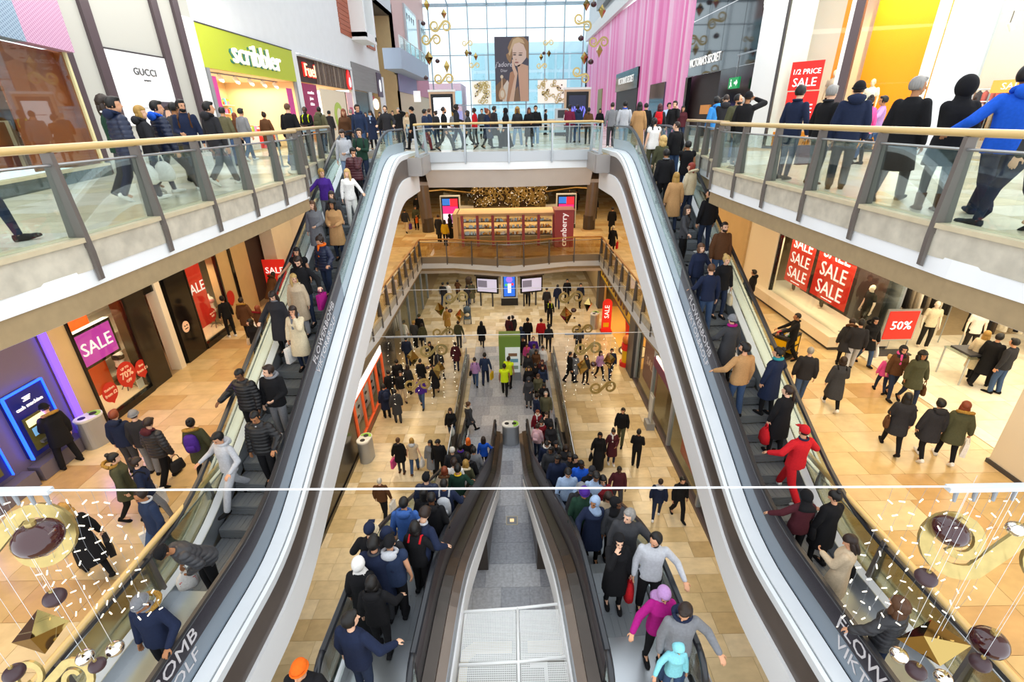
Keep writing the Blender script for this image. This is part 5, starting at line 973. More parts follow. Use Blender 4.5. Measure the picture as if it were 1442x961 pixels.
2.94 22.07 0.000 80 1.8 m walk2 dn/dn 0 0 0 jacket:bk trousers:bk crop:hk b bk ,|man in black standing in profile left of the mirrored stars
3.21 22.19 0.000 20 1.68 f st1 dn/dn 0 0 0 coat:gy slim:dg long:hb b bk ,|person in grey coat half hidden behind the man in black profile
3.75 21.92 0.000 150 1.64 f st1 dn/dn 0 0 0 jacket:ch slim:bk curly:hb b bk ,|curly-haired figure behind the mirrored star on the right
4.56 22.42 0.000 150 1.66 f walk1 dn/ca 0 0 0 jumper:la slim:bk long:hb a bk face|woman in lilac top and black trousers beside the maroon bauble
5.16 22.53 0.000 180 1.72 m walk2 dn/ca 0 0 0 jacket:nv slim:dj short:hb b bk face|person in dark clothes behind the white and orange star by the toy shop
4.51 16.84 0.000 -160 1.78 m walk1 dn/dn 0 0 0 jacket:bk trousers:ol short:hk b bk ,|man in black jacket and brown trousers on the open floor at right
3.31 15.33 0.000 190 1.66 f walk2 dn/ca 0 0 0 abaya:bk slim:bk hijab:bk c bk ,|woman in long black robe and headscarf with black handbag
3.86 15.53 0.000 180 1.66 f st1 ht/ca 0 0 0 coat:mr slim:dj bun:hk c wh face,scarf:wh|woman in dark coat with white scarf next to the black robe
4.80 15.37 0.000 20 1.72 m st1 ht/ht 0 0 0 jacket:bk trousers:bk short:hk c bk ,|short person in black looking at a phone near the right shop wall
3.60 13.21 0.000 180 1.78 m walk1 dn/ca 0 0 0 jacket:mr trousers:dg crop:hk e bk face,shirt:dg|man in brown leather jacket carrying a pale carrier bag
4.84 12.58 0.000 20 1.74 m walk2 dn/dn 0 0 0 jacket:nv slim:dj crop:hb a wh hood:lg|young man in navy top with grey hood walking away at right
5.58 12.65 0.000 170 1.76 m walk1 dn/dn 0 0 0 jacket:bk trousers:bk short:hk b bk ,|person in black cut by the right escalator's edge on the ground floor
-4.55 12.87 0.000 0 1.72 m walk1 dn/ca 0 0 0 jacket:br trousers:bk crop:hw a bk ,|white-haired man in brown jacket carrying a white bag
-4.41 15.19 0.000 0 1.66 f st1 ca/dn 0 0 0 parka:bk slim:dg bun:br a br fur:ch|woman in black fur-hooded coat carrying a pink bag
-3.89 15.18 0.000 0 1.66 f walk2 dn/ca 0 0 0 vest:be jeans:jn bob:gd a br hood:lg|woman in cream gilet with red sleeves carrying a white bag
-3.17 15.08 0.000 180 1.64 f walk1 dn/dn 40 0 0 coat:gy slim:bk long:hk b wh face|girl with long black hair and grey coat arm in arm with a man
-2.85 14.95 0.000 180 1.76 m walk2 dn/dn 40 25 0 jacket:bk trousers:bk short:hk b wh face|man in black jacket arm in arm with the girl in grey
-2.64 17.24 0.000 180 1.66 f walk1 ht/dn 0 0 0 jacket:bk jeans:jn long:hb a bk face,shirt:wh|girl in black jacket holding a big white bag before her
-1.93 17.74 0.000 60 1.66 f stri1 ca/dn 0 0 0 parka:dg slim:bk bun:br a bk fur:cm|woman in grey-green coat with cream hood at the escalator entrance
-5.87 19.12 0.000 -30 1.76 m st1 dn/dn 0 0 0 coat:nv trousers:bk short:hk b bk straps:nv|person wearing a blue rucksack with white logo at the shoe window
-5.27 18.70 0.000 -20 1.74 m st1 dn/dn 0 0 0 coat:dg trousers:dg short:hk b bk hood:dg|person in dark green-grey coat holding a white slip at the shoe window
-5.37 20.42 0.000 150 1.74 m st1 dn/dn 0 0 0 jacket:bk trousers:be short:hk b bk ,|person in black jacket and beige trousers before the shoe shop door
-4.36 19.97 0.000 180 1.66 f walk1 dn/dn 0 0 0 jacket:pu jeans:jn long:hb b bk face|person in jeans walking towards us behind the lowest left scroll
-3.86 21.17 0.000 180 1.66 f walk2 dn/ca 0 0 0 coat:bk slim:bk short:hk b bk face|person in black with white carrier beneath the large gold star
-4.49 23.92 0.000 180 1.66 f walk1 dn/dn 0 0 0 jacket:bk slim:bk long:hk b bk face,shirt:wh|dark-haired person with a pale shirt behind the middle left scroll
-3.90 23.00 0.000 150 1.64 f stri1 dn/dn 0 0 0 coat:ch slim:bk short:hk b bk ,|dark-coated figure right of the middle left scroll
-5.85 24.36 0.000 0 1.76 m st1 dn/dn 0 0 0 jacket:nv trousers:nv short:hk b bk ,|figure in navy by the dark left shop front, left of the cable bar
-5.32 26.47 0.000 -20 1.66 f st1 dn/dn 0 0 0 jacket:ol slim:bk long:hb b bk hood:ol|person in dark olive hooded jacket by the left shop entrance
-5.84 26.71 0.000 20 1.74 m st1 dn/dn 0 0 0 jacket:dg trousers:bk short:gd b bk ,|fair-haired figure in grey by the left shop entrance
-5.68 27.67 0.000 10 1.76 m st1 dn/dn 0 0 0 jacket:bk trousers:bk beanie:ol b bk ,|figure in black with wide olive hat by the left shop entrance
-6.49 26.97 0.000 20 1.66 f st1 dn/dn 0 0 0 jumper:wh trousers:lg short:hk b bk ,|figure in white inside the left shop entrance
-4.66 21.81 0.000 0 1.66 f walk1 dn/dn 0 0 0 coat:bk slim:dg short:hk b wh ,|figure in black with pale shoes beneath the middle left scroll
-5.20 21.26 0.000 20 1.64 f st1 dn/dn 0 0 0 jacket:ch slim:bk long:hb b bk ,|figure in charcoal in the crowd left of the gold star
-5.79 21.62 0.000 -20 1.74 m st1 dn/dn 0 0 0 jacket:bk trousers:bk short:hk b bk ,|figure in black nearest the dark column of the shoe shop
-5.96 20.51 0.000 -40 1.74 m st1 dn/dn 0 0 0 jacket:bk trousers:bk short:hk b bk ,|figure in black looking into the lit shoe window
0.53 25.75 0.000 0 1.62 f st1 dn/dn 0 0 0 jacket:db slim:dj hoodup:db b bk ,|child-sized figure in blue hood at the tail of the queue
0.59 24.14 0.000 180 1.72 m st1 dn/dn 0 0 0 jacket:bk trousers:gy short:hk c bk face|man in black at the tail of the queue beside the green board
1.16 24.07 0.000 180 1.76 m st1 dn/dn 0 0 0 jacket:pu slim:dj bald:hb a bk face|bald man in violet jacket near the tail of the queue
1.16 23.16 0.000 180 1.74 m st1 dn/dn 0 0 0 jumper:gy slim:dj short:hk c bk face|man in grey hooded top in front of the violet jacket
0.81 23.99 0.000 180 1.4 f st1 dn/dn 0 0 0 jacket:pk slim:dg bob:hb b bk face,scarf:og|small girl in pink jacket in the queue
1.62 23.09 0.000 190 1.64 f st1 dn/dn 0 0 0 jacket:wh slim:gy bun:hk b bk face|woman in white jacket stepping beside the queue
0.81 22.28 0.000 180 1.64 f st1 dn/dn 0 0 0 jacket:ch slim:bk long:hb b bk face|dark-haired woman in charcoal on the left of the queue's fourth row
1.24 22.66 0.000 180 1.66 f st1 ht/dn 0 0 0 jacket:br slim:bk long:hk c bk face|long-haired woman in dark brown in the middle of the queue
1.49 21.54 0.000 200 1.64 f st1 dn/dn 0 0 0 jacket:mr slim:bk long:mr b bk face|woman with reddish hair on the right of the queue
0.79 20.88 0.000 180 1.64 f st1 ht/dn 0 0 0 parka:bk slim:bk long:hb a bk face,fur:gd|woman with brown fur hood in the queue
1.13 21.13 0.000 180 1.66 f st1 dn/ht 0 25 0 jacket:bk slim:bk bob:hk b bk face|woman in black looking down in the middle of the queue
1.47 20.97 0.000 180 1.64 f st1 dn/ht 0 0 0 jacket:db slim:bk hijab:bk b bk face|woman in blue jacket and black headscarf in the queue
1.20 20.08 0.000 180 1.64 f st1 ht/dn 0 25 0 jacket:kh slim:bk long:br a bk face|woman in olive green looking at her hands in the queue
0.75 19.79 0.000 180 1.62 f st1 ht/dn 0 25 0 coat:dg slim:dg hoodup:dg a bk ,|person in grey hooded coat by the left queue rail
1.42 19.17 0.000 180 1.66 f st1 dn/ht 0 25 0 jacket:bk slim:bk bob:hk b bk face|woman in black holding something white in the queue
1.43 18.19 0.000 180 1.8 m st1 dn/dn 0 0 0 jacket:kh trousers:bk bald:hg a bk face,shirt:bk|bald man in open khaki coat in the queue
1.02 18.12 0.000 60 1.74 m st1 ht/dn 0 25 0 jumper:nv trousers:br short:hk c bk collar:gy|man in navy jumper looking down beside the bald man
1.01 16.99 0.000 180 1.64 f st1 dn/dn 0 0 0 jacket:dr slim:bk short:au a bk scarf:wh|woman with striped white scarf in the queue near the newel
1.36 16.64 0.000 200 1.76 m st1 dn/fc 0 0 0 jacket:ch trousers:bk short:hb a bk face|man in charcoal touching his face near the newel
1.11 16.26 0.000 180 1.64 f st1 dn/dn 0 0 0 jacket:dr slim:bk bob:hk b bk hood:wh|person in red and white jacket in front of the striped scarf
0.95 16.03 0.000 20 1.6 f st1 dn/dn 0 0 0 jacket:lp slim:dj short:hb a bk straps:lp|child wearing a pale pink rucksack at the escalator entrance
1.47 15.98 0.000 180 1.66 f st1 dn/ht 0 25 0 jacket:ch slim:bk hijab:bk b bk face|woman in black headscarf at the escalator entrance, hands together
1.15 13.83 0.693 180 1.72 m st1 rl/dn 0 25 0 jacket:nv trousers:bk short:hk b bk hood:wh|man in navy jacket with white hood at the foot of the lower right escalator
1.51 14.24 0.462 180 1.62 f st1 dn/dn 0 0 0 jacket:ch slim:bk hijab:ch b bk face|woman in black below the pink bag on the lower right escalator
1.18 12.57 1.386 180 1.74 m st1 rl/dn 40 0 0 jacket:dg trousers:bk short:hk d bk face,hood:dg|man in dark grey hooded jacket on the lowest steps
1.77 13.42 0.924 180 1.6 f st1 dn/ht 0 25 0 jacket:ch slim:bk curly:hb a bk face|curly-haired woman with pale hands clasped at the outer rail
1.19 10.65 2.540 180 1.76 m st1 rl/dn 40 0 0 jacket:nv trousers:bk short:hk d bk face,beard:hk|bearded man in navy bodywarmer, hands on the inner rail
1.58 11.04 2.309 180 1.74 m st1 dn/dn 0 0 0 jacket:ch trousers:mr short:hk c bk face|man in black with dark red shirt left of the royal blue jacket
1.70 10.97 2.309 150 1.74 m st1 dn/dn 0 0 0 jacket:bk trousers:bk short:hk b bk ,|dark-haired man behind the royal blue jacket
1.76 10.16 2.771 190 1.74 m st1 dn/dn -40 0 0 jacket:rb trousers:db crop:hk e bk face|boy in royal blue jacket looking aside
1.26 9.04 3.464 180 1.72 m st1 ht/dn 0 25 0 jumper:lb slim:dj short:hk b wh face,shirt:lg|man in blue checked shirt over a pale grey top
1.87 9.35 3.233 160 1.74 m st1 dn/dn 40 0 0 jacket:bk trousers:bk cap:ch c bk ,|person in black with a dark cap below the royal blue jacket
1.83 8.59 3.695 180 1.76 m st1 dn/ht 0 25 0 jumper:lb jeans:jn short:hk c bk face|man in slate blue shirt looking down at his phone
1.99 8.59 3.695 180 1.64 f st1 dn/dn 0 0 0 jacket:dr slim:bk bob:hk b bk face|woman in dark red coat at the outer rail
1.36 7.73 4.157 180 1.74 m st1 dn/dn 0 25 0 jacket:ch trousers:bk beanie:gy c bk face|person in grey woolly hat behind the violet hat
1.36 7.35 4.388 180 1.74 m st1 rl/dn 0 25 0 jacket:gn trousers:bk beanie:pu c bk face|man in violet and yellow woolly hat, hand on the inner rail
1.83 7.33 4.388 185 1.62 f st1 dn/dn 0 25 0 jacket:be trousers:mr long:hb b bk ,|woman in beige coat half hidden behind the grey-scarved woman
1.48 6.93 4.619 180 1.64 f st1 dn/rl 40 0 0 coat:nv slim:bk hijab:lb c bk face|woman in pale blue headscarf and navy padded coat
1.88 6.92 4.619 170 1.62 f st1 dn/dn -40 0 0 jacket:dg slim:bk hijab:bk d bk face,shirt:lb|woman in black headscarf over a pale blue top, grey coat
1.86 5.99 5.081 190 1.78 m st1 rw/dn 40 0 0 jacket:dg trousers:dg short:hg a bk face|grey-haired man in grey coat with his hand on the outer rail
1.63 5.61 5.081 180 1.62 f st1 dn/fc 0 0 0 coat:bk slim:bk hijab:bk a bk face|woman in black headscarf talking on the phone with a red bag
2.16 5.49 5.081 190 1.78 m st1 rw/dn 40 25 0 jumper:lg trousers:bk bald:hk b bk face,beard:hk|bald bearded man in pale grey sweater holding the outer rail
2.06 4.66 5.081 180 1.62 f st1 dn/rw 0 25 0 jacket:mg slim:bk hijab:la b bk face|woman in magenta coat and lilac headscarf
2.22 4.31 5.081 180 1.76 m st1 rw/dn 40 25 0 jacket:gy jeans:jn short:hb b bk hood:nv|man in grey zip jacket holding the outer rail by the child
2.17 4.19 5.081 180 1.15 f st1 dn/rw 0 25 0 jacket:aq jeans:jn hoodup:aq b bk face|child in aqua blue hooded jacket
-1.73 15.10 0.000 0 1.66 f st1 dn/dn 0 0 0 jacket:bk slim:bk long:og a bk ,|ginger-haired woman in black at the foot of the lower left escalator
-1.16 15.20 0.000 0 1.64 f st1 dn/rl 0 0 0 jumper:rb slim:bk long:hb a bk ,|brunette in royal blue top at the inner newel
-1.81 13.43 0.924 0 1.7 m st1 dn/dn 0 0 0 jacket:ch trousers:bk short:hk b bk scarf:pu|black-haired person with patterned scarf left of the ginger woman
-1.29 12.65 1.386 0 1.7 m st1 dn/dn 0 0 0 jacket:gy trousers:dg short:hk b bk ,|dark-haired person in grey behind the royal blue top
-1.97 12.60 1.386 0 1.76 m st1 dn/dn 0 0 0 jacket:ch trousers:bk bald:hw a bk ,|bald man in black jacket at the outer rail, lower left escalator
-1.35 11.42 2.078 0 1.72 m st1 dn/dn 0 0 0 jacket:bk trousers:bk short:hk b bk fur:ch|person in black coat with dark hood trim in the middle of the steps
-1.63 10.55 2.540 0 1.76 m st1 dn/dn 0 0 0 jumper:wh jeans:jn short:hb a bk ,|man in white top on the lower left escalator
-1.37 10.97 2.309 10 1.62 f st1 dn/dn 0 0 0 jacket:ol slim:bk long:gd a bk fur:cm|woman with long light brown hair right of the white top
-1.43 9.76 3.002 0 1.74 m st1 dn/rl 0 0 0 jumper:gn trousers:bk short:hk b bk collar:ye|man in dark green jumper with yellow collar line
-1.78 9.84 3.002 0 1.62 f st1 dn/dn 0 0 0 parka:be slim:bk bob:au a bk fur:br|woman with brown bob in pale pink-beige fleece coat
-1.98 8.58 3.695 0 1.78 m st1 dn/dn 0 0 0 puffer:nv trousers:bk cap:bk a bk ,|man in navy quilted jacket and black cap by the outer rail
-1.51 8.13 3.926 0 1.76 m st1 dn/rl 0 0 0 jacket:nv trousers:bk crop:hk c bk straps:lg|man wearing a pale grey rucksack with a yellow sleeve edge
-1.56 6.99 4.619 0 1.72 m st1 dn/dn 0 25 0 jacket:bk trousers:bk crop:hk d bk hood:bk|person in plain black jacket behind the grey rucksack
-1.87 7.76 4.157 0 1.62 f st1 dn/dn 0 0 0 jacket:bk slim:bk long:hk b bk ,|long-haired person in black left of the grey rucksack
-1.97 6.60 4.850 0 1.76 m st1 dn/dn 0 0 0 jumper:bl jeans:jn crop:hk b bk hood:bl|man in blue hooded sweatshirt on the lower left escalator
-1.61 5.99 5.081 30 1.74 m st1 dn/rl 0 25 15 jacket:nv trousers:bk short:hb a bk collar:lg|man in dark navy jacket leaning on the inner rail
-1.64 5.91 5.081 10 1.64 f st1 dn/rl 0 0 0 jacket:bk slim:bk bob:hk b bk straps:rd|person in black with a red shoulder strap, hand on the rail
-2.34 5.80 5.081 0 1.74 m st1 rl/dn 0 0 0 jacket:bk trousers:bk cap:nv b bk ,|person in navy cap furthest left of the hats on the lower left escalator
-2.31 5.85 5.081 0 1.64 f st1 dn/dn 0 0 0 jacket:bk slim:bk bobble:cm a bk ,|woman in cream bobble hat
-2.05 5.72 5.081 0 1.72 m st1 dn/dn 0 0 0 jacket:ch trousers:bk beanie:nv b bk ,|person in dark navy hood between the bobble hat and the denim vest
-2.19 5.48 5.081 0 1.78 m st1 rl/dn 0 0 0 coat:nv trousers:dg short:hk b bk collar:dg|black-haired man in navy wool coat seen from behind
-1.96 5.53 5.081 0 1.74 m st1 dn/dn 0 0 0 vest:db trousers:bk cap:bk b bk hood:lg|man in denim bodywarmer with pale grey hood and black cap
-2.37 5.22 5.081 0 1.64 f st1 dn/dn 0 0 0 abaya:bk slim:bk hijab:wh b bk ,|woman in white headscarf and black robe by the outer rail
-2.08 4.87 5.081 0 1.66 f st1 dn/rl 0 0 0 jacket:bk slim:bk bob:hk a bk hood:bk|black-haired woman in black padded coat on the top steps
-2.18 4.22 5.081 15 1.78 m st1 dn/rw 40 0 0 jacket:nv slim:dj short:hk a bk ,|man in navy blazer nearest the camera on the lower left escalator
-10.27 30.84 11.350 20 1.76 m st1 dn/dn 0 0 0 jacket:ch trousers:dg short:hk b bk ,|dark-haired man in charcoal in front of the juice bar's pale panel
-7.11 29.80 11.350 180 1.64 f st1 dn/dn 0 0 0 jacket:bk slim:dj long:hb a bk face|long-haired woman in black between the left newel and the grey shop
-7.36 34.25 11.350 180 1.74 m st1 dn/dn 0 0 0 jacket:ol slim:dj short:hb a bk face|man in olive further back between two black coats on the upper floor
-3.27 31.78 11.350 20 1.62 f st1 dn/dn 0 0 0 jacket:gy slim:dj bob:gd a bk ,|fair-haired woman in grey behind the very tall man
6.07 23.64 11.350 10 1.74 m st1 dn/dn 0 0 0 jacket:bk trousers:dg short:hk b bk ,|man in black before the dark door of the pink shop
7.73 23.70 11.350 180 1.62 f st1 dn/dn 0 0 0 jacket:mr slim:dj long:hk b bk face|dark-haired woman in maroon between the sky blue and lime-striped jackets
7.06 17.77 11.350 10 1.76 m st1 dn/dn 0 0 0 jacket:nv slim:dj short:hk c bk ,|man in navy behind the man holding his face
-1.66 34.09 11.350 180 1.76 m st1 dn/dn 0 0 0 jacket:dg trousers:bk short:hb a bk face|man in dark grey in the second row left of the poster
""".strip().splitlines()
BAGROWS = """
man in navy quilted hooded jacket carrying a white bag|plastic|R|wh|white plastic bag held by the man in navy quilted hooded jacket
woman with light brown bob and dark coat between the two quilted jackets|plastic|R|wh|white carrier bag swinging between the two quilted jackets
bearded man facing us in navy top and brown sleeveless jacket|carrier|L|wh|white paper bag with green print held before the card shop
man in black jacket and blue jeans seen from behind at the railing|carrier|R|bk|black paper carrier held by the man in blue jeans
woman in brown and black cape before the card shop|handbag|R|bk|black holdall hanging beside the caped woman
man in dark olive jacket wearing a grey-green backpack|backpack|R|ol|grey-green rucksack on the dark olive jacket
woman with dark red hair wearing a bright red backpack|backpack|R|rd|bright red rucksack near the right escalator head
woman in black headscarf and long black robe with a blue bag|carrier|R|pu|blue-violet bag beside the long black robe on the bridge
woman in long brown coat with black hair and a black shoulder bag|handbag|L|bk|black shoulder bag on the long brown coat|hip
man in navy polo shirt with a bag before the half price sign|carrier|R|mr|maroon and blue carrier held by the man in navy polo shirt
woman in bright pink jacket with dark handbag before the orange wall|handbag|R|ch|dark handbag of the woman in bright pink
woman in glasses with tied blonde hair and black jacket carrying a pale handbag|handbag|L|cm|cream handbag with black handles on the right escalator
woman in cream coat raising a hand to her mouth|carrier|R|wh|white and red paper carrier beside the cream coat
woman in black coat with tied dark hair and sunglasses, red bag at her side|plastic|L|rd|red carrier bag of the woman in sunglasses
woman in grey woolly hat and magenta scarf holding the inner rail|carrier|R|wh|white carrier with coloured stripes on the right escalator
woman in beige trench coat looking at her phone, black tote on her shoulder|handbag|R|bk|big black tote against the beige trench coat|hip
woman in maroon jacket with black headscarf below the man in red|handbag|R|bk|black bag of the woman in maroon jacket|hip
man in shiny camouflage jacket and black woolly hat bending over the rail|plastic|R|wh|white plastic bag with a red sale print by the bending man
person in camouflage patterned hooded coat behind the escalator head|carrier|L|wh|white bag near the grey shop front
man with backpack and beige trousers carrying a violet bag, middle floor far left|carrier|R|pu|violet carrier on the far left of the middle floor
person in olive coat holding an orange carrier in front|carrier|L|og|orange paper carrier on the middle floor
woman in navy with brown bag beside the orange carrier|handbag|R|br|brown handbag beside the orange carrier
woman in black coat and cream hat with a red and a pink bag|carrier|R|rd|red carrier of the woman in the cream hat
person in brown parka with fur hood carrying a white plastic bag|plastic|R|wh|white plastic bag at the lingerie window
man in black quilted jacket with a big dark holdall|handbag|R|ch|big dark holdall in the group by the litter bin
woman in olive parka with fur hood and small violet rucksack|backpack|R|pu|small violet rucksack on the olive parka
woman with brown bun and glasses in navy coat with brown shoulders|carrier|L|wh|white carrier bag in the group by the litter bin
balding man in blue college jacket carrying a white bag|carrier|R|wh|white and green carrier lettered in black below the blue college jacket
fair curly-haired woman in black striding past with a black bag|carrier|R|ch|black bag of the striding woman in black
woman in black headscarf and parka holding a white and red bag|plastic|L|wh|white and red carrier in front of the shop entrance
woman with dark curls in olive parka over a wine top|handbag|L|br|brown handbag of the woman with dark curls
brown-haired woman in fur-hooded parka on the right of the three|carrier|R|wh|white and red bag of the rightmost of the three women
long-haired woman on the left of the three walking into the shop|handbag|L|br|brown bag on the back of the leftmost of the three women|hip
man in navy jumper carrying a small yellow bag|carrier|R|ye|small yellow carrier on the ground floor
woman in lilac top and jeans with black shoulder bag|handbag|L|bk|black bag of the woman in lilac top and jeans|hip
person in camouflage jacket with a white plastic bag|plastic|R|wh|white plastic bag of the camouflage jacket
woman in long black robe and headscarf with black handbag|handbag|R|bk|black handbag of the long black robe
woman in dark coat with white scarf next to the black robe|handbag|R|bk|black holdall beside the white scarf
man in brown leather jacket carrying a pale carrier bag|carrier|R|lp|pale pink carrier of the brown leather jacket
white-haired man in brown jacket carrying a white bag|carrier|R|wh|white bag of the white-haired man
woman in black fur-hooded coat carrying a pink bag|carrier|L|pk|bright pink carrier on the ground floor
woman in cream gilet with red sleeves carrying a white bag|plastic|R|wh|white plastic bag beside the cream gilet
girl in black jacket holding a big white bag before her|plastic|L|wh|big white bag with blue emblem held in front of the girl
person wearing a blue rucksack with white logo at the shoe window|backpack|R|nv|blue rucksack with white patch at the shoe window
person in black with white carrier beneath the large gold star|plastic|R|wh|white carrier beneath the large gold star
child wearing a pale pink rucksack at the escalator entrance|backpack|R|lp|pale pink rucksack at the escalator entrance
man wearing a pale grey rucksack with a yellow sleeve edge|backpack|R|lg|pale grey rucksack on the lower left escalator
woman in black headscarf talking on the phone with a red bag|plastic|L|rd|shiny red bag on the lower right escalator
bearded man in black jacket and white shirt with his arm round a blonde woman|carrier|L|mg|magenta and black bag by the man in white shirt
woman in black trouser suit with light blouse walking beside the rail|handbag|R|be|beige bag of the woman in the trouser suit|hip
""".strip().splitlines()
rows = []
for ln in ROWS:
    a, lab = ln.split('|'); q = a.split()
    rows.append((float(q[0]), float(q[1]), float(q[2]), float(q[3]), float(q[4]), q[5], q[6], q[7], int(q[8]), int(q[9]), int(q[10]), q[11], q[12], q[13], q[14], q[15], q[16], lab, None))
keys = set()
for r in rows:
    aL, aR = r[7].split('/'); key = (r[5], r[6], aL, aR, r[10], r[8], r[9])
    keys.add(('body', key)); keys.add((r[11].split(':')[0], key)); keys.add((r[12].split(':')[0], key))
K0 = ('m', 'st1', 'dn', 'dn', 0, 0, 0); keys |= {('tee', K0), ('jeans', K0), ('body', K0)}    # for the mannequins
build_protos(keys)
for r in rows: person(r)
for ln in BAGROWS:
    q = ln.split('|'); bag(q[0], q[1], q[2], q[3], q[4], where=q[5] if len(q) > 5 else None)
# ---------------------------------------------------------------- shop fronts
def bx(name, x0, x1, y0, y1, z0, z1, m, parent=None, color=None): return MB().box(x0, x1, y0, y1, z0, z1).obj(name, m, parent, color=color)
def sbx(name, *a): return struct(bx(name, *a))
def thing(name, label, cat, group=None): return empty(name, (0, 0, 0), 0, label, cat, group)
def wl(body, size, y, z, m, parent, x=-11.19, **k): return text(body, size, (x, y, z), (0, 1, 0), (0, 0, 1), m, parent, **k)     # on the left wall
def wr(body, size, y, z, m, parent, x=11.19, **k): return text(body, size, (x, y, z), (0, -1, 0), (0, 0, 1), m, parent, **k)   # on the right wall
M_orange = mat('orange_display_wall', '#e0521c', 0.45, noise=0.12, scale=1.5); M_magenta = mat('magenta_screen', '#b3379c', 0.4, emit=0.7)
M_beige = mat('beige_pilaster', '#c9ac7c', 0.45, noise=0.06, scale=2); M_purplewall = mat('lilac_grey_panel', '#6d6276', 0.4)
M_neon = mat('violet_neon', '#5a3cff', 0.4, emit=3.0); M_blueneon = mat('blue_neon', '#1a48ff', 0.4, emit=4.0); M_atm = mat('cash_machine_blue', '#141f6e', 0.35, emit=0.12)
M_sticker = mat('sticker_red', '#c0281c', 0.5); M_stk = mat('sticker_text', '#f0c9a8', 0.5, emit=0.1); M_text = mat('white_lettering', '#ffffff', 0.4, emit=0.5); M_dress = mat('mannequin_white', '#ece4da', 0.35)
M_greyp = mat('grey_print', '#4a4a4a', 0.6)
# --- left wall, middle floor
sbx('wall_left', -11.6, -11.25, 2.0, 10.5, 5.1, 10.5, M_purplewall); sbx('wall_left', -11.6, -11.2, 10.72, 11.3, 5.1, 10.5, M_beige)
strip_l = tag(bx('neon_strip', -11.2, -11.14, 10.52, 10.7, 5.12, 8.6, M_neon), 'violet neon strip running down beside the cash machine', 'lamp')
area('violet_strip_light', (-10.9, 10.4, 6.6), 0.2, 3.0, 16, (0.35, 0.2, 1.0), (0, R(-90), 0))
for i, (y0, y1, lab) in enumerate(((9.12, 10.08, 'blue glowing cash machine in use by the person in black'), (7.55, 8.6, 'second blue cash machine cut by the left edge of the photo'))):
    a = thing('cash_machine', lab, 'cash machine', 'cash machines')
    bx('housing', -11.25, -11.12, y0, y1, 5.66, 7.26, M_atm, a)
    for q in ((y0 - 0.02, y0 + 0.01, 5.65, 7.28), (y1 - 0.01, y1 + 0.01, 5.65, 7.28), (y0, y1, 7.25, 7.28)): bx('neon_edge', -11.15, -11.08, *q, M_blueneon, a)
    bx('fascia', -11.2, -11.1, y0 + 0.16, y1 - 0.16, 5.78, 6.62, mat('atm_olive', '#5d5a2e', 0.4), a)
    bx('lit_panel', -11.2, -11.09, y0 + 0.22, y1 - 0.22, 6.38, 6.56, mat('atm_lit', '#fff2a8', 0.4, emit=1.2), a); bx('screen', -11.2, -11.09, y0 + 0.26, y1 - 0.3, 6.12, 6.32, mat('atm_screen', '#6fa8d8', 0.4, emit=0.6), a); bx('keypad', -11.2, -11.02, y0 + 0.3, y1 - 0.3, 5.9, 5.97, M_steel, a)
    for k, zz in enumerate((7.06, 7.02, 6.98)): bx('emblem_bar', -11.2, -11.1, (y0 + y1) / 2 - 0.1 + 0.03 * (k % 2), (y0 + y1) / 2 + 0.1 - 0.02 * k, zz, zz + 0.02, M_text, a)
    wl('cash machine', 0.125, (y0 + y1) / 2, 6.86, M_text, a, x=-11.11)
    bx('kick_box', -11.24, -10.95, y0 - 0.1, y1 + 0.3, 5.12, 5.5, mat('kick_box_grey', '#6a6470', 0.5), a)
def shop_window(label, y0, y1, z0, z1, parts):
    w = thing('shop_window', label, 'shop window')
    bx('frame', -11.28, -11.14, y0 - 0.06, y0, z0, z1, M_black, w); bx('frame', -11.28, -11.14, y1, y1 + 0.08, z0, z1, M_black, w); bx('base', -11.3, -11.12, y0, y1, z0, z0 + 0.2, M_black, w)
    bx('glass_pane', -11.2, -11.19, y0, y1, z0 + 0.2, z1, M_shopglass, w); bx('display_floor', -12.3, -11.3, y0, y1, z0 + 0.1, z0 + 0.22, mat('lit_display_floor', '#f6e6c4', 0.5), w); bx('back_wall', -12.4, -12.3, y0, y1, z0, z1, M_orange, w)
    return w
w1 = shop_window('lingerie shop window with orange back wall, magenta sale screen and balloon stickers', 11.32, 13.15, 5.1, 8.3, 0)
w2 = shop_window('second lingerie window with a tall orange-red sale poster', 16.15, 18.0, 5.1, 8.3, 0)
sc = thing('display_screen', 'magenta screen reading SALE hung in the lingerie window', 'screen'); bx('frame', -11.5, -11.32, 11.2, 12.75, 6.72, 7.75, M_black, sc); bx('picture', -11.33, -11.31, 11.28, 12.67, 6.8, 7.67, M_magenta, sc); wl('SALE', 0.5, 12.05, 7.22, M_text, sc, x=-11.3)
def balloon(y, z, r, lines, label):
    o = thing('window_sticker', label, 'sticker', 'balloon stickers'); n = 24
    MB().extrude([(-11.17, y + r * math.sin(2 * math.pi * k / n), z + r * 1.12 * math.cos(2 * math.pi * k / n) - (0.25 * r if abs(k - n / 2) < 0.6 else 0)) for k in range(n)], (0.01, 0, 0)).obj('balloon', M_sticker, o)
    for t, s, dz in lines: wl(t, s, y, z + dz, M_stk, o, x=-11.15)
balloon(12.42, 6.09, 0.34, (('UP TO', 0.1, 0.2), ('70%', 0.28, 0.0), ('OFF', 0.12, -0.2)), 'biggest balloon sticker, reading 70 off, on the lingerie window')
balloon(11.7, 5.92, 0.26, (('Knickers', 0.1, 0.1), ('from £2', 0.13, -0.06)), 'balloon sticker about knickers at the lower left of the window')
balloon(13.0, 5.98, 0.24, (('Bras', 0.1, 0.1), ('from £8', 0.13, -0.05)), 'balloon sticker about bras at the right of the first window')
balloon(16.95, 6.15, 0.22, (('up to 70', 0.09, 0.06), ('OFF', 0.1, -0.06)), 'balloon sticker on the second lingerie window')
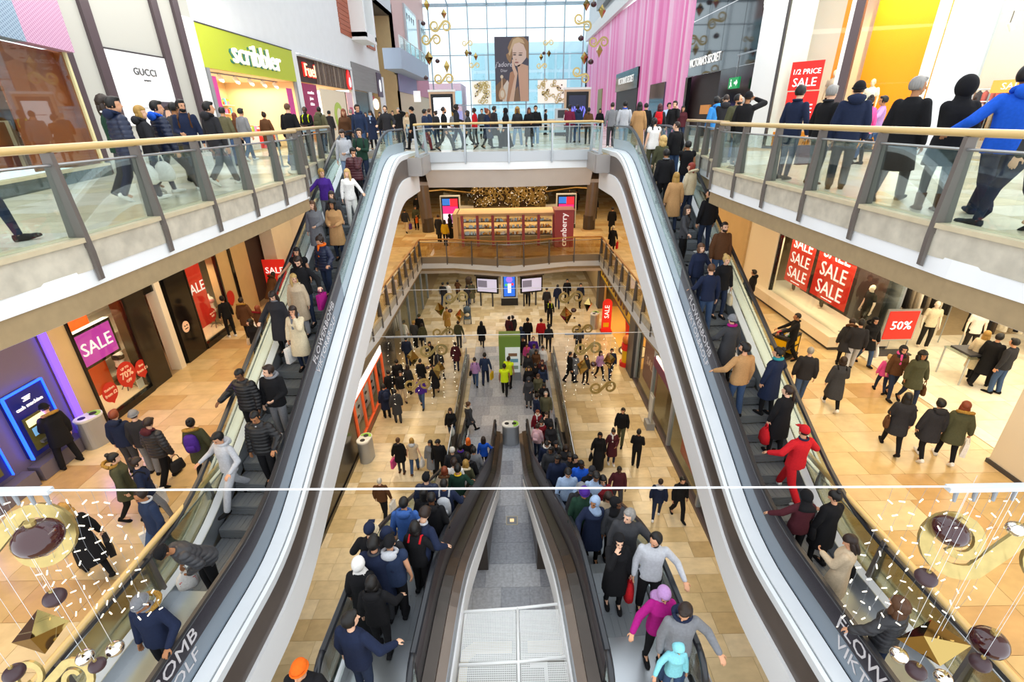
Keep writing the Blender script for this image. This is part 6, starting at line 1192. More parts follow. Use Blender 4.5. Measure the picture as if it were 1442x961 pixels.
balloon(18.35, 6.3, 0.26, (), 'plain red balloon sticker on the beige pilaster')
def bust(x, y, z, label, cl):
    o = empty('dress_form', (x, y, z), 0, label, 'mannequin'); b = MB(); I3 = Matrix.Identity(3)
    loft(b, [((0, 0, 0.62), 0.14, 0.09, I3), ((0, 0, 0.72), 0.16, 0.1, I3), ((0, 0, 0.9), 0.115, 0.08, I3), ((0, 0.01, 1.08), 0.16, 0.11, I3), ((0, 0, 1.2), 0.17, 0.08, I3), ((0, 0, 1.26), 0.05, 0.045, I3), ((0, 0, 1.34), 0.045, 0.04, I3)], 14); b.obj('torso', M_dress, o, True)
    b = MB(); loft(b, [((0, 0, 1.0), 0.15, 0.11, I3), ((0, 0.012, 1.09), 0.17, 0.12, I3), ((0, 0, 1.15), 0.16, 0.1, I3)], 14); b.obj('top', M_cloth, o, True, cl); b = MB(); loft(b, [((0, 0, 0.63), 0.13, 0.1, I3), ((0, 0, 0.76), 0.165, 0.105, I3)], 14); b.obj('briefs', M_cloth, o, True, cl)
    MB().cyl((0, 0, 0.1), 0.018, 0.55, 8).obj('pole', M_dkgrey, o)
    for k in range(4): a = k * math.pi / 2 + 0.4; MB().tube([(0, 0, 0.16), (0.14 * math.cos(a), 0.14 * math.sin(a), 0.1), (0.2 * math.cos(a), 0.2 * math.sin(a), 0.0)], 0.014, 6).obj('foot', M_dkgrey, o)
bust(-11.7, 12.95, 5.33, 'dress form in dark lingerie at the right of the first window', '#2a1c20'); bust(-11.8, 11.45, 5.33, 'dress form at the left edge of the first lingerie window', '#8a6a3c'); bust(-11.65, 17.75, 5.33, 'dress form in pink top in the second lingerie window', '#e08a92')
card = tag(bx('price_card', -11.36, -11.34, 12.85, 13.1, 5.34, 5.62, M_white), 'small white price card on the display floor of the first window', 'card')
sbx('wall_left', -11.6, -11.16, 13.2, 14.05, 5.1, 10.5, mat('dark_glass_panel', '#2c2620', 0.12)); sbx('trim_jamb', -11.5, -11.14, 14.55, 14.8, 5.1, 10.5, M_cream); sbx('wall_left', -11.6, -11.14, 15.0, 16.05, 5.1, 10.5, M_black); sbx('wall_left', -11.6, -11.2, 14.05, 15.0, 7.9, 10.5, M_black)
sg = thing('door_sticker', 'round pale sticker on the black pillar between the lingerie windows', 'sticker'); MB().extrude([(-11.14, 15.35 + 0.18 * math.sin(a), 6.33 + 0.2 * math.cos(a)) for a in [2 * math.pi * k / 20 for k in range(20)]], (0.01, 0, 0)).obj('disc', M_stk, sg); bx('mark', -11.13, -11.125, 15.27, 15.33, 6.35, 6.39, M_black, sg); bx('mark', -11.13, -11.125, 15.38, 15.44, 6.35, 6.39, M_black, sg); bx('mark', -11.13, -11.125, 15.27, 15.44, 6.25, 6.28, M_black, sg)
sh = thing('shelf_unit', 'shelves of lingerie inside the doorway between the windows', 'shelf')
bx('back', -13.0, -12.9, 13.3, 15.0, 5.1, 7.8, M_cream, sh)
for k in range(4): bx('shelf', -12.9, -12.4, 13.3, 15.0, 5.5 + k * 0.6, 5.54 + k * 0.6, M_cream, sh)
rg = thing('clothes_rail', 'rail of red and pink nightwear inside the lingerie shop door', 'clothes rail'); MB().tube([(-12.1, 14.1, 5.1), (-12.1, 14.1, 6.9), (-12.1, 14.9, 6.9), (-12.1, 14.9, 5.1)], 0.02, 6).obj('rail', M_steel, rg)
for k in range(7): bx('garment', -12.3, -11.9, 14.14 + k * 0.1, 14.2 + k * 0.1, 5.9 - 0.1 * (k % 3), 6.86, M_cloth, rg, ('#b01f3a', '#e07a90', '#7a1830')[k % 3])
pst = thing('sale_poster', 'tall orange-red poster reading SALE in the second lingerie window', 'poster'); bx('sheet', -11.42, -11.4, 16.3, 17.35, 5.75, 8.2, M_redlit, pst); wl('SALE', 0.52, 16.78, 7.2, M_text, pst, x=-11.395)
sbx('wall_left', -11.6, -11.2, 18.08, 18.95, 5.1, 10.5, M_beige); sbx('trim_post', -11.3, -11.15, 18.95, 19.12, 5.1, 10.5, M_black); sbx('wall_left', -11.6, -11.2, 19.12, 20.4, 5.1, 10.5, M_beige)
# sports shop beyond: dark opening, red boards, mannequins in red shirts
sbx('wall_left', -11.8, -11.6, 20.4, 23.0, 5.1, 10.0, mat('dark_shop_interior', '#3a2520', 0.6)); sbx('wall_left', -11.4, -8.4, 24.4, 24.6, 5.1, 10.0, M_cream); sbx('trim_pier', -11.5, -10.9, 22.3, 24.4, 5.1, 10.0, M_cream)
bd = thing('sale_board', 'red standing board reading SALE in front of the sports shop', 'sign'); bx('board', -11.2, -10.2, 21.4, 21.46, 5.15, 7.0, M_redlit, bd); text('SALE', 0.4, (-10.7, 21.38, 6.5), (1, 0, 0), (0, 0, 1), M_text, bd); bx('foot', -11.1, -10.3, 21.25, 21.6, 5.1, 5.15, M_dkgrey, bd)
pl_ = tag(bx('plinth', -10.8, -8.6, 22.7, 24.2, 5.1, 5.45, M_white), 'white display plinth of the sports shop behind the left escalator', 'plinth')
def mann(x, y, z, rz, shirt, label, shorts='#141414', group=None):
    o = empty('mannequin', (x, y, z), rz, label, 'mannequin', group); pass
    for part, kind, c, m in (('body', None, '#f1d9c0', M_skin), ('t_shirt', 'tee', shirt, M_cloth), ('shorts', 'jeans', shorts, M_cloth)):
        key = ('m', 'st1', 'dn', 'dn', 0, 0, 0); place(PROTO[((kind or 'body'), key)], part, o, color=c)
for k, (x, y) in enumerate(((-10.5, 23.2), (-9.9, 23.7), (-9.3, 23.2))): mann(x, y, 5.45, R(150), '#d3201c', ('leftmost', 'middle', 'rightmost')[k] + ' of three mannequins in red football shirts on the plinth', group='mannequins in red shirts')
# litter bins
def litter_bin(x, y, z, rz, label, s=1.0, top=('#e9e9e4', '#8fc24a')):
    o = empty('litter_bin', (x, y, z), rz, label, 'bin', 'litter bins'); n = 16
    st = lambda a, w, r, w0=0.12: (lambda w, r: [(w + r * math.cos(t), r * math.sin(t)) for t in [-math.pi / 2 + math.pi * k / n for k in range(n + 1)]] + [(-w - r * math.cos(t), -r * math.sin(t)) for t in [-math.pi / 2 + math.pi * k / n for k in range(n + 1)]])(w * 0.5, r * 0.9)
    MB().prism(st(0, 0.26 * s, 0.27 * s), 0, 0.98 * s).obj('body', mat('bin_silver', '#a6a9ad', 0.35, metal=0.5), o)
    MB().prism(st(0, 0.27 * s, 0.28 * s), 0.98 * s, 1.04 * s).obj('lid_rim', mat('bin_rim', '#d8d9d4', 0.4), o)
    P = st(0, 0.25 * s, 0.25 * s)
    for h, (lo, hi) in enumerate(((-1, 0), (0, 1))):
        q = [(x_, y_) for x_, y_ in P if (x_ < 0) == (h == 0)]; MB().prism(q, 1.04 * s, 1.055 * s).obj('lid', M_paint, o, color=top[h])
        cx = (-0.17 if h == 0 else 0.16) * s; MB().prism([(cx + 0.1 * s * math.cos(a), 0.1 * s * math.sin(a)) for a in [2 * math.pi * k / 16 for k in range(16)]], 1.05 * s, 1.062 * s).obj('opening', M_blackm, o)
    return o
litter_bin(-10.8, 10.45, 5.1, R(70), 'silver and green litter bin beside the lingerie window on the middle floor', 0.82); litter_bin(-0.12, 17.0, 0, 0, 'silver litter bin between the lower escalator entrances', 0.95)
litter_bin(-6.0, 16.1, 0, R(80), 'silver litter bin against the dark wall left of the ground floor'); litter_bin(5.4, 29.2, 0, R(60), 'silver litter bin by the far right column on the ground floor')
# --- right wall, middle floor: white shop with red sale posters
M_clad = mat('warm_white_panel', '#f2e6cd', 0.5)
sbx('wall_right', 11.2, 11.5, 20.15, 22.6, 5.1, 10.5, M_clad); sbx('trim_post', 11.1, 11.3, 22.6, 22.9, 5.1, 10.5, M_beige); sbx('wall_right', 11.2, 11.5, 22.9, 28.5, 5.1, 10, M_beige)
pln = thing('window_plinth', 'long white plinth under the window with the red sale posters', 'plinth'); bx('base', 10.98, 13.0, 15.15, 21.4, 5.12, 5.28, M_dkgrey, pln)
for k in range(3): bx('plinth_block', 10.9, 13.0, 15.1 + k * 2.1, 17.19 + k * 2.1, 5.24, 5.62, M_clad, pln)
ww = thing('shop_window', 'wide bright window behind the red sale posters', 'shop window'); bx('frame', 11.25, 11.4, 20.08, 20.2, 5.62, 10.5, M_black, ww); bx('back_panel', 12.6, 12.7, 15.4, 20.1, 5.6, 10.4, mat('charcoal_back', '#2b2824', 0.5), ww)
bx('glass_pane', 11.3, 11.312, 17.7, 20.08, 5.62, 10.4, M_shopglass, ww); bx('glass_pane', 11.3, 11.312, 15.15, 17.68, 5.62, 10.4, M_shopglass, ww); bx('glass_pane', 11.32, 13.0, 15.15, 15.162, 5.62, 10.4, M_shopglass, ww)
bx('vent', 11.5, 11.9, 15.25, 15.6, 5.62, 5.64, M_grey, ww)
for k, (y0, y1, z0, z1, rows_) in enumerate(((18.1, 19.75, 6.22, 8.9, 4), (15.75, 17.85, 6.28, 9.2, 4))):
    p = thing('sale_poster', ('narrower red poster with SALE repeated, further along the window', 'wider red poster with SALE repeated, nearer the shop entrance')[k], 'poster', 'red sale posters'); bx('sheet', 11.6, 11.62, y0, y1, z0, z1, M_redlit, p); bx('hanger', 11.59, 11.63, y0, y1, z1, z1 + 0.04, M_dkgrey, p)
    for j in range(rows_): wr('SALE', 0.72 if k else 0.62, (y0 + y1) / 2, z0 + 0.42 + j * (0.66 if k else 0.6), M_text, p, x=11.595, sx=1.02)
    wr('see in store for details', 0.07, (y0 + y1) / 2, z0 + 0.1, M_text, p, x=11.595)
for k, y in enumerate((15.5, 17.9, 19.95)): mann(12.2, y, 5.62, R(90), '#26241f', ('dark-dressed mannequin at the near end of the sale window', 'dark-dressed mannequin between the two sale posters', 'dark-dressed mannequin at the far end of the sale window')[k], '#3a342c')
sbx('wall_right', 13.0, 15.4, 16.0, 16.3, 5.1, 10.5, M_clad); sbx('trim_post', 12.95, 13.1, 15.2, 16.1, 5.1, 10.5, M_grey); sbx('trim_panel', 13.35, 13.4, 15.94, 16.0, 5.1, 10.5, M_beige)
sbx('wall_right', 20.0, 20.3, 3, 16.3, 5.1, 10.5, M_clad); sbx('wall_right', 15.4, 20.0, 19.5, 19.8, 5.1, 10.5, M_clad); sbx('ceiling', 11.6, 20.2, 3, 19.8, 9.2, 9.35, M_plaster)
sbx('wall_right', 11.15, 11.75, 3.0, 9.1, 5.1, 10.5, mat('cream_pier', '#d8cdb8', 0.5)); sbx('trim_base', 11.12, 11.78, 3.0, 9.14, 5.1, 5.22, M_dkgrey)
sg = thing('sale_stand', 'red framed stand sign reading 50% at the shop entrance', 'sign'); bx('frame', 12.4, 13.5, 14.8, 14.86, 5.6, 6.72, M_steel, sg); bx('sheet', 12.46, 13.44, 14.78, 14.8, 5.66, 6.66, M_redlit, sg); text('50%', 0.42, (12.95, 14.77, 6.15), (1, 0, 0), (0, 0, 1), M_text, sg); bx('base', 12.4, 13.5, 14.6, 15.05, 5.11, 5.16, M_dkgrey, sg)
for x in (12.45, 13.4): MB().cyl((x, 14.83, 5.12), 0.025, 0.6, 8).obj('leg', M_steel, sg)
def rail(label, x0, y0, x1, y1, z, cols, n, h=1.5, seed=0):
    r_ = thing('clothes_rail', label, 'clothes rail', None); a, b_ = Vector((x0, y0, z)), Vector((x1, y1, z)); MB().tube([a, a + Vector((0, 0, h)), b_ + Vector((0, 0, h)), b_], 0.02, 6).obj('rail', M_steel, r_); rn = random.Random(seed)
    d = (b_ - a).normalized(); nv = Vector((-d.y, d.x, 0)); L = (b_ - a).length
    for k in range(n):
        c = a + d * (0.06 + (L - 0.12) * (k + 0.5) / n); hh = rn.uniform(0.75, 1.1); b = MB(); ww_ = L / n * 0.42
        loft(b, [(c + Vector((0, 0, h - 0.03)), 0.03, 0.03, Matrix.Identity(3)), (c + Vector((0, 0, h - 0.1)), 0.22, ww_, Matrix((tuple(nv), tuple(d), (0, 0, 1))).transposed()), (c + Vector((0, 0, h - 0.1 - hh)), 0.26, ww_, Matrix((tuple(nv), tuple(d), (0, 0, 1))).transposed())], 10); b.obj('garment', M_cloth, r_, True, rn.choice(cols))
CL = ['#2b2622', '#d9cdb6', '#4b4036', '#8a7b64', '#e8e0d0', '#1d1c1e']
rail('rail of coats behind the 50% sign', 13.3, 15.6, 15.2, 15.6, 5.12, CL, 12, 2.3, 1); rail('rail of pale and black clothes in the bright shop', 15.6, 15.2, 18.5, 15.2, 5.12, CL, 14, 1.7, 2); rail('clothes rail along the far wall of the bright shop', 19.3, 7.5, 19.3, 14, 5.12, CL, 20, 1.7, 3)
for k, (x, y) in enumerate(((14.3, 15.2), (15.3, 14.6))): mann(x, y, 5.12, R(160), ('#d8c9a8', '#e8ded0')[k], ('mannequin in beige coat next to the 50% sign', 'mannequin in cream top right of the coat rail')[k], '#2a2622')
gt = thing('display_table', 'glass and steel display table inside the bright shop', 'table'); bx('top', 13.4, 14.6, 12.6, 13.5, 5.98, 6.02, M_glass, gt); bx('tray', 13.5, 14.5, 12.7, 13.4, 6.02, 6.08, M_dkgrey, gt)
for x in (13.43, 14.57):
    for y in (12.63, 13.47): MB().cyl((x, y, 5.11), 0.025, 0.88, 8).obj('leg', M_steel, gt)
tb = thing('display_table', 'low white table of folded clothes at the right edge of the bright shop', 'table'); bx('top', 15.2, 16.6, 11.2, 12.2, 5.8, 5.86, M_white, tb)
for x in (15.25, 16.55):
    for y in (11.25, 12.15): bx('leg', x - 0.03, x + 0.03, y - 0.03, y + 0.03, 5.11, 5.8, M_steel, tb)
for k in range(6): tag(bx('folded_jumper', 15.3 + (k % 3) * 0.42, 15.66 + (k % 3) * 0.42, 11.3 + (k // 3) * 0.42, 11.64 + (k // 3) * 0.42, 5.86, 5.98, M_cloth, None, CL[k]), ('black', 'pale beige', 'brown', 'tan', 'cream', 'near-black')[k] + ' folded jumper on the low white table, ' + ('front', 'back')[k // 3] + ' row', 'jumper', 'folded jumpers on the low table')
# cleaning trolley
ct = empty('cleaning_trolley', (8.95, 14.5, 5.1), R(-55), 'yellow and black cleaning trolley pushed by the cleaner in black', 'trolley')
bx('base', -0.3, 0.3, -0.65, 0.65, 0.12, 0.2, M_blackm, ct); bx('tray', -0.28, 0.28, -0.25, 0.6, 0.85, 0.93, M_blackm, ct); bx('shelf', -0.28, 0.28, -0.25, 0.6, 0.5, 0.54, M_blackm, ct)
M_yel = mat('trolley_yellow', '#e8b70a', 0.4)
bx('waste_sack', -0.26, 0.26, 0.22, 0.64, 0.25, 0.84, M_yel, ct); bx('front_bucket', -0.25, 0.25, -0.7, -0.3, 0.2, 0.55, M_yel, ct); bx('cloth_bag', -0.34, -0.28, 0.2, 0.64, 0.2, 0.8, M_white, ct); bx('mid_bucket', -0.22, 0.22, -0.2, 0.15, 0.56, 0.8, M_yel, ct)
for x in (-0.26, 0.26):
    for y in (-0.25, 0.6): MB().cyl((x, y, 0.2), 0.02, 0.7, 6).obj('upright', M_blackm, ct)
    for y in (-0.55, 0.55): MB().tube([(x - 0.02, y, 0.07), (x + 0.02, y, 0.07)], 0.07, 10).obj('castor', M_blackm, ct)
for k, c in enumerate(('#c8202a', '#2b55c0', '#e8b70a', '#d8d8d8', '#2a9a4a')): bx('cleaning_cloth', -0.2 + 0.09 * k, -0.13 + 0.09 * k, -0.1 + 0.05 * (k % 3), 0.1 + 0.1 * (k % 2), 0.93, 0.99, M_paint, ct, c)
# --- upper floor, left
sbx('wall_left', -11.62, -11.5, 14.85, 21.1, 11.35, 27, mat('grey_cream_panel', '#b4b5af', 0.55)); sbx('wall_left', -11.62, -11.5, 21.1, 50.0, 16.05, 27, M_plaster)
for y0, y1 in ((29.95, 30.6), (40.35, 41.0), (49.9, 51.0)): sbx('trim_pier', -11.7, -11.46, y0, y1, 11.35, 16.1, M_plaster)
sbx('wall_left', -11.7, -11.46, 20.3, 21.15, 11.35, 16.1, M_plaster)
for y in (14.68, 15.85, 18.98, 20.18): sbx('trim_strip', -11.5, -11.4, y - 0.17, y + 0.17, 11.35, 27, M_mauve)
hd = thing('hoarding', 'white shop hoarding with a small grey fashion house name', 'panel'); bx('sheet', -11.5, -11.46, 16.02, 18.8, 12.6, 14.62, mat('hoarding_white', '#f4f6fa', 0.5), hd); bx('top_joint', -11.5, -11.45, 16.02, 18.8, 14.62, 14.66, M_dkgrey, hd); wl('GUCCI', 0.28, 17.6, 14.12, M_greyp, hd, x=-11.45, sx=1.25); wl('opening soon', 0.06, 17.6, 13.9, M_greyp, hd, x=-11.45); bx('small_print', -11.46, -11.455, 17.0, 18.3, 13.1, 13.115, M_grey, hd)
pp = thing('poster', 'dark poster of two faces below the white hoarding', 'poster'); bx('sheet', -11.48, -11.44, 17.85, 18.82, 11.7, 13.3, mat('poster_dark', '#4c4650', 0.5), pp)
for y, z, c in ((18.15, 12.85, '#d0a890'), (18.5, 12.9, '#e2c4b0')): MB().extrude([(-11.44, y + 0.16 * math.cos(a), z + 0.24 * math.sin(a)) for a in [2 * math.pi * k / 16 for k in range(16)]], (0.006, 0, 0)).obj('printed_face', M_paint, pp, color=c)
for y, z in ((18.15, 13.05), (18.5, 13.1)): MB().extrude([(-11.437, y + 0.18 * math.cos(a), z + 0.12 * math.sin(a)) for a in [math.pi * k / 12 for k in range(13)]], (0.006, 0, 0)).obj('printed_hair', M_paint, pp, color='#2a1e1a')
# bag shop at the left edge, front turned a little
A0, A1 = Vector((-9.6, 8.0, 0)), Vector((-11.35, 14.5, 0)); ad = (A1 - A0).normalized(); an = Vector((ad.y, -ad.x, 0))
def apanel(name, s0, s1, z0, z1, off, th, m, parent=None):
    a, b = A0 + ad * s0, A0 + ad * s1; return MB().obox((a + b) / 2 + an * off + Vector((0, 0, (z0 + z1) / 2)), ad, an, (0, 0, 1), (s1 - s0) / 2, th / 2, (z1 - z0) / 2).obj(name, m, parent)
bs = thing('storefront', 'bag shop front with copper panel and patterned fascia at the left edge', 'shop front'); LS = (A1 - A0).length
M_copper = mat('copper_panel', '#a3582a', 0.25, metal=0.35, noise=0.1, scale=1.2, stretch=(1, 1, 4)); M_goldwall = mat('gold_relief_wall', '#a8873e', 0.25, metal=0.5, noise=0.35, scale=7, stretch=(0.4, 0.4, 4)); M_copwood = mat('copper_wood', '#9a5226', 0.35, noise=0.15, scale=4)
apanel('plinth', 0, LS, 11.35, 11.62, 0.05, 0.2, mat('dark_marble', '#3c4a4c', 0.2, noise=0.4, scale=8), bs); apanel('sill', 0, LS, 11.62, 11.68, 0.06, 0.22, M_coping, bs); apanel('copper_panel', 4.0, LS - 0.05, 11.7, 14.35, -0.2, 0.04, M_copper, bs); MB().obox(A1 - ad * 0.1 - an * 0.8 + Vector((0, 0, 13)), ad, an, (0, 0, 1), 0.05, 0.8, 1.4).obj('return_panel', M_copper, bs)
for z in (12.45, 13.15, 13.85): apanel('panel_joint', 4.0, LS - 0.1, z, z + 0.015, -0.225, 0.02, M_coping, bs)
apanel('edge_trim', LS - 0.12, LS, 11.68, 14.35, 0.0, 0.1, mat('pale_edge', '#d9d2a0', 0.4), bs); apanel('gold_wall', -2, LS, 11.7, 14.35, -1.5, 0.05, M_goldwall, bs); apanel('glass_pane', 0, LS - 0.1, 11.68, 14.35, 0.0, 0.012, M_shopglass, bs)
apanel('fascia_dark', 0, 3.6, 14.35, 27, 0.06, 0.3, M_dkgrey, bs)
def fabric(nm, a, b_):
    m = mat(nm, a, 0.5); nt = m.node_tree; tc = nt.nodes.new('ShaderNodeTexCoord'); br = nt.nodes.new('ShaderNodeTexBrick'); br.inputs['Scale'].default_value = 9; br.inputs['Color1'].default_value = (*lin(a), 1); br.inputs['Color2'].default_value = (*lin(a), 1); br.inputs['Mortar'].default_value = (*lin(b_), 1); br.inputs['Mortar Size'].default_value = 0.09
    mp = nt.nodes.new('ShaderNodeMapping'); mp.inputs['Rotation'].default_value = (R(90), R(0), R(75)); nt.links.new(tc.outputs['Object'], mp.inputs[0]); nt.links.new(mp.outputs[0], br.inputs[0]); nt.links.new(br.outputs[0], nt.nodes['Principled BSDF'].inputs[0]); return m
apanel('fascia_blue', 3.6, 4.7, 14.35, 27, 0.08, 0.3, fabric('blue_monogram', '#47607e', '#8fa6bc'), bs); apanel('fascia_pink', 4.7, LS, 14.35, 27, 0.08, 0.3, fabric('pink_monogram', '#9c5a86', '#c49cba'), bs)
for k in range(4): apanel('wood_cabinet', 0.3 + k * 1.05, 1.2 + k * 1.05, 11.75, 12.75, -0.8, 0.4, M_copwood, bs); apanel('cabinet_edge', 1.2 + k * 1.05, 1.3 + k * 1.05, 11.75, 12.78, -0.75, 0.45, M_coping, bs)
hb = tag(MB().obox(A0 + ad * 3.4 - an * 0.75 + Vector((0, 0, 12.93)), ad, an, (0, 0, 1), 0.2, 0.1, 0.15).obj('handbag', M_paint, color='#3d4a38'), 'dark green handbag displayed on the copper cabinet', 'bag')
hb = tag(MB().obox(A0 + ad * 3.9 - an * 0.75 + Vector((0, 0, 12.9)), ad, an, (0, 0, 1), 0.1, 0.08, 0.12).obj('handbag', M_paint, color='#e5e0d2'), 'small white handbag displayed on the copper cabinet', 'bag')
# card shop
M_lime = mat('lime_fascia', '#b9c532', 0.5)
cs = thing('shop_sign', 'lime green card shop fascia with white rounded lettering', 'sign'); bx('fascia', -11.62, -11.42, 21.15, 29.9, 14.55, 16.0, M_lime, cs); bx('top_edge', -11.5, -11.4, 21.15, 29.9, 16.0, 16.04, M_dkgrey, cs); wl('scribbler', 1.2, 25.6, 15.25, mat('sign_white', '#ffffff', 0.4, emit=0.35), cs, x=-11.33, depth=0.04, sx=1.12)
wl('scribbler', 1.2, 25.48, 15.22, mat('sign_shadow_teal', '#2b7a6a', 0.5), cs, x=-11.41, depth=0.01, sx=1.12)
sh = thing('storefront', 'card shop interior with lit shelves behind the open front', 'shop front'); M_sint = mat('card_shop_wall', '#f3d9a6', 0.6)
bx('back_wall', -15.4, -15.3, 21.2, 29.9, 11.35, 14.7, M_sint, sh); bx('side_wall', -15.4, -11.6, 21.15, 21.25, 11.35, 14.7, M_sint, sh); bx('side_wall', -15.4, -11.6, 29.8, 29.9, 11.35, 14.7, M_sint, sh); bx('ceiling', -15.4, -11.6, 21.2, 29.9, 14.55, 14.7, M_sint, sh); bx('door_frame', -11.55, -11.42, 21.2, 21.4, 11.35, 14.55, M_grey, sh); bx('door_frame', -11.55, -11.42, 29.7, 29.9, 11.35, 14.55, M_grey, sh); bx('orange_banner', -15.28, -15.25, 25.5, 28.8, 13.6, 14.4, M_orange, sh); bx('pink_poster', -11.6, -11.58, 21.5, 22.0, 12.2, 14.3, mat('pink_vinyl', '#d64a9a', 0.5), sh); bx('pink_poster', -11.6, -11.58, 28.7, 29.4, 12.6, 14.2, mat('pink_vinyl', '#d64a9a'), sh)
GC = ['#e8402a', '#f2c230', '#f5efe0', '#e07ab0', '#5ab0d8', '#f08a2a', '#fff6e0', '#c8202a', '#8ac24a']
def goods(parent, x0, x1, y0, y1, z, n, hmax, seed, wy=0.22):
    rn = random.Random(seed); by = {}
    for k in range(n):
        y = rn.uniform(y0, y1 - wy); x = rn.uniform(x0, x1); by.setdefault(rn.choice(GC), MB()).box(x, x + 0.12, y, y + rn.uniform(0.4, 1) * wy, z, z + rn.uniform(0.4, 1) * hmax)
    for c, b in by.items(): stuff(b.obj('goods', M_goods, parent, color=c))
for k in range(5):
    bx('shelf', -15.3, -14.9, 21.4, 29.6, 11.75 + k * 0.42, 11.78 + k * 0.42, M_cream, sh)
    goods(sh, -15.25, -15.05, 21.5, 29.5, 11.78 + k * 0.42, 70, 0.34, 40 + k)
for k, y in enumerate((22.6, 24.4, 26.2, 28.0)):
    u = thing('display_unit', ('first', 'second', 'third', 'last')[k] + ' low unit of cards and gifts inside the card shop', 'shelf'); bx('stand', -13.6, -12.6, y - 0.5, y + 0.5, 11.36, 12.1, M_red if k % 2 else M_white, u)
    for j in range(3): goods(u, -13.5 + j * 0.3, -13.3 + j * 0.3, y - 0.48, y + 0.48, 12.1 + j * 0.0, 14, 0.35, 60 + k * 5 + j)
for k in range(6):
    s_ = thing('track_spotlight', ('first', 'second', 'third', 'fourth', 'fifth', 'sixth')[k] + ' white spotlight from the left on the card shop track', 'lamp', 'card shop spotlights'); y = 22.2 + k * 1.35; MB().tube([(-12.3, y, 14.45), (-12.15, y, 14.25)], 0.09, 10).obj('head', M_white, s_); MB().cyl((-12.3, y, 14.42), 0.02, 0.14, 6).obj('stem', M_grey, s_); MB().ell((-12.13, y, 14.23), 0.06, 0.06, 0.06).obj('lamp', M_led, s_)
tag(bx('ceiling_track', -12.34, -12.26, 21.6, 29.4, 14.5, 14.55, M_grey), 'grey light track under the card shop ceiling', 'lamp')
# juice shop
M_slat = mat('brown_slat', '#6d5a4c', 0.5, noise=0.15, scale=6)
fs = thing('shop_sign', 'brown slatted juice bar fascia with glowing red Fuel lettering', 'sign'); bx('backing', -11.62, -11.5, 30.6, 40.35, 14.62, 15.85, mat('slat_shadow', '#3f342c', 0.6), fs)
for k in range(36): bx('slat', -11.5, -11.45 + 0.02 * (k % 3), 33.2 + k * 0.2, 33.34 + k * 0.2, 14.62, 15.85, mat('brown_slat_pale', '#a08c78', 0.5) if k % 5 == 2 else M_slat, fs)
bx('shelf_edge', -11.6, -11.3, 30.6, 40.35, 15.85, 15.95, M_lgrey, fs); wl('Fuel', 1.05, 32.0, 15.2, mat('fuel_red', '#e5201c', 0.4, emit=0.9), fs, x=-11.40, depth=0.03, sx=1.15); wl('Fuel', 0.9, 32.0, 15.2, mat('fuel_core', '#ffd9a8', 0.4, emit=1.2), fs, x=-11.34, depth=0.02, sx=1.15)
MB().extrude([(-11.4, 39.5 + 0.42 * math.sin(a) * (1 - 0.35 * math.cos(a)), 15.2 + 0.62 * math.cos(a)) for a in [2 * math.pi * k / 20 for k in range(20)]], (0.08, 0, 0)).obj('drop_emblem', mat('fuel_red', ''), fs); MB().extrude([(-11.3, 39.5 + 0.2 * math.sin(a) * (1 - 0.4 * math.cos(a)), 15.05 + 0.32 * math.cos(a)) for a in [2 * math.pi * k / 16 for k in range(16)]], (0.02, 0, 0)).obj('drop_core', M_text, fs)
js = thing('storefront', 'cream juice bar interior with maroon menu panel and green apple graphic', 'shop front'); bx('back_wall', -14.9, -14.8, 30.6, 40.3, 11.35, 14.7, M_sint, js); bx('orange_wall', -14.9, -11.9, 33.4, 33.5, 11.35, 14.6, mat('juice_orange', '#f0a030', 0.5), js); bx('ceiling', -14.9, -11.6, 30.6, 40.3, 14.6, 14.7, M_sint, js); bx('menu_panel', -11.55, -11.5, 30.8, 33.0, 12.2, 14.55, mat('menu_maroon', '#a3265c', 0.5), js); bx('pale_panel', -11.55, -11.52, 33.6, 38.6, 11.5, 14.4, mat('juice_cream', '#f3e2c4', 0.5), js); bx('poster', -11.52, -11.48, 38.8, 40.2, 12.0, 14.4, mat('juice_poster', '#f2c9cf', 0.5), js)
for k, t in enumerate(('smoothies', 'juices', 'shakes', 'fresh fruit')[:3]): wl(t, 0.24, 31.9, 14.1 - k * 0.3, M_text, js, x=-11.49)
MB().extrude([(-11.51, 36.6 + 0.9 * math.sin(a), 12.85 + 0.85 * math.cos(a)) for a in [2 * math.pi * k / 24 for k in range(24)]], (0.02, 0, 0)).obj('apple_graphic', mat('apple_green', '#b9cf52', 0.5), js); MB().extrude([(-11.48, 36.6 + 0.5 * math.sin(a), 12.85 + 0.5 * math.cos(a)) for a in [2 * math.pi * k / 24 for k in range(24)]], (0.01, 0, 0)).obj('apple_ring', mat('juice_cream', ''), js)
MB().extrude([(-11.47, 39.5 + 0.45 * math.sin(a), 12.95 + 0.75 * math.cos(a) * (0.6 + 0.4 * abs(math.sin(a)))) for a in [2 * math.pi * k / 14 for k in range(14)]], (0.01, 0, 0)).obj('fruit_graphic', mat('fruit_pink', '#d0486a', 0.5), js)
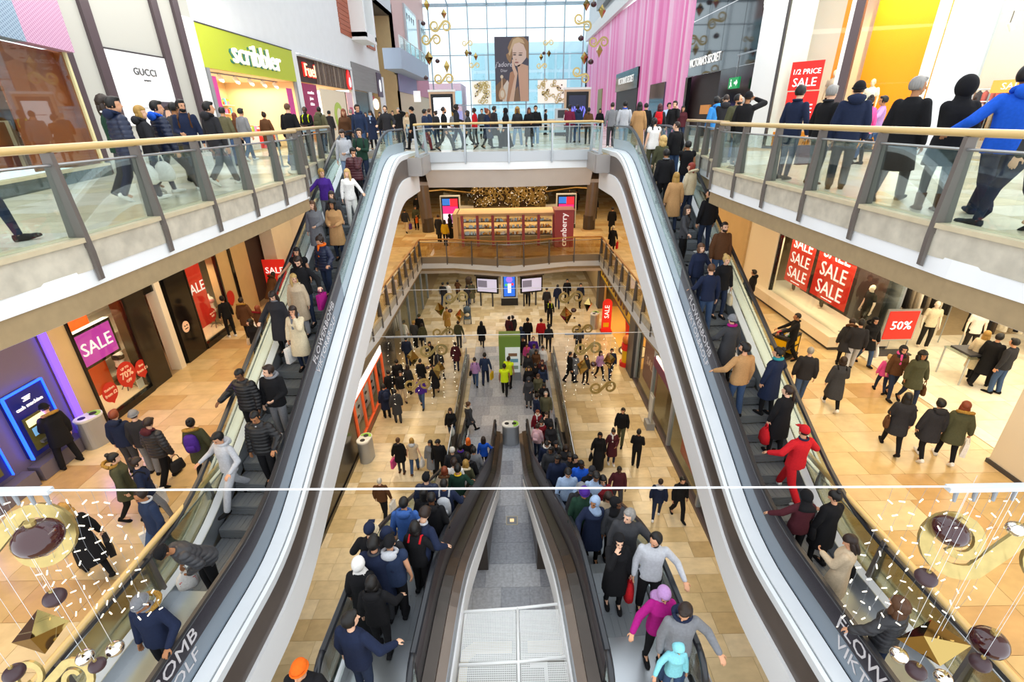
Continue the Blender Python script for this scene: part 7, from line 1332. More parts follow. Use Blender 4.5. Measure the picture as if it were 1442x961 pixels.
# grey shop
gs = thing('shop_sign', 'grey timber fascia with a purple panel and white emblem', 'sign'); bx('fascia', -11.6, -11.44, 41.0, 49.9, 14.65, 16.5, mat('grey_timber', '#8e8a86', 0.5, noise=0.12, scale=4, stretch=(1, 0.1, 3)), gs); bx('purple_panel', -11.46, -11.38, 48.2, 49.9, 14.4, 16.3, mat('deep_purple', '#4a2846', 0.4), gs); MB().extrude([(-11.37, 49.05 + 0.35 * math.sin(a), 15.3 + 0.5 * math.cos(a)) for a in [2 * math.pi * k / 16 for k in range(16)]], (0.02, 0, 0)).obj('emblem', M_text, gs)
gs = thing('storefront', 'dim brown doorway with a glowing round sign below the grey fascia', 'shop front'); bx('back_wall', -13.5, -13.4, 41, 49.9, 11.35, 14.7, mat('dim_brown', '#5a4030', 0.6), gs); bx('dark_window', -11.55, -11.5, 41.1, 45.0, 11.6, 14.6, mat('dark_window', '#2e2a2c', 0.2), gs); bx('pillar', -11.6, -11.4, 45.0, 45.9, 11.35, 14.65, M_lgrey, gs); MB().extrude([(-11.6, 47.6 + 1.0 * math.sin(a), 13.8 + 0.45 * math.cos(a)) for a in [2 * math.pi * k / 20 for k in range(20)]], (0.05, 0, 0)).obj('round_sign', mat('glow_cream', '#ffe9c8', 0.4, emit=1.0), gs); bx('red_band', -12.2, -12.1, 46, 49.5, 14.1, 14.5, M_red, gs)
# windows high on the white wall
wf = thing('window_box', 'protruding white framed window box high on the left wall', 'window')
for q in ((42.2, 42.6, 18.2, 24), (45.0, 45.4, 18.2, 24), (42.2, 45.4, 18.0, 18.5)): bx('frame', -11.5, -10.4, *q, M_white, wf)
bx('glass_pane', -11.45, -11.4, 42.6, 45.0, 18.5, 24, mat('blind_grey', '#b9bdc0', 0.5), wf)
M_terra = mat('terracotta_slat', '#b5664a', 0.6, noise=0.1); M_pale = mat('pale_timber', '#cdbcae', 0.6, noise=0.08)
t_ = thing('cladding', 'terracotta boards beside the white window box', 'cladding')
for k in range(18): bx('board', -11.5, -11.45, 39.6, 42.2, 18.1 + k * 0.3, 18.37 + k * 0.3, M_terra, t_)
t_ = thing('cladding', 'pale timber boards right of the white window box', 'cladding')
for k in range(22): bx('board', -11.5, -11.45, 45.5, 48.6, 18.4 + k * 0.3, 18.66 + k * 0.3, M_pale, t_)
wn = thing('window', 'small turquoise window below the pale timber boards', 'window'); bx('frame', -11.5, -11.4, 46.4, 49.0, 18.0, 20.0, M_terra, wn); bx('glass_pane', -11.42, -11.38, 46.6, 48.6, 18.2, 19.9, M_out2, wn)
# pink building wing and balcony further back
M_pinkw = mat('dusty_pink_cladding', '#d9b3ab', 0.6, noise=0.05); sbx('wall_left', -11.8, -11.5, 58.0, 80.0, 16.8, 30, M_pinkw); sbx('wall_left', -11.8, -11.5, 51.0, 58.0, 22.0, 30, M_lgrey); sbx('wall_left', -14.5, -14.3, 51, 60, 11.35, 23, M_beige); sbx('ceiling', -16, -11.5, 50, 58, 22.0, 22.2, M_dkgrey); sbx('wall_left', -16.5, -11.5, 58.0, 58.3, 11.35, 23, M_beige)
bl = thing('balcony', 'pale blue-grey balcony with glass railing on the left wing', 'balcony'); bx('parapet', -11.6, -9.9, 52.5, 70.0, 16.9, 18.6, mat('blue_grey_panel', '#a7b4c6', 0.5), bl); bx('top_rail', -9.98, -9.92, 52.5, 70, 19.6, 19.66, M_white, bl); bx('glass_pane', -9.96, -9.94, 52.5, 70, 18.6, 19.6, M_glass, bl)
for k in range(7): bx('post', -9.99, -9.91, 52.5 + k * 2.9, 52.6 + k * 2.9, 18.6, 19.6, M_white, bl)
for k, (y0, y1) in enumerate(((64.5, 72.0), (75.0, 79.5))):
    wn = thing('window', ('tall window with small dark motifs above the balcony', 'tall window at the far end of the left wing')[k], 'window'); bx('frame', -11.5, -11.3, y0, y1, 18.9, 24.2, M_lgrey, wn); bx('glass_pane', -11.32, -11.26, y0 + 0.4, y1 - 0.3, 19.2, 23.9, mat('pale_turquoise_glass', '#a8d3d8', 0.15), wn)
    for j in range(4): MB().extrude([(-11.25, y0 + 1 + j * 1.4 + dy, 23.2 + dz) for dy, dz in ((-0.3, 0.2), (0.3, 0.2), (0, -0.4))], (0.02, 0, 0)).obj('motif', M_dkgrey, wn)
ps = thing('shop_sign', 'lilac and pink shop fascias below the left wing', 'sign'); bx('lilac_band', -11.6, -11.4, 58, 69, 15.2, 17.0, mat('lilac_band', '#8f86b0', 0.5), ps); bx('pink_band', -11.6, -11.4, 69, 79.8, 15.2, 17.4, mat('rose_band', '#c9788e', 0.5), ps); bx('hanging_sign', -11.4, -10.6, 66, 66.2, 14.4, 15.6, M_text, ps)
sbx('wall_left', -11.7, -11.5, 58, 80, 11.35, 15.3, mat('lit_shop_glow', '#d9c3a2', 0.5))
# --- upper floor, right: black glass shop, pink curtained shop
M_bglass = mat('black_mirror_glass', '#15161a', 0.05, spec=0.9); M_pinkp = mat('pink_panel', '#f07ab8', 0.25, noise=0.25, scale=3, stretch=(8, 8, 0.15))
vb = thing('storefront', 'black mirror glass lingerie front with white lettering', 'shop front')
for k in range(4):
    for j in range(4):
        y0, y1, z0, z1 = 25.2 + k * 2.5, 27.66 + k * 2.5, 14.75 + j * 3.0, 17.71 + j * 3.0; bx('glass_panel', 11.5, 11.6, y0, y1, z0, z1, M_bglass, vb)
bx('black_pier', 11.4, 11.7, 22.9, 25.2, 11.35, 27, M_blackm, vb); bx('door_pier', 11.45, 11.7, 25.2, 29.6, 11.35, 14.73, M_black, vb); bx('door_pier', 11.45, 11.7, 34.9, 35.3, 11.35, 14.73, M_black, vb); bx('dark_interior', 11.9, 12.0, 29, 39, 11.35, 14.8, mat('vs_dark', '#241610', 0.5), vb); bx('lit_shelf', 11.8, 11.9, 31.5, 33.0, 12.6, 13.1, mat('amber_shelf', '#b87838', 0.5, emit=0.4), vb)
wr("VICTORIA'S SECRET", 0.62, 32.4, 15.42, mat('vs_white', '#f4f2ee', 0.4, emit=0.5), vb, x=11.44, depth=0.015, sx=0.9)
pk = thing('storefront', 'tall shop front of bright pink streaked strips beside the black glass', 'shop front')
rn = random.Random(12); y = 35.3; k = 0
while y < 79.6:
    w = rn.uniform(0.35, 0.6)
    lo = 14.75 if (43.6 - 3.8 < y < 43.7 or 47.8 < y < 57.6) else 11.35
    bx('pink_strip', 11.5, 11.53 + rn.uniform(0, 0.05), y, y + w - 0.03, lo, 21.2 + (y - 35) * 0.035, M_paint, pk, rn.choice(['#fb8fca', '#f77fc0', '#fda9d5', '#ffc4e2', '#f46bb6', '#fb9fd0'])); y += w
bx('dark_door_panel', 11.35, 11.5, 48.0, 57.5, 14.75, 16.4, M_black, pk); bx('door_void', 11.45, 11.6, 48.2, 57.3, 11.35, 14.75, mat('vs_dark', ''), pk); wr("VICTORIA'S SECRET", 0.8, 52.8, 15.6, mat('vs_white', ''), pk, x=11.33, depth=0.01, sx=0.95); bx('mirror_panel', 11.4, 11.5, 39.7, 43.7, 11.35, 14.75, mat('smoky_mirror', '#5c6470', 0.08, metal=0.8), pk); bx('gold_panel', 11.42, 11.5, 66, 69, 11.35, 15.5, mat('olive_gold', '#8a8240', 0.4), pk)
bx('white_cornice', 11.1, 11.6, 35.3, 80, 22.0, 23.2, M_plaster, pk); sbx('wall_right', 11.5, 11.8, 35.3, 80, 23.2, 30, M_lgrey); bx('balcony_band', 10.9, 11.5, 45, 70, 24.0, 26.0, M_grey, pk)
sbx('wall_right', 11.6, 12.2, 72, 80, 11.35, 20, M_plaster)
ex = thing('exit_sign', 'green emergency exit sign hanging before the black pier', 'sign'); bx('body', 10.9, 11.0, 25.9, 27.0, 13.72, 14.2, mat('exit_green', '#0c8a4a', 0.4, emit=0.5), ex); bx('hanger', 10.93, 10.97, 26.3, 26.35, 14.2, 15.1, M_steel, ex); bx('arm', 10.93, 10.97, 23.5, 26.5, 15.1, 15.16, M_steel, ex)
MB().extrude([(10.89, 26.2 + a, 13.96 + b) for a, b in ((-0.25, 0.0), (-0.08, 0.14), (-0.08, 0.05), (0.12, 0.05), (0.12, -0.05), (-0.08, -0.05), (-0.08, -0.14))], (-0.006, 0, 0)).obj('arrow', M_text, ex); MB().ell((10.89, 26.72, 14.08), 0.01, 0.05, 0.05, 10, 6).obj('running_figure', M_text, ex); MB().extrude([(10.89, 26.72 + a, 13.9 + b) for a, b in ((-0.1, 0.08), (0.08, 0.12), (0.02, 0.0), (0.12, -0.12), (0.06, -0.14), (-0.04, -0.02), (-0.14, -0.1), (-0.16, -0.06), (-0.06, 0.04))], (-0.006, 0, 0)).obj('running_figure', M_text, ex)
sbx('trim_column', 10.2, 11.3, 21.0, 22.9, 11.35, 27, mat('white_gloss_column', '#eceff1', 0.25)); cc = thing('security_camera', 'white dome camera on the white column', 'camera'); MB().ell((10.4, 22.95, 16.5), 0.2, 0.2, 0.16).obj('dome', M_white, cc); bx('bracket', 10.2, 10.5, 22.85, 23.0, 16.55, 16.68, M_white, cc)
# orange shop: glazed front turned towards the hall
O0 = Vector((10.25, 20.91, 0)); od = Vector((0.611, -0.792, 0)); on = Vector((-0.792, -0.611, 0))
def op(name, s0, s1, z0, z1, off, th, m, parent=None, color=None):
    a, b = O0 + od * s0, O0 + od * s1; o = MB().obox((a + b) / 2 + on * off + Vector((0, 0, (z0 + z1) / 2)), od, on, (0, 0, 1), (s1 - s0) / 2, th / 2, (z1 - z0) / 2).obj(name, m, parent, color=color); return o
M_owall = mat('orange_shop_wall', '#ff9a12', 0.5); M_swall = mat('shop_off_white', '#e9e2d6', 0.6)
os_ = thing('storefront', 'glazed clothes shop front with glowing orange wall on the upper right', 'shop front')
op('glass_pane', 0.0, 2.3, 11.45, 18.5, 0, 0.015, M_shopglass, os_); op('glass_pane', 2.52, 5.0, 11.45, 18.5, 0, 0.015, M_shopglass, os_); op('mullion', -0.06, 0.02, 11.35, 18.5, 0, 0.12, M_dkgrey, os_); op('mullion', 2.22, 2.5, 11.35, 18.5, 0.03, 0.16, M_mauve, os_); op('mullion_edge', 2.08, 2.22, 11.35, 18.5, 0.02, 0.12, M_white, os_); op('sill', -0.05, 5.0, 11.35, 11.45, 0, 0.14, M_dkgrey, os_); op('orange_wall', 2.3, 4.4, 11.45, 18.5, -1.6, 0.08, M_owall, os_); op('orange_step', 0.0, 4.6, 11.36, 11.95, -0.9, 1.2, M_owall, os_); op('orange_strip', 1.55, 2.15, 11.45, 18.5, -0.9, 0.05, M_owall, os_); op('back_wall', 0.0, 2.2, 11.45, 18.5, -2.2, 0.08, M_swall, os_); op('light_strip', 4.38, 4.62, 11.45, 18.5, -0.5, 0.3, M_lit, os_)
op('back_wall', 4.6, 12.0, 11.35, 18.5, -4.6, 0.1, M_swall, os_); op('ceiling', 0.0, 12.0, 18.5, 18.7, -2.4, 4.8, M_swall, os_)
op('column', 5.05, 5.95, 11.35, 18.5, 0.1, 0.7, mat('cool_white_column', '#d7dce4', 0.35), os_); op('glass_pane', 5.95, 10.5, 11.45, 18.5, 0, 0.015, M_shopglass, os_)
op('floor', 0, 12, 11.352, 11.362, -2.3, 4.6, mat('shop_pale_floor', '#e8dcc8', 0.3), os_)
sp = bpy.data.lights.new('orange_wall_spot', 'SPOT'); sp.energy = 1500; sp.spot_size = R(70); sp.spot_blend = 0.9; sp.color = (1, 0.88, 0.3); so = bpy.data.objects.new('orange_wall_spot', sp); COL.objects.link(so); so.location = O0 + od * 3.0 + on * -0.35 + Vector((0, 0, 18.2)); so.rotation_euler = (Vector((0, 0, 14.8)) + O0 + od * 3.3 + on * -1.55 - so.location).to_track_quat('-Z', 'Y').to_euler()
def optext(body, size, s, z, m, parent, off=0.03): return text(body, size, O0 + od * s + on * off + Vector((0, 0, z)), od, (0, 0, 1), m, parent)
p = thing('sale_poster', 'red window poster reading 1/2 price sale, upper of two', 'poster'); op('sheet', 0.5, 1.62, 13.38, 14.32, 0.02, 0.01, M_red, p); optext('1/2 PRICE', 0.24, 1.06, 13.98, M_text, p); optext('SALE', 0.4, 1.06, 13.63, M_text, p)
p = thing('sale_poster', 'red window poster reading sale, lower of two', 'poster'); op('sheet', 0.52, 1.64, 12.36, 13.34, 0.02, 0.01, M_red, p); optext('SALE', 0.42, 1.08, 12.75, M_text, p)
def mann2(s, off, z, shirt, label, sc=1.0):
    q = O0 + od * s + on * off; mann(q.x, q.y, z, math.atan2(-on.x, on.y) , shirt, label)
mann2(2.95, -1.0, 11.95, '#f4f2ee', 'mannequin in white shirt before the orange wall'); mann2(1.75, -0.75, 12.3, '#d8c8b8', 'mannequin in patterned top behind the half price poster')
def oprail(label, s0, s1, off, n, cols, seed, h=1.5): a, b = O0 + od * s0 + on * off, O0 + od * s1 + on * off; rail(label, a.x, a.y, b.x, b.y, 11.37, cols, n, h, seed)
C2 = ['#3a2c28', '#d8a488', '#8a6a58', '#e8d8c8', '#c85a4a', '#2c2a30', '#b89878']
oprail('rail of dark knitwear beside the light strip in the orange shop', 4.7, 6.4, -2.0, 12, C2, 5); oprail('rail of pink and brown clothes behind the window column', 6.2, 8.6, -1.4, 16, C2, 6); oprail('rail of pale clothes at the back of the orange shop', 5.0, 9.0, -4.0, 22, C2, 7, 1.9)
sg = thing('shop_sign', 'small glowing orange sign reading SALE over the clothes rails', 'sign'); op('panel', 6.1, 7.1, 13.1, 13.45, -1.3, 0.06, mat('orange_lit_sign', '#ff9a2a', 0.4, emit=0.8), sg); optext('SALE', 0.26, 6.6, 13.27, M_text, sg, -1.25)
for q in ((6.12, 0), (7.08, 0)): op('post', q[0] - 0.02, q[0] + 0.02, 11.37, 13.1, -1.3, 0.04, M_steel, sg)
for k in range(5):
    s_ = thing('track_spotlight', ('first', 'second', 'third', 'fourth', 'fifth')[k] + ' white spotlight above the clothes rails, counted from the column', 'lamp', 'orange shop spotlights'); q = O0 + od * (5.2 + k * 0.75) + on * -1.6 + Vector((0, 0, 15.0)); MB().tube([q, q + Vector((0.1, -0.05, -0.2))], 0.07, 10).obj('head', M_white, s_); MB().cyl((q.x, q.y, q.z), 0.015, 0.3, 6).obj('stem', M_dkgrey, s_)
op('track', 5.0, 9.5, 15.3, 15.36, -1.6, 0.06, M_white, os_)
# ---------------------------------------------------------------- middle floor, far part
ks = thing('beauty_stand', 'long pink-posted market stand of bottles and jars on the middle floor bridge', 'stand'); M_kpink = mat('stand_pink', '#b5545f', 0.5); M_kwood = mat('stand_pale_wood', '#e3c08e', 0.5)
bx('counter', -3.3, 2.75, 31.0, 33.0, 5.1, 5.75, mat('stand_cream', '#e0cfa4', 0.5), ks); bx('top_band', -3.35, 2.8, 30.95, 33.0, 6.95, 7.15, M_kwood, ks); bx('end_panel', -3.6, -3.3, 30.9, 33.0, 5.1, 7.15, M_kwood, ks)
for k in range(7): bx('post', -3.1 + k * 0.965, -2.93 + k * 0.965, 30.85, 31.05, 5.1, 7.05, M_kpink, ks)
for k in range(3): bx('shelf', -3.0, 2.7, 31.1 + k * 0.3, 31.6 + k * 0.3, 5.75 + k * 0.36, 5.78 + k * 0.36, M_dkgrey, ks)
rn = random.Random(4)
for k in range(3):
    by = {}
    for j in range(90):
        x = -2.95 + 5.6 * rn.random(); c = rn.choice(['#e0a040', '#f2e8da', '#d88a30', '#f0d8b0', '#8a5a30', '#bcd8e0'] if x > -2.0 else ['#bcd8e0', '#e8f0f2', '#d0e0e6']); by.setdefault(c, MB()).cyl((x, 31.2 + k * 0.3 + 0.2 * rn.random(), 5.78 + k * 0.36), 0.045, rn.uniform(0.1, 0.2), 6)
    for c, b in by.items(): stuff(b.obj('jar', M_goods, ks, color=c))
for k in range(12):
    MB().cyl((-2.8 + k * 0.46, 32.2, 6.8), 0.05, 0.05, 8).obj('spot_lamp', M_led, ks)
for k in range(6): bx('lower_panel', -2.9 + k * 0.965, -2.18 + k * 0.965, 30.95, 30.99, 5.15, 5.7, M_glassw, ks)
tw = thing('sign_tower', 'deep pink sign pillar with white lettering running upwards at the end of the beauty stand', 'sign'); bx('pillar', 2.78, 3.95, 30.3, 31.5, 5.1, 7.35, mat('tower_pink', '#b8525c', 0.5), tw); bx('cap', 2.74, 3.99, 30.26, 31.54, 7.35, 7.42, M_kpink, tw); text('cranberry', 0.52, (3.35, 30.28, 6.2), (0, 0, 1), (-1, 0, 0), M_text, tw)
for k, (x, lab) in enumerate(((-4.3, 'left advertising screen with blue, red and magenta picture behind the beauty stand'), (4.1, 'right advertising screen with blue, red and magenta picture behind the sign pillar'))):
    s = thing('advertising_screen', lab, 'screen', 'advertising screens'); bx('casing', x - 0.72, x + 0.72, 36.0, 36.35, 5.35, 7.55, M_lgrey, s); bx('bezel', x - 0.64, x + 0.64, 35.98, 36.0, 5.45, 7.48, M_black, s); bx('plinth', x - 0.7, x + 0.7, 35.95, 36.4, 5.11, 5.4, M_black, s)
    for q, c in (((-0.55, 0.0, 6.9, 7.35), '#2a6cc8'), ((0.0, 0.55, 6.8, 7.35), '#d82438'), ((-0.55, 0.55, 6.3, 6.85), '#c8287a'), ((-0.55, 0.55, 5.6, 6.3), '#ead8ee')): bx('picture', x + q[0], x + q[1], 35.96, 35.98, q[2], q[3], mat('pic' + c[1:], c, 0.4, emit=0.8), s)
    MB().extrude([(x - 0.3, 35.955, 5.8), (x + 0.1, 35.955, 6.25), (x + 0.35, 35.955, 5.9), (x + 0.1, 35.955, 5.65)], (0, -0.005, 0)).obj('picture_motif', mat('pic_purple', '#8a3fa0', 0.4, emit=0.6), s)
for x, t in ((-5.95, -0.25), (5.75, 0.25)): struct(MB().tube([(x, 35.6, 5.1), (x + t, 35.6, 9.95)], 0.42, 16).obj('trim_column', M_brown)); struct(MB().cyl((x, 35.6, 5.1), 0.44, 1.0, 16).obj('trim_column_base', M_dkbrown))
def scroll_pts(n=26):
    P = []
    for k in range(n): t = k / (n - 1); a = R(-60 - 430 * (1 - t)); r = lerp(0.09, 0.27, t ** 0.8); P.append((-0.33 + r * math.cos(a), 0.02 + r * math.sin(a), lerp(0.03, 0.062, t)))
    return P + [(0.0, 0.0, 0.066)] + [(-x, -y, w) for x, y, w in P][::-1]
def scroll_mesh(key, th=0.03, m=None):
    P = scroll_pts(); V = []; n = len(P)
    for i, (x, y, w) in enumerate(P):
        a, c = P[max(0, i - 1)], P[min(n - 1, i + 1)]; d = Vector((c[0] - a[0], c[1] - a[1])).normalized(); nx, ny = -d.y, d.x
        V += [(x + nx * w, -th, y + ny * w), (x - nx * w, -th, y - ny * w), (x - nx * w, th, y - ny * w), (x + nx * w, th, y + ny * w)]
    F = [(i * 4 + k, (i + 1) * 4 + k, (i + 1) * 4 + (k + 1) % 4, i * 4 + (k + 1) % 4) for i in range(n - 1) for k in range(4)] + [(0, 1, 2, 3), (n * 4 - 1, n * 4 - 2, n * 4 - 3, n * 4 - 4)]
    return MB().add(V, F).mesh('scroll', m or M_gold)
SCROLL = scroll_mesh('s', 0.02); 
def star_mesh():
    V = [(0, 0, 0.5), (0, 0, -0.62)] + [(0.36 * math.cos(a), 0.36 * math.sin(a), 0) for a in [0.3 + math.pi * k / 2 for k in range(4)]]
    return MB().add(V, [(0, 2 + k, 2 + (k + 1) % 4) for k in range(4)] + [(1, 2 + (k + 1) % 4, 2 + k) for k in range(4)]).mesh('star', M_goldmirror)
STAR = star_mesh(); BALL = MB().ell((0, 0, 0), 1, 1, 0.85, 20, 14).mesh('bauble', M_bauble, True); MBALL = MB().ell((0, 0, 0), 1, 1, 0.85, 20, 14).mesh('bauble', M_matbauble, True); SBALL = MB().ell((0, 0, 0), 1, 1, 0.85, 20, 14).mesh('bauble', M_silverb, True); CAPM = MB().cyl((0, 0, 0.82), 0.22, 0.22, 10).mesh('cap', M_gold)
def hang(me, name, x, y, z, s, rot, label, cat, group=None, top=None, cap=False):
    o = place(me, name, None, (x, y, z), rot, None, (s, s, s)); tag(o, label, cat, group)
    if cap: place(CAPM, 'cap', o)
    if top:
        w = MB().tube([(0, 0, 0.3), (0, 0, (top - z) / s)], 0.002 / s, 4).obj('wire', M_wire, o)
        if any(rot): w.rotation_euler = Euler(rot).to_matrix().inverted().to_euler(); w.location = (0, 0, 0)
    return o
gd = thing('christmas_display', 'wall of gold scrolls and baubles behind the beauty stand', 'decoration'); rn = random.Random(9)
bx('panel', -3.3, 3.5, 46.2, 46.3, 5.1, 8.9, mat('display_dark_gold', '#6a5632', 0.5, noise=0.4, scale=6), gd)
for k in range(110): o = place(SCROLL, 'scroll', gd, (rn.uniform(-3.2, 3.4), rn.uniform(45.2, 46.0), rn.uniform(5.3, 8.8)), (0, rn.uniform(0, 6), rn.uniform(-0.3, 0.3)), None, (0.8, 0.8, 0.8))
for k in range(40): place((BALL, MBALL, SBALL)[k % 3], 'bauble', gd, (rn.uniform(-3.2, 3.4), rn.uniform(44.8, 45.4), rn.uniform(5.3, 8.8)), None, None, (0.11,) * 3)
b = MB()
for k in range(160): b.ell((rn.uniform(-3.2, 3.4), 44.9, rn.uniform(5.3, 8.8)), 0.03, 0.03, 0.03, 5, 4)
stuff(b.obj('fairy_light', M_led, gd))
for s, nm in ((-1, 'left'), (1, 'right')):
    e = thing('escalator', 'far escalator flank of white panel and glass on the %s of the gold display' % nm, 'escalator'); a, c = (s * 3.2, 44.0), (s * 5.4, 41.0)
    MB().add([(a[0], a[1], 5.1), (c[0], c[1], 5.1), (c[0], c[1], 6.1), (a[0], a[1], 5.5), (a[0], a[1] + .3, 5.1), (c[0], c[1] + .3, 5.1), (c[0], c[1] + .3, 6.1), (a[0], a[1] + .3, 5.5)], [(0, 1, 2, 3), (7, 6, 5, 4), (3, 2, 6, 7), (0, 3, 7, 4), (1, 5, 6, 2)]).obj('side_panel', M_truss, e)
    MB().add([(a[0], a[1] + .1, 5.5), (c[0], c[1] + .1, 6.1), (c[0], c[1] + .1, 7.3), (a[0], a[1] + .1, 6.6)], [(0, 1, 2, 3)]).obj('glass_panel', M_glass, e); MB().tube([(a[0], a[1] + .1, 6.62), (c[0], c[1] + .1, 7.32), (c[0] + s * 1.5, c[1] - 1.5, 7.4)], 0.05, 8).obj('handrail', M_wood, e)
# pushchairs
def pram(x, y, z, rz, label, c):
    o = empty('pushchair', (x, y, z), rz, label, 'pushchair')
    for sx in (-0.24, 0.24):
        MB().tube([(sx, -0.55, 1.0), (sx, -0.1, 0.55), (sx, 0.42, 0.14)], 0.016, 6).obj('frame_bar', M_dkgrey, o); MB().tube([(sx, 0.0, 0.5), (sx, -0.35, 0.12)], 0.016, 6).obj('frame_bar', M_dkgrey, o)
        for yy in (0.42, -0.35): MB().tube([(sx - 0.025, yy, 0.13), (sx + 0.025, yy, 0.13)], 0.13, 14).obj('wheel', M_blackm, o)
    MB().add([(-0.22, -0.25, 0.85), (0.22, -0.25, 0.85), (0.22, 0.0, 0.42), (-0.22, 0.0, 0.42), (-0.2, 0.42, 0.4), (0.2, 0.42, 0.4), (-0.22, -0.3, 0.8), (0.22, -0.3, 0.8), (0.22, 0.0, 0.34), (-0.22, 0.0, 0.34), (-0.2, 0.42, 0.34), (0.2, 0.42, 0.34)], [(0, 3, 2, 1), (3, 4, 5, 2), (6, 7, 8, 9), (9, 8, 11, 10), (0, 1, 7, 6), (4, 10, 11, 5), (0, 6, 9, 3), (3, 9, 10, 4), (1, 2, 8, 7), (2, 5, 11, 8)]).obj('seat', M_cloth, o, color=c)
    MB().ell((0, -0.12, 0.86), 0.25, 0.3, 0.22, 14, 8).obj('hood', M_cloth, o, True, c); MB().tube([(-0.24, -0.55, 1.0), (0.24, -0.55, 1.0)], 0.02, 8).obj('push_bar', M_blackm, o); MB().ell((0, 0.1, 0.55), 0.16, 0.2, 0.13, 10, 7).obj('blanket', M_cloth, o, True, '#d8c8a8')
pram(-3.0, 30.6, 0, R(185), 'patterned pushchair with pale lining on the far left of the ground floor', '#4a5a66'); pram(-3.4, 37.6, 0, 0, 'dark pushchair furthest back on the ground floor', '#5a4a40'); pram(8.9, 18.7, 5.1, R(-30), 'black pushchair beside the white window plinth', '#1e1e22')
# ---------------------------------------------------------------- ground floor shops and fittings
gb = thing('information_board', 'green and white information board standing at the head of the granite strip', 'board'); bx('body', -0.68, 0.42, 22.4, 23.1, 0, 2.55, mat('board_green', '#6f8f3a', 0.5), gb); bx('pale_panel', -0.36, 0.4, 22.37, 22.4, 0.5, 1.95, mat('board_pale', '#dfe8ea', 0.4, emit=0.15), gb); bx('grey_base', -0.7, 0.44, 22.36, 22.42, 0, 0.48, M_grey, gb)
for q, c in (((-0.2, 0.25, 1.45, 1.62), '#8a6a52'), ((-0.28, 0.3, 1.1, 1.3), '#6fa8c8'), ((-0.1, 0.3, 0.7, 0.9), '#9ab0a0')): bx('printed_picture', q[0], q[1], 22.36, 22.37, q[2], q[3], mat('bp' + c[1:], c, 0.5), gb)
tt = thing('display_totem', 'white framed totem with a bright blue screen in the middle of the ground floor', 'screen'); bx('casing', -0.72, 0.48, 33.6, 34.2, 0.55, 2.75, M_lgrey, tt); bx('bezel', -0.58, 0.34, 33.57, 33.6, 0.66, 2.5, M_black, tt); bx('screen', -0.52, 0.28, 33.55, 33.57, 0.74, 2.42, mat('blue_screen', '#1f5fc8', 0.4, emit=0.9), tt); bx('base', -0.74, 0.5, 33.55, 34.25, 0, 0.56, M_blackm, tt)
for (x, z, r, c) in ((-0.12, 2.0, 0.24, '#8f6ad8'), (-0.35, 1.6, 0.1, '#4ab86a'), (0.1, 1.65, 0.1, '#e03a50')): MB().extrude([(x + r * math.cos(a), 33.55, z + r * math.sin(a)) for a in [2 * math.pi * k / 16 for k in range(16)]], (0, -0.006, 0)).obj('picture_spot', mat('spot' + c[1:], c, 0.4, emit=0.7), tt)
bx('picture_bottle', -0.24, 0.0, 33.54, 33.55, 1.0, 1.7, mat('pic_pale', '#d8e4f6', 0.4, emit=0.8), tt)
for s, lab in ((-1, 'black framed screen slanted to the left of the blue totem'), (1, 'black framed screen slanted to the right of the blue totem')):
    sc = empty('display_screen', (-0.12 + s * 1.6, 33.4, 0), R(14 * s), lab, 'screen'); bx('frame', -0.82, 0.82, -0.02, 0.16, 1.05, 2.25, M_black, sc); bx('picture', -0.72, 0.72, -0.03, -0.02, 1.17, 2.12, mat('pale_screen', '#b9b6cf', 0.4, emit=0.55), sc); bx('picture_block', -0.68, 0.0, -0.035, -0.03, 1.5, 2.0, mat('grey_picture', '#77758a', 0.4, emit=0.3), sc); bx('canopy', -0.9, 0.9, -0.1, 0.8, 2.3, 2.6, M_dkbrown, sc)
    for x in (-0.6, 0.3): bx('leg', x, x + 0.1, 0.05, 0.15, 0, 1.05, M_dkgrey, sc)
sbx('wall_left', -6.7, -6.4, 4, 16.5, 0, 4.2, mat('dark_shop_front', '#2b2826', 0.2)); sbx('wall_left', -6.7, -6.4, 21.3, 24.0, 0, 4.2, mat('dark_shop_front', '')); sbx('trim_lintel', -6.7, -6.38, 16.5, 34, 2.75, 4.2, mat('taupe_lintel', '#5b5247', 0.4)); sbx('trim_base', -6.42, -6.36, 4, 21.3, 0, 0.18, M_black)
sw_ = thing('shop_window', 'orange framed shoe shop window with a strip of white light on top', 'shop window'); M_of = mat('orange_frame', '#d8582a', 0.4, emit=0.25)
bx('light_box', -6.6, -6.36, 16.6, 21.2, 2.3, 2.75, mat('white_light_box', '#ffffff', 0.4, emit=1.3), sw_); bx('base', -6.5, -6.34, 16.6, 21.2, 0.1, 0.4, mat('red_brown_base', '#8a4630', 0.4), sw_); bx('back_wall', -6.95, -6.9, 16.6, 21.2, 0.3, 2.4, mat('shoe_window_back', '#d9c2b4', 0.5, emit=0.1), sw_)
for k in range(5): bx('frame', -6.45, -6.34, 16.55 + k * 1.15, 16.65 + k * 1.15, 0.35, 2.35, M_of, sw_)
for z in (0.38, 2.3): bx('frame', -6.45, -6.34, 16.6, 21.2, z, z + 0.08, M_of, sw_)
rn = random.Random(6)
for k in range(4):
    bx('poster', -6.88, -6.86, 16.75 + k * 1.15, 17.55 + k * 1.15, 0.55, 2.2, M_white, sw_)
    for j in range(4): MB().ell((-6.82, 17.1 + k * 1.15 + rn.uniform(-0.15, 0.15), 0.75 + j * 0.4), 0.03, 0.16, 0.06, 8, 5).obj('shoe', M_blackm, sw_)
bx('glass_pane', -6.4, -6.39, 16.6, 21.2, 0.4, 2.3, M_shopglass, sw_)
sd = thing('shelf_unit', 'lit shelves of shoes inside the shoe shop door', 'shelf')
bx('back', -7.7, -7.6, 21.4, 23.4, 0, 2.4, M_dkbrown, sd)
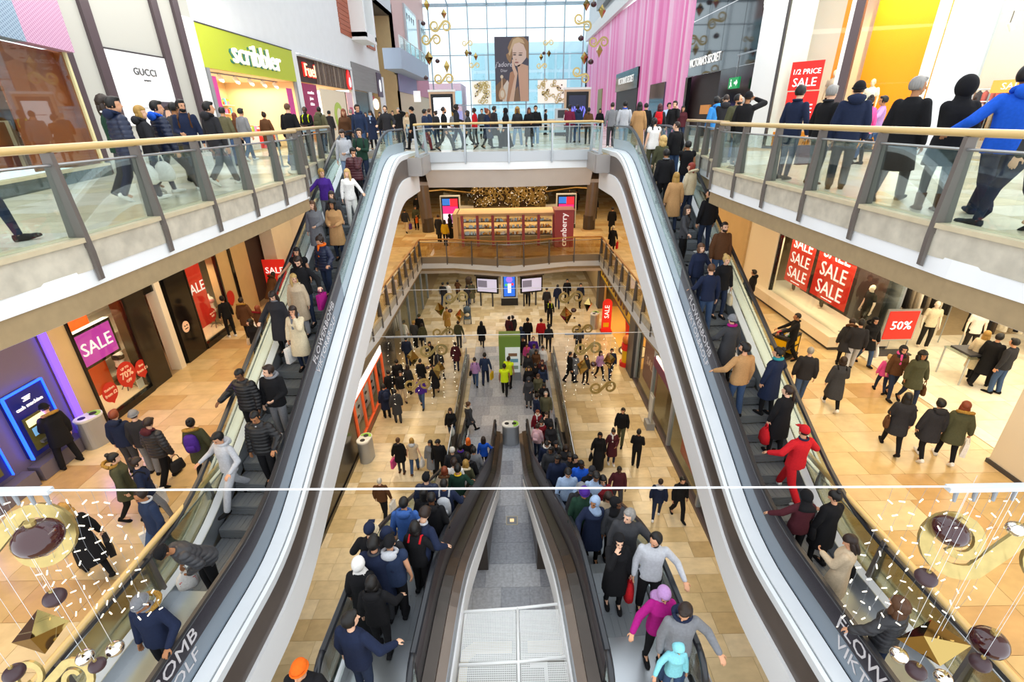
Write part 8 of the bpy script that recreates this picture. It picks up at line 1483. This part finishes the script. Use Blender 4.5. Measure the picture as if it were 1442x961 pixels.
for k in range(4):
    bx('shelf', -7.6, -7.3, 21.4, 23.4, 0.9 + k * 0.4, 0.93 + k * 0.4, M_lit, sd)
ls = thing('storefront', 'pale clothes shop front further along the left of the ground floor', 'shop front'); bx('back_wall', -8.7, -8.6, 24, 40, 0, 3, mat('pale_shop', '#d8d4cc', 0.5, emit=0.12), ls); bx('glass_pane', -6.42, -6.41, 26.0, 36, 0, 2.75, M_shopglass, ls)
for k in range(5): bx('mullion', -6.5, -6.36, 25.9 + k * 2.4, 26.05 + k * 2.4, 0, 2.75, M_grey, ls)
rail('rail of white and grey clothes in the left ground floor shop', -7.4, 25.2, -7.4, 29.5, 0.02, ['#e8e6e0', '#b8b4ac', '#2a2826', '#8a8680'], 18, 1.6, 9)
bk_ = tag(bx('emblem', -6.37, -6.35, 24.6, 25.6, 3.1, 3.6, mat('yellow_emblem', '#c8b83a', 0.5, emit=0.3)), 'small yellow wall sign on the taupe lintel at the left', 'sign')
# right side of the ground floor
ys = thing('storefront', 'toy shop front with deep yellow fascia and brown lettering shapes', 'shop front'); bx('fascia', 6.28, 6.5, 23.6, 33.0, 2.5, 3.6, mat('toy_yellow', '#d3a514', 0.5), ys); bx('fascia_edge', 6.26, 6.3, 23.6, 33.0, 2.42, 2.52, M_dkbrown, ys); rn = random.Random(2)
for k in range(11):
    y = 24.6 + k * 0.72; MB().extrude([(6.27, y + 0.26 * math.cos(a) * rn.uniform(0.7, 1.1), 3.05 + 0.32 * math.sin(a) * rn.uniform(0.8, 1.1)) for a in [2 * math.pi * j / 10 for j in range(10)]], (-0.04, 0, 0)).obj('letter_shape', mat('toy_brown', '#54301e', 0.5), ys)
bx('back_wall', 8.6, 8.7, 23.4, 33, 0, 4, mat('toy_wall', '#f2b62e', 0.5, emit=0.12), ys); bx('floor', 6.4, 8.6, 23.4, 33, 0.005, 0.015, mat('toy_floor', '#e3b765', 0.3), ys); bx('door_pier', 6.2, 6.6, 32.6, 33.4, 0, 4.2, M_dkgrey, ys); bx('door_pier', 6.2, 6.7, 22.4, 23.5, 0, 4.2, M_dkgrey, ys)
area('toy_shop_light', (7.4, 28, 3.9), 1.5, 7, 160, (1.0, 0.75, 0.35))
mt = thing('floor_emblem', 'round white emblem with brown rim set in the toy shop floor', 'mat'); MB().cyl((7.2, 25.6, 0.016), 0.95, 0.006, 32).obj('rim', M_dkbrown, mt); MB().cyl((7.2, 25.6, 0.022), 0.82, 0.005, 32).obj('disc', M_white, mt)
for k in range(5): bx('bear_patch', 6.9 + 0.12 * k, 6.98 + 0.12 * k, 25.4 + 0.1 * (k % 2), 25.75, 0.027, 0.03, M_brown, mt)
rs = thing('sale_board', 'tall red sale board with rounded top at the toy shop door', 'sign'); MB().extrude([(5.75, 28.6, 0.1), (6.35, 28.6, 0.1), (6.35, 28.6, 1.9)] + [(6.05 + 0.3 * math.cos(a), 28.6, 1.9 + 0.3 * math.sin(a)) for a in [math.pi * k / 8 for k in range(9)]] + [(5.75, 28.6, 1.9)], (0, 0.06, 0)).obj('board', M_redlit, rs); bx('foot', 5.7, 6.4, 28.35, 28.85, 0, 0.1, M_red, rs); text('SALE', 0.42, (6.05, 28.58, 1.35), (0, 0, 1), (-1, 0, 0), M_text, rs); bx('yellow_patch', 5.85, 6.2, 28.58, 28.6, 0.3, 0.6, M_yel, rs)
bu = thing('toy_bucket', 'big red bucket of white toys inside the toy shop', 'bucket'); MB().cyl((7.6, 28.0, 0.015), 0.4, 1.0, 20, 0.5).obj('bucket', M_red, bu); b = MB()
for k in range(8): b.ell((7.6 + 0.28 * math.cos(k), 28.0 + 0.28 * math.sin(k), 1.05), 0.14, 0.14, 0.14, 8, 6)
stuff(b.obj('toy', M_white, bu))
tf = empty('toy_dispenser', (6.3, 23.9, 0), 0, 'red and yellow round-topped dispenser beside the toy shop pier', 'dispenser'); MB().cyl((0, 0, 0), 0.36, 0.25, 16).obj('base', M_red, tf); MB().cyl((0, 0, 0.25), 0.26, 0.75, 16).obj('body', M_yel, tf); MB().cyl((0, 0, 1.0), 0.32, 0.35, 16).obj('neck', M_red, tf); MB().ell((0, 0, 1.55), 0.3, 0.3, 0.3, 14, 10).obj('dome', mat('amber_dome', '#c8702a', 0.2), tf, True)
rw = thing('shop_window', 'large glazed window with dark red print right of the toy shop', 'shop window'); bx('glass_pane', 6.4, 6.412, 16.6, 22.4, 0.15, 3.4, M_shopglass, rw); bx('red_print', 6.7, 6.72, 19.6, 22.0, 0.4, 2.9, mat('deep_red_print', '#7a2a24', 0.5), rw)
for y in (22.3, 19.3, 16.5, 13.0): bx('mullion', 6.34, 6.5, y - 0.06, y + 0.06, 0, 3.5, M_grey, rw)
bx('sill', 6.3, 6.55, 10, 22.4, 0, 0.14, M_mauve, rw); bx('header', 6.34, 6.7, 8, 22.4, 3.4, 4.2, M_dkgrey, rw); bx('red_print', 6.6, 6.62, 13.6, 15.6, 0.5, 2.3, mat('sale_print', '#a83226', 0.5), rw); bx('glass_pane', 6.4, 6.412, 9, 16.4, 0.15, 3.4, M_shopglass, rw)
text('SALE', 0.5, (6.59, 14.6, 1.5), (0, -1, 0), (0, 0, 1), mat('print_pale', '#d8a898', 0.5), rw); text('SALE', 0.6, (6.69, 20.8, 1.6), (0, -1, 0), (0, 0, 1), mat('print_pale', ''), rw)
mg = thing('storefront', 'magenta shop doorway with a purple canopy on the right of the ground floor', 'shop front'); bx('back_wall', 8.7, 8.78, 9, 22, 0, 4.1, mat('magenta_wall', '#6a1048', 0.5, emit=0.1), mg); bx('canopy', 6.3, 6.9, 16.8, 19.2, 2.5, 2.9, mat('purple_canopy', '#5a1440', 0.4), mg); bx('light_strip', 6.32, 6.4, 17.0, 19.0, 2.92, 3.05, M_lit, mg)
sg = thing('sign_post', 'slim grey framed sign standing in the magenta doorway', 'sign'); bx('frame', 6.0, 6.06, 17.7, 18.2, 0.35, 1.7, M_steel, sg); bx('sheet', 5.985, 6.0, 17.76, 18.14, 0.45, 1.62, M_lgrey, sg); bx('foot', 5.85, 6.2, 17.7, 18.2, 0.01, 0.35, M_grey, sg)
sbx('wall_right', 6.7, 6.9, 33.4, 45, 0, 4.2, M_beige)
sc_ = tag(MB().prism([(-2.6, 25.0), (-0.75, 24.75), (-0.75, 25.35)], 0.013, 0.02).obj('floor_inlay', M_granite, color='#9aa3b0'), 'grey triangular floor inlay pointing left of the information board', 'inlay')
# ---------------------------------------------------------------- upper floor fittings
po = thing('advertising_poster', 'huge hanging perfume poster of a blonde woman before the glass wall', 'poster'); PY = 78.0; px0, px1, pz0, pz1 = -1.72, 3.05, 14.55, 22.55
bx('sheet', px0, px1, PY, PY + 0.1, pz0, pz1, mat('poster_night', '#57535e', 0.5), po)
def pq(name, pts, c, d): MB().extrude([(px0 + (px1 - px0) * a / 100, PY - d, pz0 + (pz1 - pz0) * b / 180) for a, b in pts], (0, 0.004, 0)).obj(name, mat('print' + c[1:], c, 0.5), po)
def el(cx, cy, rx, ry, n=20, t0=0, t1=360): return [(cx + rx * math.cos(R(t0 + (t1 - t0) * k / n)), cy + ry * math.sin(R(t0 + (t1 - t0) * k / n))) for k in range(n)]
pq('printed_glow', [(0, 0), (60, 0), (55, 30), (40, 55), (25, 68), (0, 45)], '#8a6a4e', 0.006); pq('printed_light', [(20, 0), (52, 0), (50, 35), (36, 62), (24, 45)], '#e8dccb', 0.012)
pq('printed_hair', [(52, 176), (66, 180), (85, 178), (99, 165), (99, 118), (92, 125), (80, 150), (60, 150), (52, 130), (45, 108), (36, 120), (33, 132), (42, 138), (38, 150), (44, 165)], '#a8835c', 0.018); pq('printed_hair_light', [(54, 172), (68, 178), (82, 172), (88, 160), (74, 164), (60, 160), (50, 146), (44, 128), (40, 134), (46, 150)], '#d8b98e', 0.024)
pq('printed_face', [(52, 148), (58, 160), (72, 164), (84, 158), (92, 140), (92, 122), (82, 110), (70, 98), (60, 101), (56, 110), (52, 124)], '#e9cdb9', 0.03)
pq('printed_shoulder', [(66, 102), (80, 106), (98, 100), (99, 0), (74, 0), (70, 60)], '#dcb294', 0.03); pq('printed_arm', [(44, 82), (52, 86), (62, 68), (58, 30), (48, 0), (32, 0), (38, 40)], '#c2916f', 0.034); pq('printed_hand', [(50, 118), (54, 118), (58, 100), (66, 80), (60, 40), (54, 0), (40, 0), (52, 50), (58, 72), (50, 96)], '#e6c3a6', 0.038); pq('printed_dress', [(56, 0), (60, 36), (68, 44), (73, 0)], '#8f7258', 0.036)
for a, b, rx, ry, c in ((58, 131, 5, 1.8, '#5a4a44'), (75, 130, 5.5, 1.8, '#5a4a44'), (58, 136, 6, 1.2, '#8a6a50'), (76, 135.5, 6, 1.2, '#8a6a50'), (64, 110, 6, 2, '#b06a62'), (62, 118, 2.5, 2, '#d0a58c')): pq('printed_feature', el(a, b, rx, ry, 14), c, 0.044)
pq('printed_bottle', [(12, 6), (26, 6), (31, 18), (28, 32), (22, 42), (21, 66), (18, 66), (17, 42), (11, 30), (9, 18)], '#d9b48e', 0.044); pq('printed_stopper', el(19.5, 71, 4.5, 5, 14), '#e8d6ba', 0.046); pq('printed_bottle_light', el(20, 22, 6, 11, 14), '#f2e2c8', 0.05)
M_pt = mat('poster_lettering', '#e8e4ea', 0.5); text("j'adore", 0.85, (px0 + 1.25, PY - 0.05, pz0 + 4.65), (1, 0, 0), (0, 0, 1), M_pt, po, shear=0.2); text('Dior', 0.5, (px0 + 1.25, PY - 0.05, pz0 + 3.9), (1, 0, 0), (0, 0, 1), M_pt, po)
for x in (px0 + 0.2, px1 - 0.2): MB().tube([(x, PY + 0.05, pz1), (x, PY + 0.05, 26.8)], 0.02, 5).obj('cable', M_wire, po)
for k, (x, lab, c) in enumerate(((-5.1, 'white screen kiosk in a pale wooden frame on the upper floor', M_screen_w), (5.4, 'dark kiosk screen with a blue picture in a pale wooden frame', mat('night_blue_screen', '#141a3a', 0.3, emit=0.3)))):
    s = thing('advertising_kiosk', lab, 'screen'); bx('frame', x - 1.0, x + 1.0, 42, 42.5, 11.36, 14.45, mat('pale_wood_frame', '#d8b494', 0.5), s); bx('top', x - 1.05, x + 1.05, 41.95, 42.55, 14.45, 14.6, M_white, s); bx('bezel', x - 0.85, x + 0.85, 41.97, 42.0, 11.7, 14.3, M_blackm, s); bx('screen', x - 0.66, x + 0.66, 41.95, 41.97, 11.9, 14.05, c, s)
    if k:
        for q in range(7): MB().extrude([(x - 0.5 + 0.16 * q, 41.95, 12.4 + 0.2 * (q % 3)), (x - 0.3 + 0.16 * q, 41.95, 13.0 + 0.25 * (q % 2)), (x - 0.42 + 0.16 * q, 41.95, 13.3)], (0, -0.006, 0)).obj('picture_shard', mat('pic_violet', '#6a6ae0', 0.4, emit=0.9), s)
    else: bx('picture_line', x - 0.4, x + 0.4, 41.94, 41.95, 13.2, 13.26, M_lgrey, s)
M_pb = mat('pale_blue_rail', '#a9c3cf', 0.35, metal=0.3)
br = thing('crowd_barrier', 'pale blue double-railed barrier behind the people on the bridge', 'barrier')
for z in (12.28, 11.85): bx('rail', -5.8, 5.2, 30.2, 30.26, z - 0.06, z + 0.06, M_pb, br)
for k in range(9): bx('post', -5.8 + k * 1.36, -5.74 + k * 1.36, 30.2, 30.26, 11.36, 12.36, M_pb, br)
def stanchion(x, y, label): o = empty('queue_post', (x, y, 11.362), 0, label, 'post', 'queue posts'); MB().cyl((0, 0, 0), 0.18, 0.03, 16).obj('base', M_steel, o); MB().cyl((0, 0, 0.03), 0.03, 0.95, 10).obj('pole', M_steel, o); MB().cyl((0, 0, 0.96), 0.045, 0.07, 10).obj('head', M_lgrey, o)
SQ = [(-6.9, 13.0), (-7.1, 16.2), (-6.9, 18.2), (-7.0, 20.8), (3.1, 26.8), (3.35, 25.3), (3.75, 23.9)]
for k, (x, y) in enumerate(SQ): stanchion(x, y, ('nearest steel queue post on the left balcony', 'second steel queue post on the left balcony', 'third steel queue post on the left balcony', 'furthest steel queue post on the left balcony', 'back one of three queue posts at the right end of the bridge', 'middle one of three queue posts at the right end of the bridge', 'front one of three queue posts at the right end of the bridge')[k])
for k, (a, b_, lab) in enumerate(((0, 1, 'first grey queue belt on the left balcony'), (1, 2, 'second grey queue belt on the left balcony'), (2, 3, 'third grey queue belt on the left balcony'), (4, 5, 'back queue belt at the right end of the bridge'), (5, 6, 'front queue belt at the right end of the bridge'))):
    p, q = Vector((*SQ[a], 12.33)), Vector((*SQ[b_], 12.33)); d = (q - p).normalized(); nv = Vector((-d.y, d.x, 0)); tag(MB().obox((p + q) / 2, d, nv, (0, 0, 1), (q - p).length / 2 - 0.05, 0.004, 0.035).obj('queue_belt', M_pb), lab, 'belt', 'queue belts')
for k in range(3): sbx('trim_parapet', -6.0 + k * 4.2, -2.0 + k * 4.2, 50 + k * 0.2, 50.6 + k * 0.2, 11.36, 12.35, M_cream)
mc = thing('ticket_machine', 'grey ticket machine on the far right of the upper floor', 'machine'); bx('body', 3.3, 4.3, 37.2, 37.8, 11.36, 13.1, M_lgrey, mc); bx('screen', 3.45, 4.15, 37.18, 37.2, 12.5, 13.0, M_dkgrey, mc); bx('base', 3.3, 4.3, 37.15, 37.85, 11.36, 11.6, M_blackm, mc)
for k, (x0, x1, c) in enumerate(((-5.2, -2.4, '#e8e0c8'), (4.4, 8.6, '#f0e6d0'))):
    p = thing('window_vinyl', ('pale panel with gold scroll print left of the big poster', 'pale panel with gold scroll print right of the big poster')[k], 'panel'); bx('sheet', x0, x1, 79.7, 79.75, 14.3, 17.3, mat('vinyl_cream_daylight_glow', '#f6f0e2', 0.5, emit=0.45), p); rn = random.Random(k)  # cream sheet given a glow of its own for daylight coming through from behind
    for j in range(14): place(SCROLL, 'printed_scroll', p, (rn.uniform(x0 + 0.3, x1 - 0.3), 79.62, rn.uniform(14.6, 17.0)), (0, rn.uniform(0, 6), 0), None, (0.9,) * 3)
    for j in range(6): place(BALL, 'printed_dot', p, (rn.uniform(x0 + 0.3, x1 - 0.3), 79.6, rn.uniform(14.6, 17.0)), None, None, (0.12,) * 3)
# ---------------------------------------------------------------- Christmas ornaments
ORDW = ['leftmost of all'] + [w + ' from the left' for w in ('second', 'third', 'fourth', 'fifth', 'sixth', 'seventh', 'eighth', 'ninth')]
FAR = [('s', -5.31, 19.30, 1.75, 'pale gold scroll before the upper left window wall, the highest of its cluster'),
       ('s', -6.13, 18.38, 1.61, 'pale gold scroll below the highest one at the upper left'),
       ('s', -5.30, 15.58, 1.68, 'pale gold scroll near the rose shop fascia'),
       ('s', -3.21, 18.09, 0.87, 'small gold scroll left of the big poster, upper one'),
       ('s', -2.71, 16.52, 0.87, 'small gold scroll left of the big poster, lower one'),
       ('s', 6.13, 19.37, 1.61, 'tilted gold scroll at the top right of the glass wall'),
       ('s', 7.47, 18.03, 1.61, 'gold scroll overlapping the pink shop front'),
       ('s', 6.13, 15.67, 1.61, 'tilted gold scroll above the dark kiosk screen'),
       ('s', 3.37, 18.04, 0.87, 'small gold scroll right of the big poster, upper one'),
       ('s', 2.86, 16.39, 0.87, 'small gold scroll right of the big poster, lower one'),
       ('t', -6.41, 17.14, 0.81, 'faceted star over the left balcony'),
       ('t', -5.00, 16.51, 0.74, 'faceted star with a red face at the upper left'),
       ('t', -3.30, 17.44, 0.47, 'small faceted star left of the poster, first of two'),
       ('t', -2.56, 17.18, 0.47, 'small faceted star left of the poster, second of two'),
       ('t', -6.26, 20.78, 0.61, 'faceted star at the very top left of the glass wall'),
       ('t', -4.96, 20.15, 0.54, 'dark faceted star high on the left'),
       ('t', 6.36, 20.60, 0.67, 'faceted star at the very top right'),
       ('t', 7.62, 20.16, 0.74, 'faceted star beside the grey upper band at the right'),
       ('t', 7.56, 17.43, 0.74, 'faceted star over the pink shop front'),
       ('t', 6.36, 16.95, 0.74, 'faceted star above the tilted scroll at the right'),
       ('t', 2.80, 17.05, 0.40, 'small faceted star right of the poster, first of two'),
       ('t', 3.44, 17.29, 0.40, 'small faceted star right of the poster, second of two'),
       ('b', -6.66, 19.51, 0.27, 'maroon bauble high at the upper left'),
       ('b', -5.73, 16.87, 0.27, 'maroon bauble between the two left stars'),
       ('b', -6.78, 15.66, 0.27, 'maroon bauble in front of the pink left wing'),
       ('b', 6.92, 20.59, 0.34, 'maroon bauble beside the top right star'),
       ('b', 6.01, 18.30, 0.34, 'maroon bauble before the grey strip window'),
       ('b', 6.90, 16.63, 0.34, 'maroon bauble next to the star above the tilted scroll'),
       ('b', 3.03, 17.30, 0.20, 'small maroon bauble right of the poster'),
       ('b', -3.02, 17.39, 0.20, 'small maroon bauble left of the poster')]
for kind, x, z, sz, lab in FAR:      # hung 46 m down the hall
    p = Vector((x, 46.0, z)); u = x * 20
    if kind == 's': hang(SCROLL, 'gold_scroll', p.x, p.y, p.z, sz / 1.25, (0, R(35) if 'tilted' in lab else 0, 0), lab, 'ornament', 'far gold scrolls', 29)
    elif kind == 't': hang(STAR, 'mirror_star', p.x, p.y, p.z, sz / 0.85, (0, 0, u * 0.7), lab, 'ornament', 'far mirror stars', 29)
    else: hang(BALL, 'bauble', p.x, p.y, p.z, sz / 2 * 1.4, (0, 0, 0), lab, 'ornament', 'far baubles', 29, True)
# two cables over the ground floor with bars and ornaments
for Y, z, nm, bars in ((16.7, 5.22, 'nearer', ((-4.75, -2.15), (2.0, 3.75))), (21.7, 5.35, 'further', ())):
    c = thing('tension_cable', 'thin cable strung across the ground floor void, %s of two' % nm, 'cable'); MB().tube([(-5.6, Y, z), (5.6, Y, z)], 0.012, 6).obj('cable', M_wire, c)
    for a, b_ in bars: bx('light_bar', a, b_, Y - 0.03, Y + 0.03, z - 0.05, z + 0.0, M_grey, c)
MID = [('s', -3.35, 21.7, 3.15, 1.07, 'gold scroll with two maroon dots, left side behind the cable bar'),
       ('s', -2.99, 16.7, 4.61, 1.08, 'gold scroll directly below the left cable bar'),
       ('s', -3.76, 16.7, 3.12, 1.04, 'lowest gold scroll on the left of the ground floor'),
       ('s', -2.61, 21.7, 4.95, 1.17, 'gold scroll furthest back on the left, by the pushchair'),
       ('s', 3.44, 21.7, 3.19, 1.07, 'gold scroll on the right directly above the cable bar'),
       ('s', 2.89, 16.7, 4.58, 1.09, 'gold scroll on the right directly below the cable bar'),
       ('s', 3.58, 16.7, 2.84, 1.10, 'lowest gold scroll on the right of the ground floor'),
       ('s', 2.82, 21.7, 4.87, 1.21, 'gold scroll furthest back on the right'),
       ('t', -3.43, 21.7, 4.39, 0.54, 'gold star furthest back on the left'),
       ('t', -2.47, 21.7, 4.05, 0.55, 'gold star beside the patterned pushchair'),
       ('t', -3.83, 16.7, 4.34, 0.55, 'large gold star over the shoe shop crowd'),
       ('t', -2.86, 16.7, 3.80, 0.55, 'mirrored star above the white carrier bag'),
       ('t', 2.62, 21.7, 3.99, 0.68, 'mirrored star left of the maroon bauble at right'),
       ('t', 3.65, 21.7, 4.51, 0.51, 'green-tinged star by the far right column'),
       ('t', 2.72, 16.7, 3.81, 0.52, 'mirrored star right of the man in black profile'),
       ('t', 3.75, 16.7, 4.07, 0.55, 'white and orange star by the toy shop'),
       ('b', 2.98, 21.7, 4.20, 0.27, 'maroon bauble right of the mirrored star'),
       ('b', 3.15, 16.7, 3.90, 0.25, 'maroon bauble between the two right stars'),
       ('b', -2.93, 21.7, 4.28, 0.24, 'maroon bauble before the woman in brown skirted coat'),
       ('b', -3.30, 16.7, 3.87, 0.17, 'maroon bauble below the large gold star'),
       ('b', 3.03, 21.7, 3.80, 0.10, 'little maroon bauble below the right maroon bauble'),
       ('b', 3.12, 16.7, 3.52, 0.11, 'little maroon bauble at the foot of the right cluster')]
for kind, x, Y, z, sz, lab in MID:
    p = Vector((x, Y, z)); u = x * 40; top = 5.2 if Y < 18 else 5.34
    if kind == 's': hang(SCROLL, 'gold_scroll', p.x, p.y, p.z, sz / 1.25, (0, 0, 0.15), lab, 'ornament', 'gold scrolls over the ground floor', top)
    elif kind == 't': hang(STAR, 'mirror_star', p.x, p.y, p.z, sz / 0.8, (0.1, 0.1, u * 0.7), lab, 'ornament', 'mirror stars over the ground floor', top)
    else: hang(BALL, 'bauble', p.x, p.y, p.z, sz / 2, (0, 0, 0), lab, 'ornament', 'baubles over the ground floor', top, True)
LAMP = MB().tube([(-0.02, 0, 0), (0.02, 0, 0.008)], 0.0055, 6).mesh('lamp', M_led)
def string(x, y, z0, z1, n, label, group, sway=0.05, sc=1.0, seed=0):
    o = empty('light_string', (x, y, z0), 0, label, 'light string', group); rn = random.Random(seed)
    P = [(sway * math.sin(k * 1.3 + seed), sway * math.cos(k * 0.9 + seed), (z1 - z0) * k / n) for k in range(n + 1)]; MB().tube(P, 0.0012 * sc, 4).obj('wire', M_grey, o)
    for k in range(1, n + 1): place(LAMP, 'lamp', o, (P[k][0] + rn.uniform(-0.02, 0.02) * sc, P[k][1], P[k][2]), (rn.uniform(-1, 1), rn.uniform(-1, 1), rn.uniform(0, 6)), None, (sc,) * 3)
for side, cx in (('left', (-3.0, -3.75)), ('right', (2.7, 3.75))):
    for k in range(6):
        x = (-4.75 + k * 0.5) if side == 'left' else (2.1 + k * 0.36); string(x, 16.75, 5.15, 2.2 + 0.3 * (k % 3), 12, 'string of tiny lamps ' + ORDW[k] + ' in the %s ground floor cluster' % side, 'lamp strings over the ground floor %s' % side, 0.03, 1.5, k)
# the near cable and the two big clusters in front of the camera
nc = thing('tension_cable', 'white cable stretched right across the hall close to the camera', 'cable'); a, b_ = Vector((-4.822, 3.0, 10.101)), Vector((4.858, 3.0, 9.936)); MB().tube([a, b_], 0.0075, 8).obj('cable', mat('white_cable', '#f2f4f6', 0.5), nc)
for (x0, x1, z) in ((-4.382, -3.652, 10.089), (3.460, 4.405, 9.953)):
    p, q = Vector((x0, 3.0, z)), Vector((x1, 3.0, z)); MB().obox((p + q) / 2 - Vector((0, 0, 0.012)), (q - p), (0, 1, 0), (0, 0, 1), (q - p).length / 2, 0.03, 0.02).obj('light_bar', M_lgrey, nc)
    for k in range(6): c = p.lerp(q, (k + 0.5) / 6); MB().tube([c, c + Vector((0.01, -0.01, -0.14))], [0.02, 0.012], 8).obj('plug', M_grey, nc)
BIG = [('s', -4.364, 3.00, 9.504, 1.219, (-0.45, 0.0, 0.25), 'big gold scroll at the left edge with a glossy maroon bauble before it'),
       ('b', -3.831, 2.90, 9.683, 0.338, (0, 0, 0), 'big glossy maroon bauble in the left gold scroll'),
       ('m', -4.055, 2.95, 8.923, 0.171, (0, 0, 0), 'matt plum bauble under the big left scroll'),
       ('t', -4.216, 2.85, 8.617, 0.564, (0.9, 0.3, 0.4), 'big gold mirror star at the lower left'),
       ('m', -3.968, 2.90, 8.055, 0.143, (0, 0, 0), 'matt plum bauble between the silver baubles at lower left'),
       ('m', -4.796, 2.90, 7.960, 0.175, (0, 0, 0), 'matt plum bauble at the bottom left corner'),
       ('v', -4.176, 3.00, 8.018, 0.157, (0, 0, 0), 'left silver bauble of the lower left pair'),
       ('v', -3.909, 3.05, 8.061, 0.157, (0, 0, 0), 'right silver bauble of the lower left pair'),
       ('s', -4.767, 3.10, 7.540, 0.874, (-0.4, 0, 0), 'gold scroll cut by the bottom edge at lower left'),
       ('s', 4.187, 3.00, 9.244, 1.282, (-0.45, 0.0, -0.25), 'big gold scroll at the right edge'),
       ('b', 3.771, 3.10, 9.372, 0.290, (0, 0.5, 0), 'glossy maroon bauble behind the right gold scroll'),
       ('m', 3.578, 2.95, 8.982, 0.169, (0, 0, 0), 'matt plum bauble left of the right gold scroll'),
       ('t', 3.976, 2.95, 8.097, 0.574, (0.8, -0.3, 1.0), 'big gold mirror star at the lower right'),
       ('v', 3.622, 2.90, 7.995, 0.154, (0, 0, 0), 'silver bauble at the left tip of the right star'),
       ('m', 3.866, 2.90, 7.749, 0.178, (0, 0, 0), 'matt plum bauble beneath the right star'),
       ('b', 4.640, 3.05, 7.926, 0.318, (0, 0, 0), 'glossy maroon bauble right of the right star'),
       ('m', 4.446, 2.90, 7.854, 0.176, (0, 0, 0), 'matt plum bauble below the right glossy bauble'),
       ('v', 4.081, 2.92, 9.576, 0.132, (0, 0, 0), 'silver bauble on the right gold scroll'),
       ('v', 4.200, 2.92, 7.593, 0.160, (0, 0, 0), 'silver bauble at the bottom edge on the right')]
for kind, x, Y, z, sz, rot, lab in BIG:
    p = Vector((x, Y, z)); top = 9.98
    if kind == 's': hang(SCROLL, 'gold_scroll', p.x, p.y, p.z, sz / 1.25, rot, lab, 'ornament', None, top)
    elif kind == 't': hang(STAR, 'mirror_star', p.x, p.y, p.z, sz / 1.05, rot, lab, 'ornament', None, top)
    else: hang({'b': BALL, 'm': MBALL, 'v': SBALL}[kind], 'bauble', p.x, p.y, p.z, sz / 2, rot, lab, 'ornament', None, top, True)
for side in (0, 1):
    for k in range(9):
        x = (-4.16 + k * 0.115) if not side else (3.01 + k * 0.136); y = 3.0; zc = 10.02 - 0.017 * x; L = (1.5 if not side else 1.7) - 0.05 * (k % 3); string(x, y, zc, zc - L, 11, 'light string ' + ORDW[k] + ' in the near %s cluster' % ('right' if side else 'left'), 'light strings near the camera', 0.012, 1.0, k + side * 20)
# downlights set in the soffit
for k, (x, y) in enumerate(((-8.0, 8.5), (-7.2, 12.5), (8.0, 10.2), (7.4, 14.0), (-9.5, 16.0), (9.5, 17.0))):
    o = thing('downlight', 'slot downlight in the soffit, ' + ('near left', 'middle left', 'near right', 'middle right', 'far left', 'far right')[k], 'lamp', 'soffit downlights'); bx('trim', x - 0.14, x + 0.14, y - 0.3, y + 0.3, 10.48, 10.5, M_dkgrey, o); bx('lamp', x - 0.08, x + 0.08, y - 0.22, y + 0.22, 10.47, 10.48, M_led, o)
# prints on carried bags
def bag_print(lab, lines, m, z0=-0.3, face=None):
    o = next(q for q in COL.objects if q.get('label') == lab)
    for sgn in (-1, 1):
        for t, s, dz in lines: text(t, s, o.matrix_basis @ Vector((0, sgn * 0.062, z0 + dz)), o.matrix_basis.to_3x3() @ Vector((1 if sgn < 0 else -1, 0, 0)), (0, 0, 1), m, o, 0.002)
bag_print('white and green carrier lettered in black below the blue college jacket', (('ISL', 0.13, 0.05), ('AND', 0.13, -0.08)), M_blackm)
bag_print('white plastic bag with a red sale print by the bending man', (('SALE', 0.12, 0.0),), M_red)
# lettering becomes plain mesh
dg = bpy.context.evaluated_depsgraph_get()
for o in [q for q in COL.objects if q.type == 'FONT']:
    me = bpy.data.meshes.new_from_object(o.evaluated_get(dg)); n = bpy.data.objects.new('lettering', me); COL.objects.link(n); n.parent = o.parent; n.matrix_basis = o.matrix_basis.copy(); bpy.data.objects.remove(o)
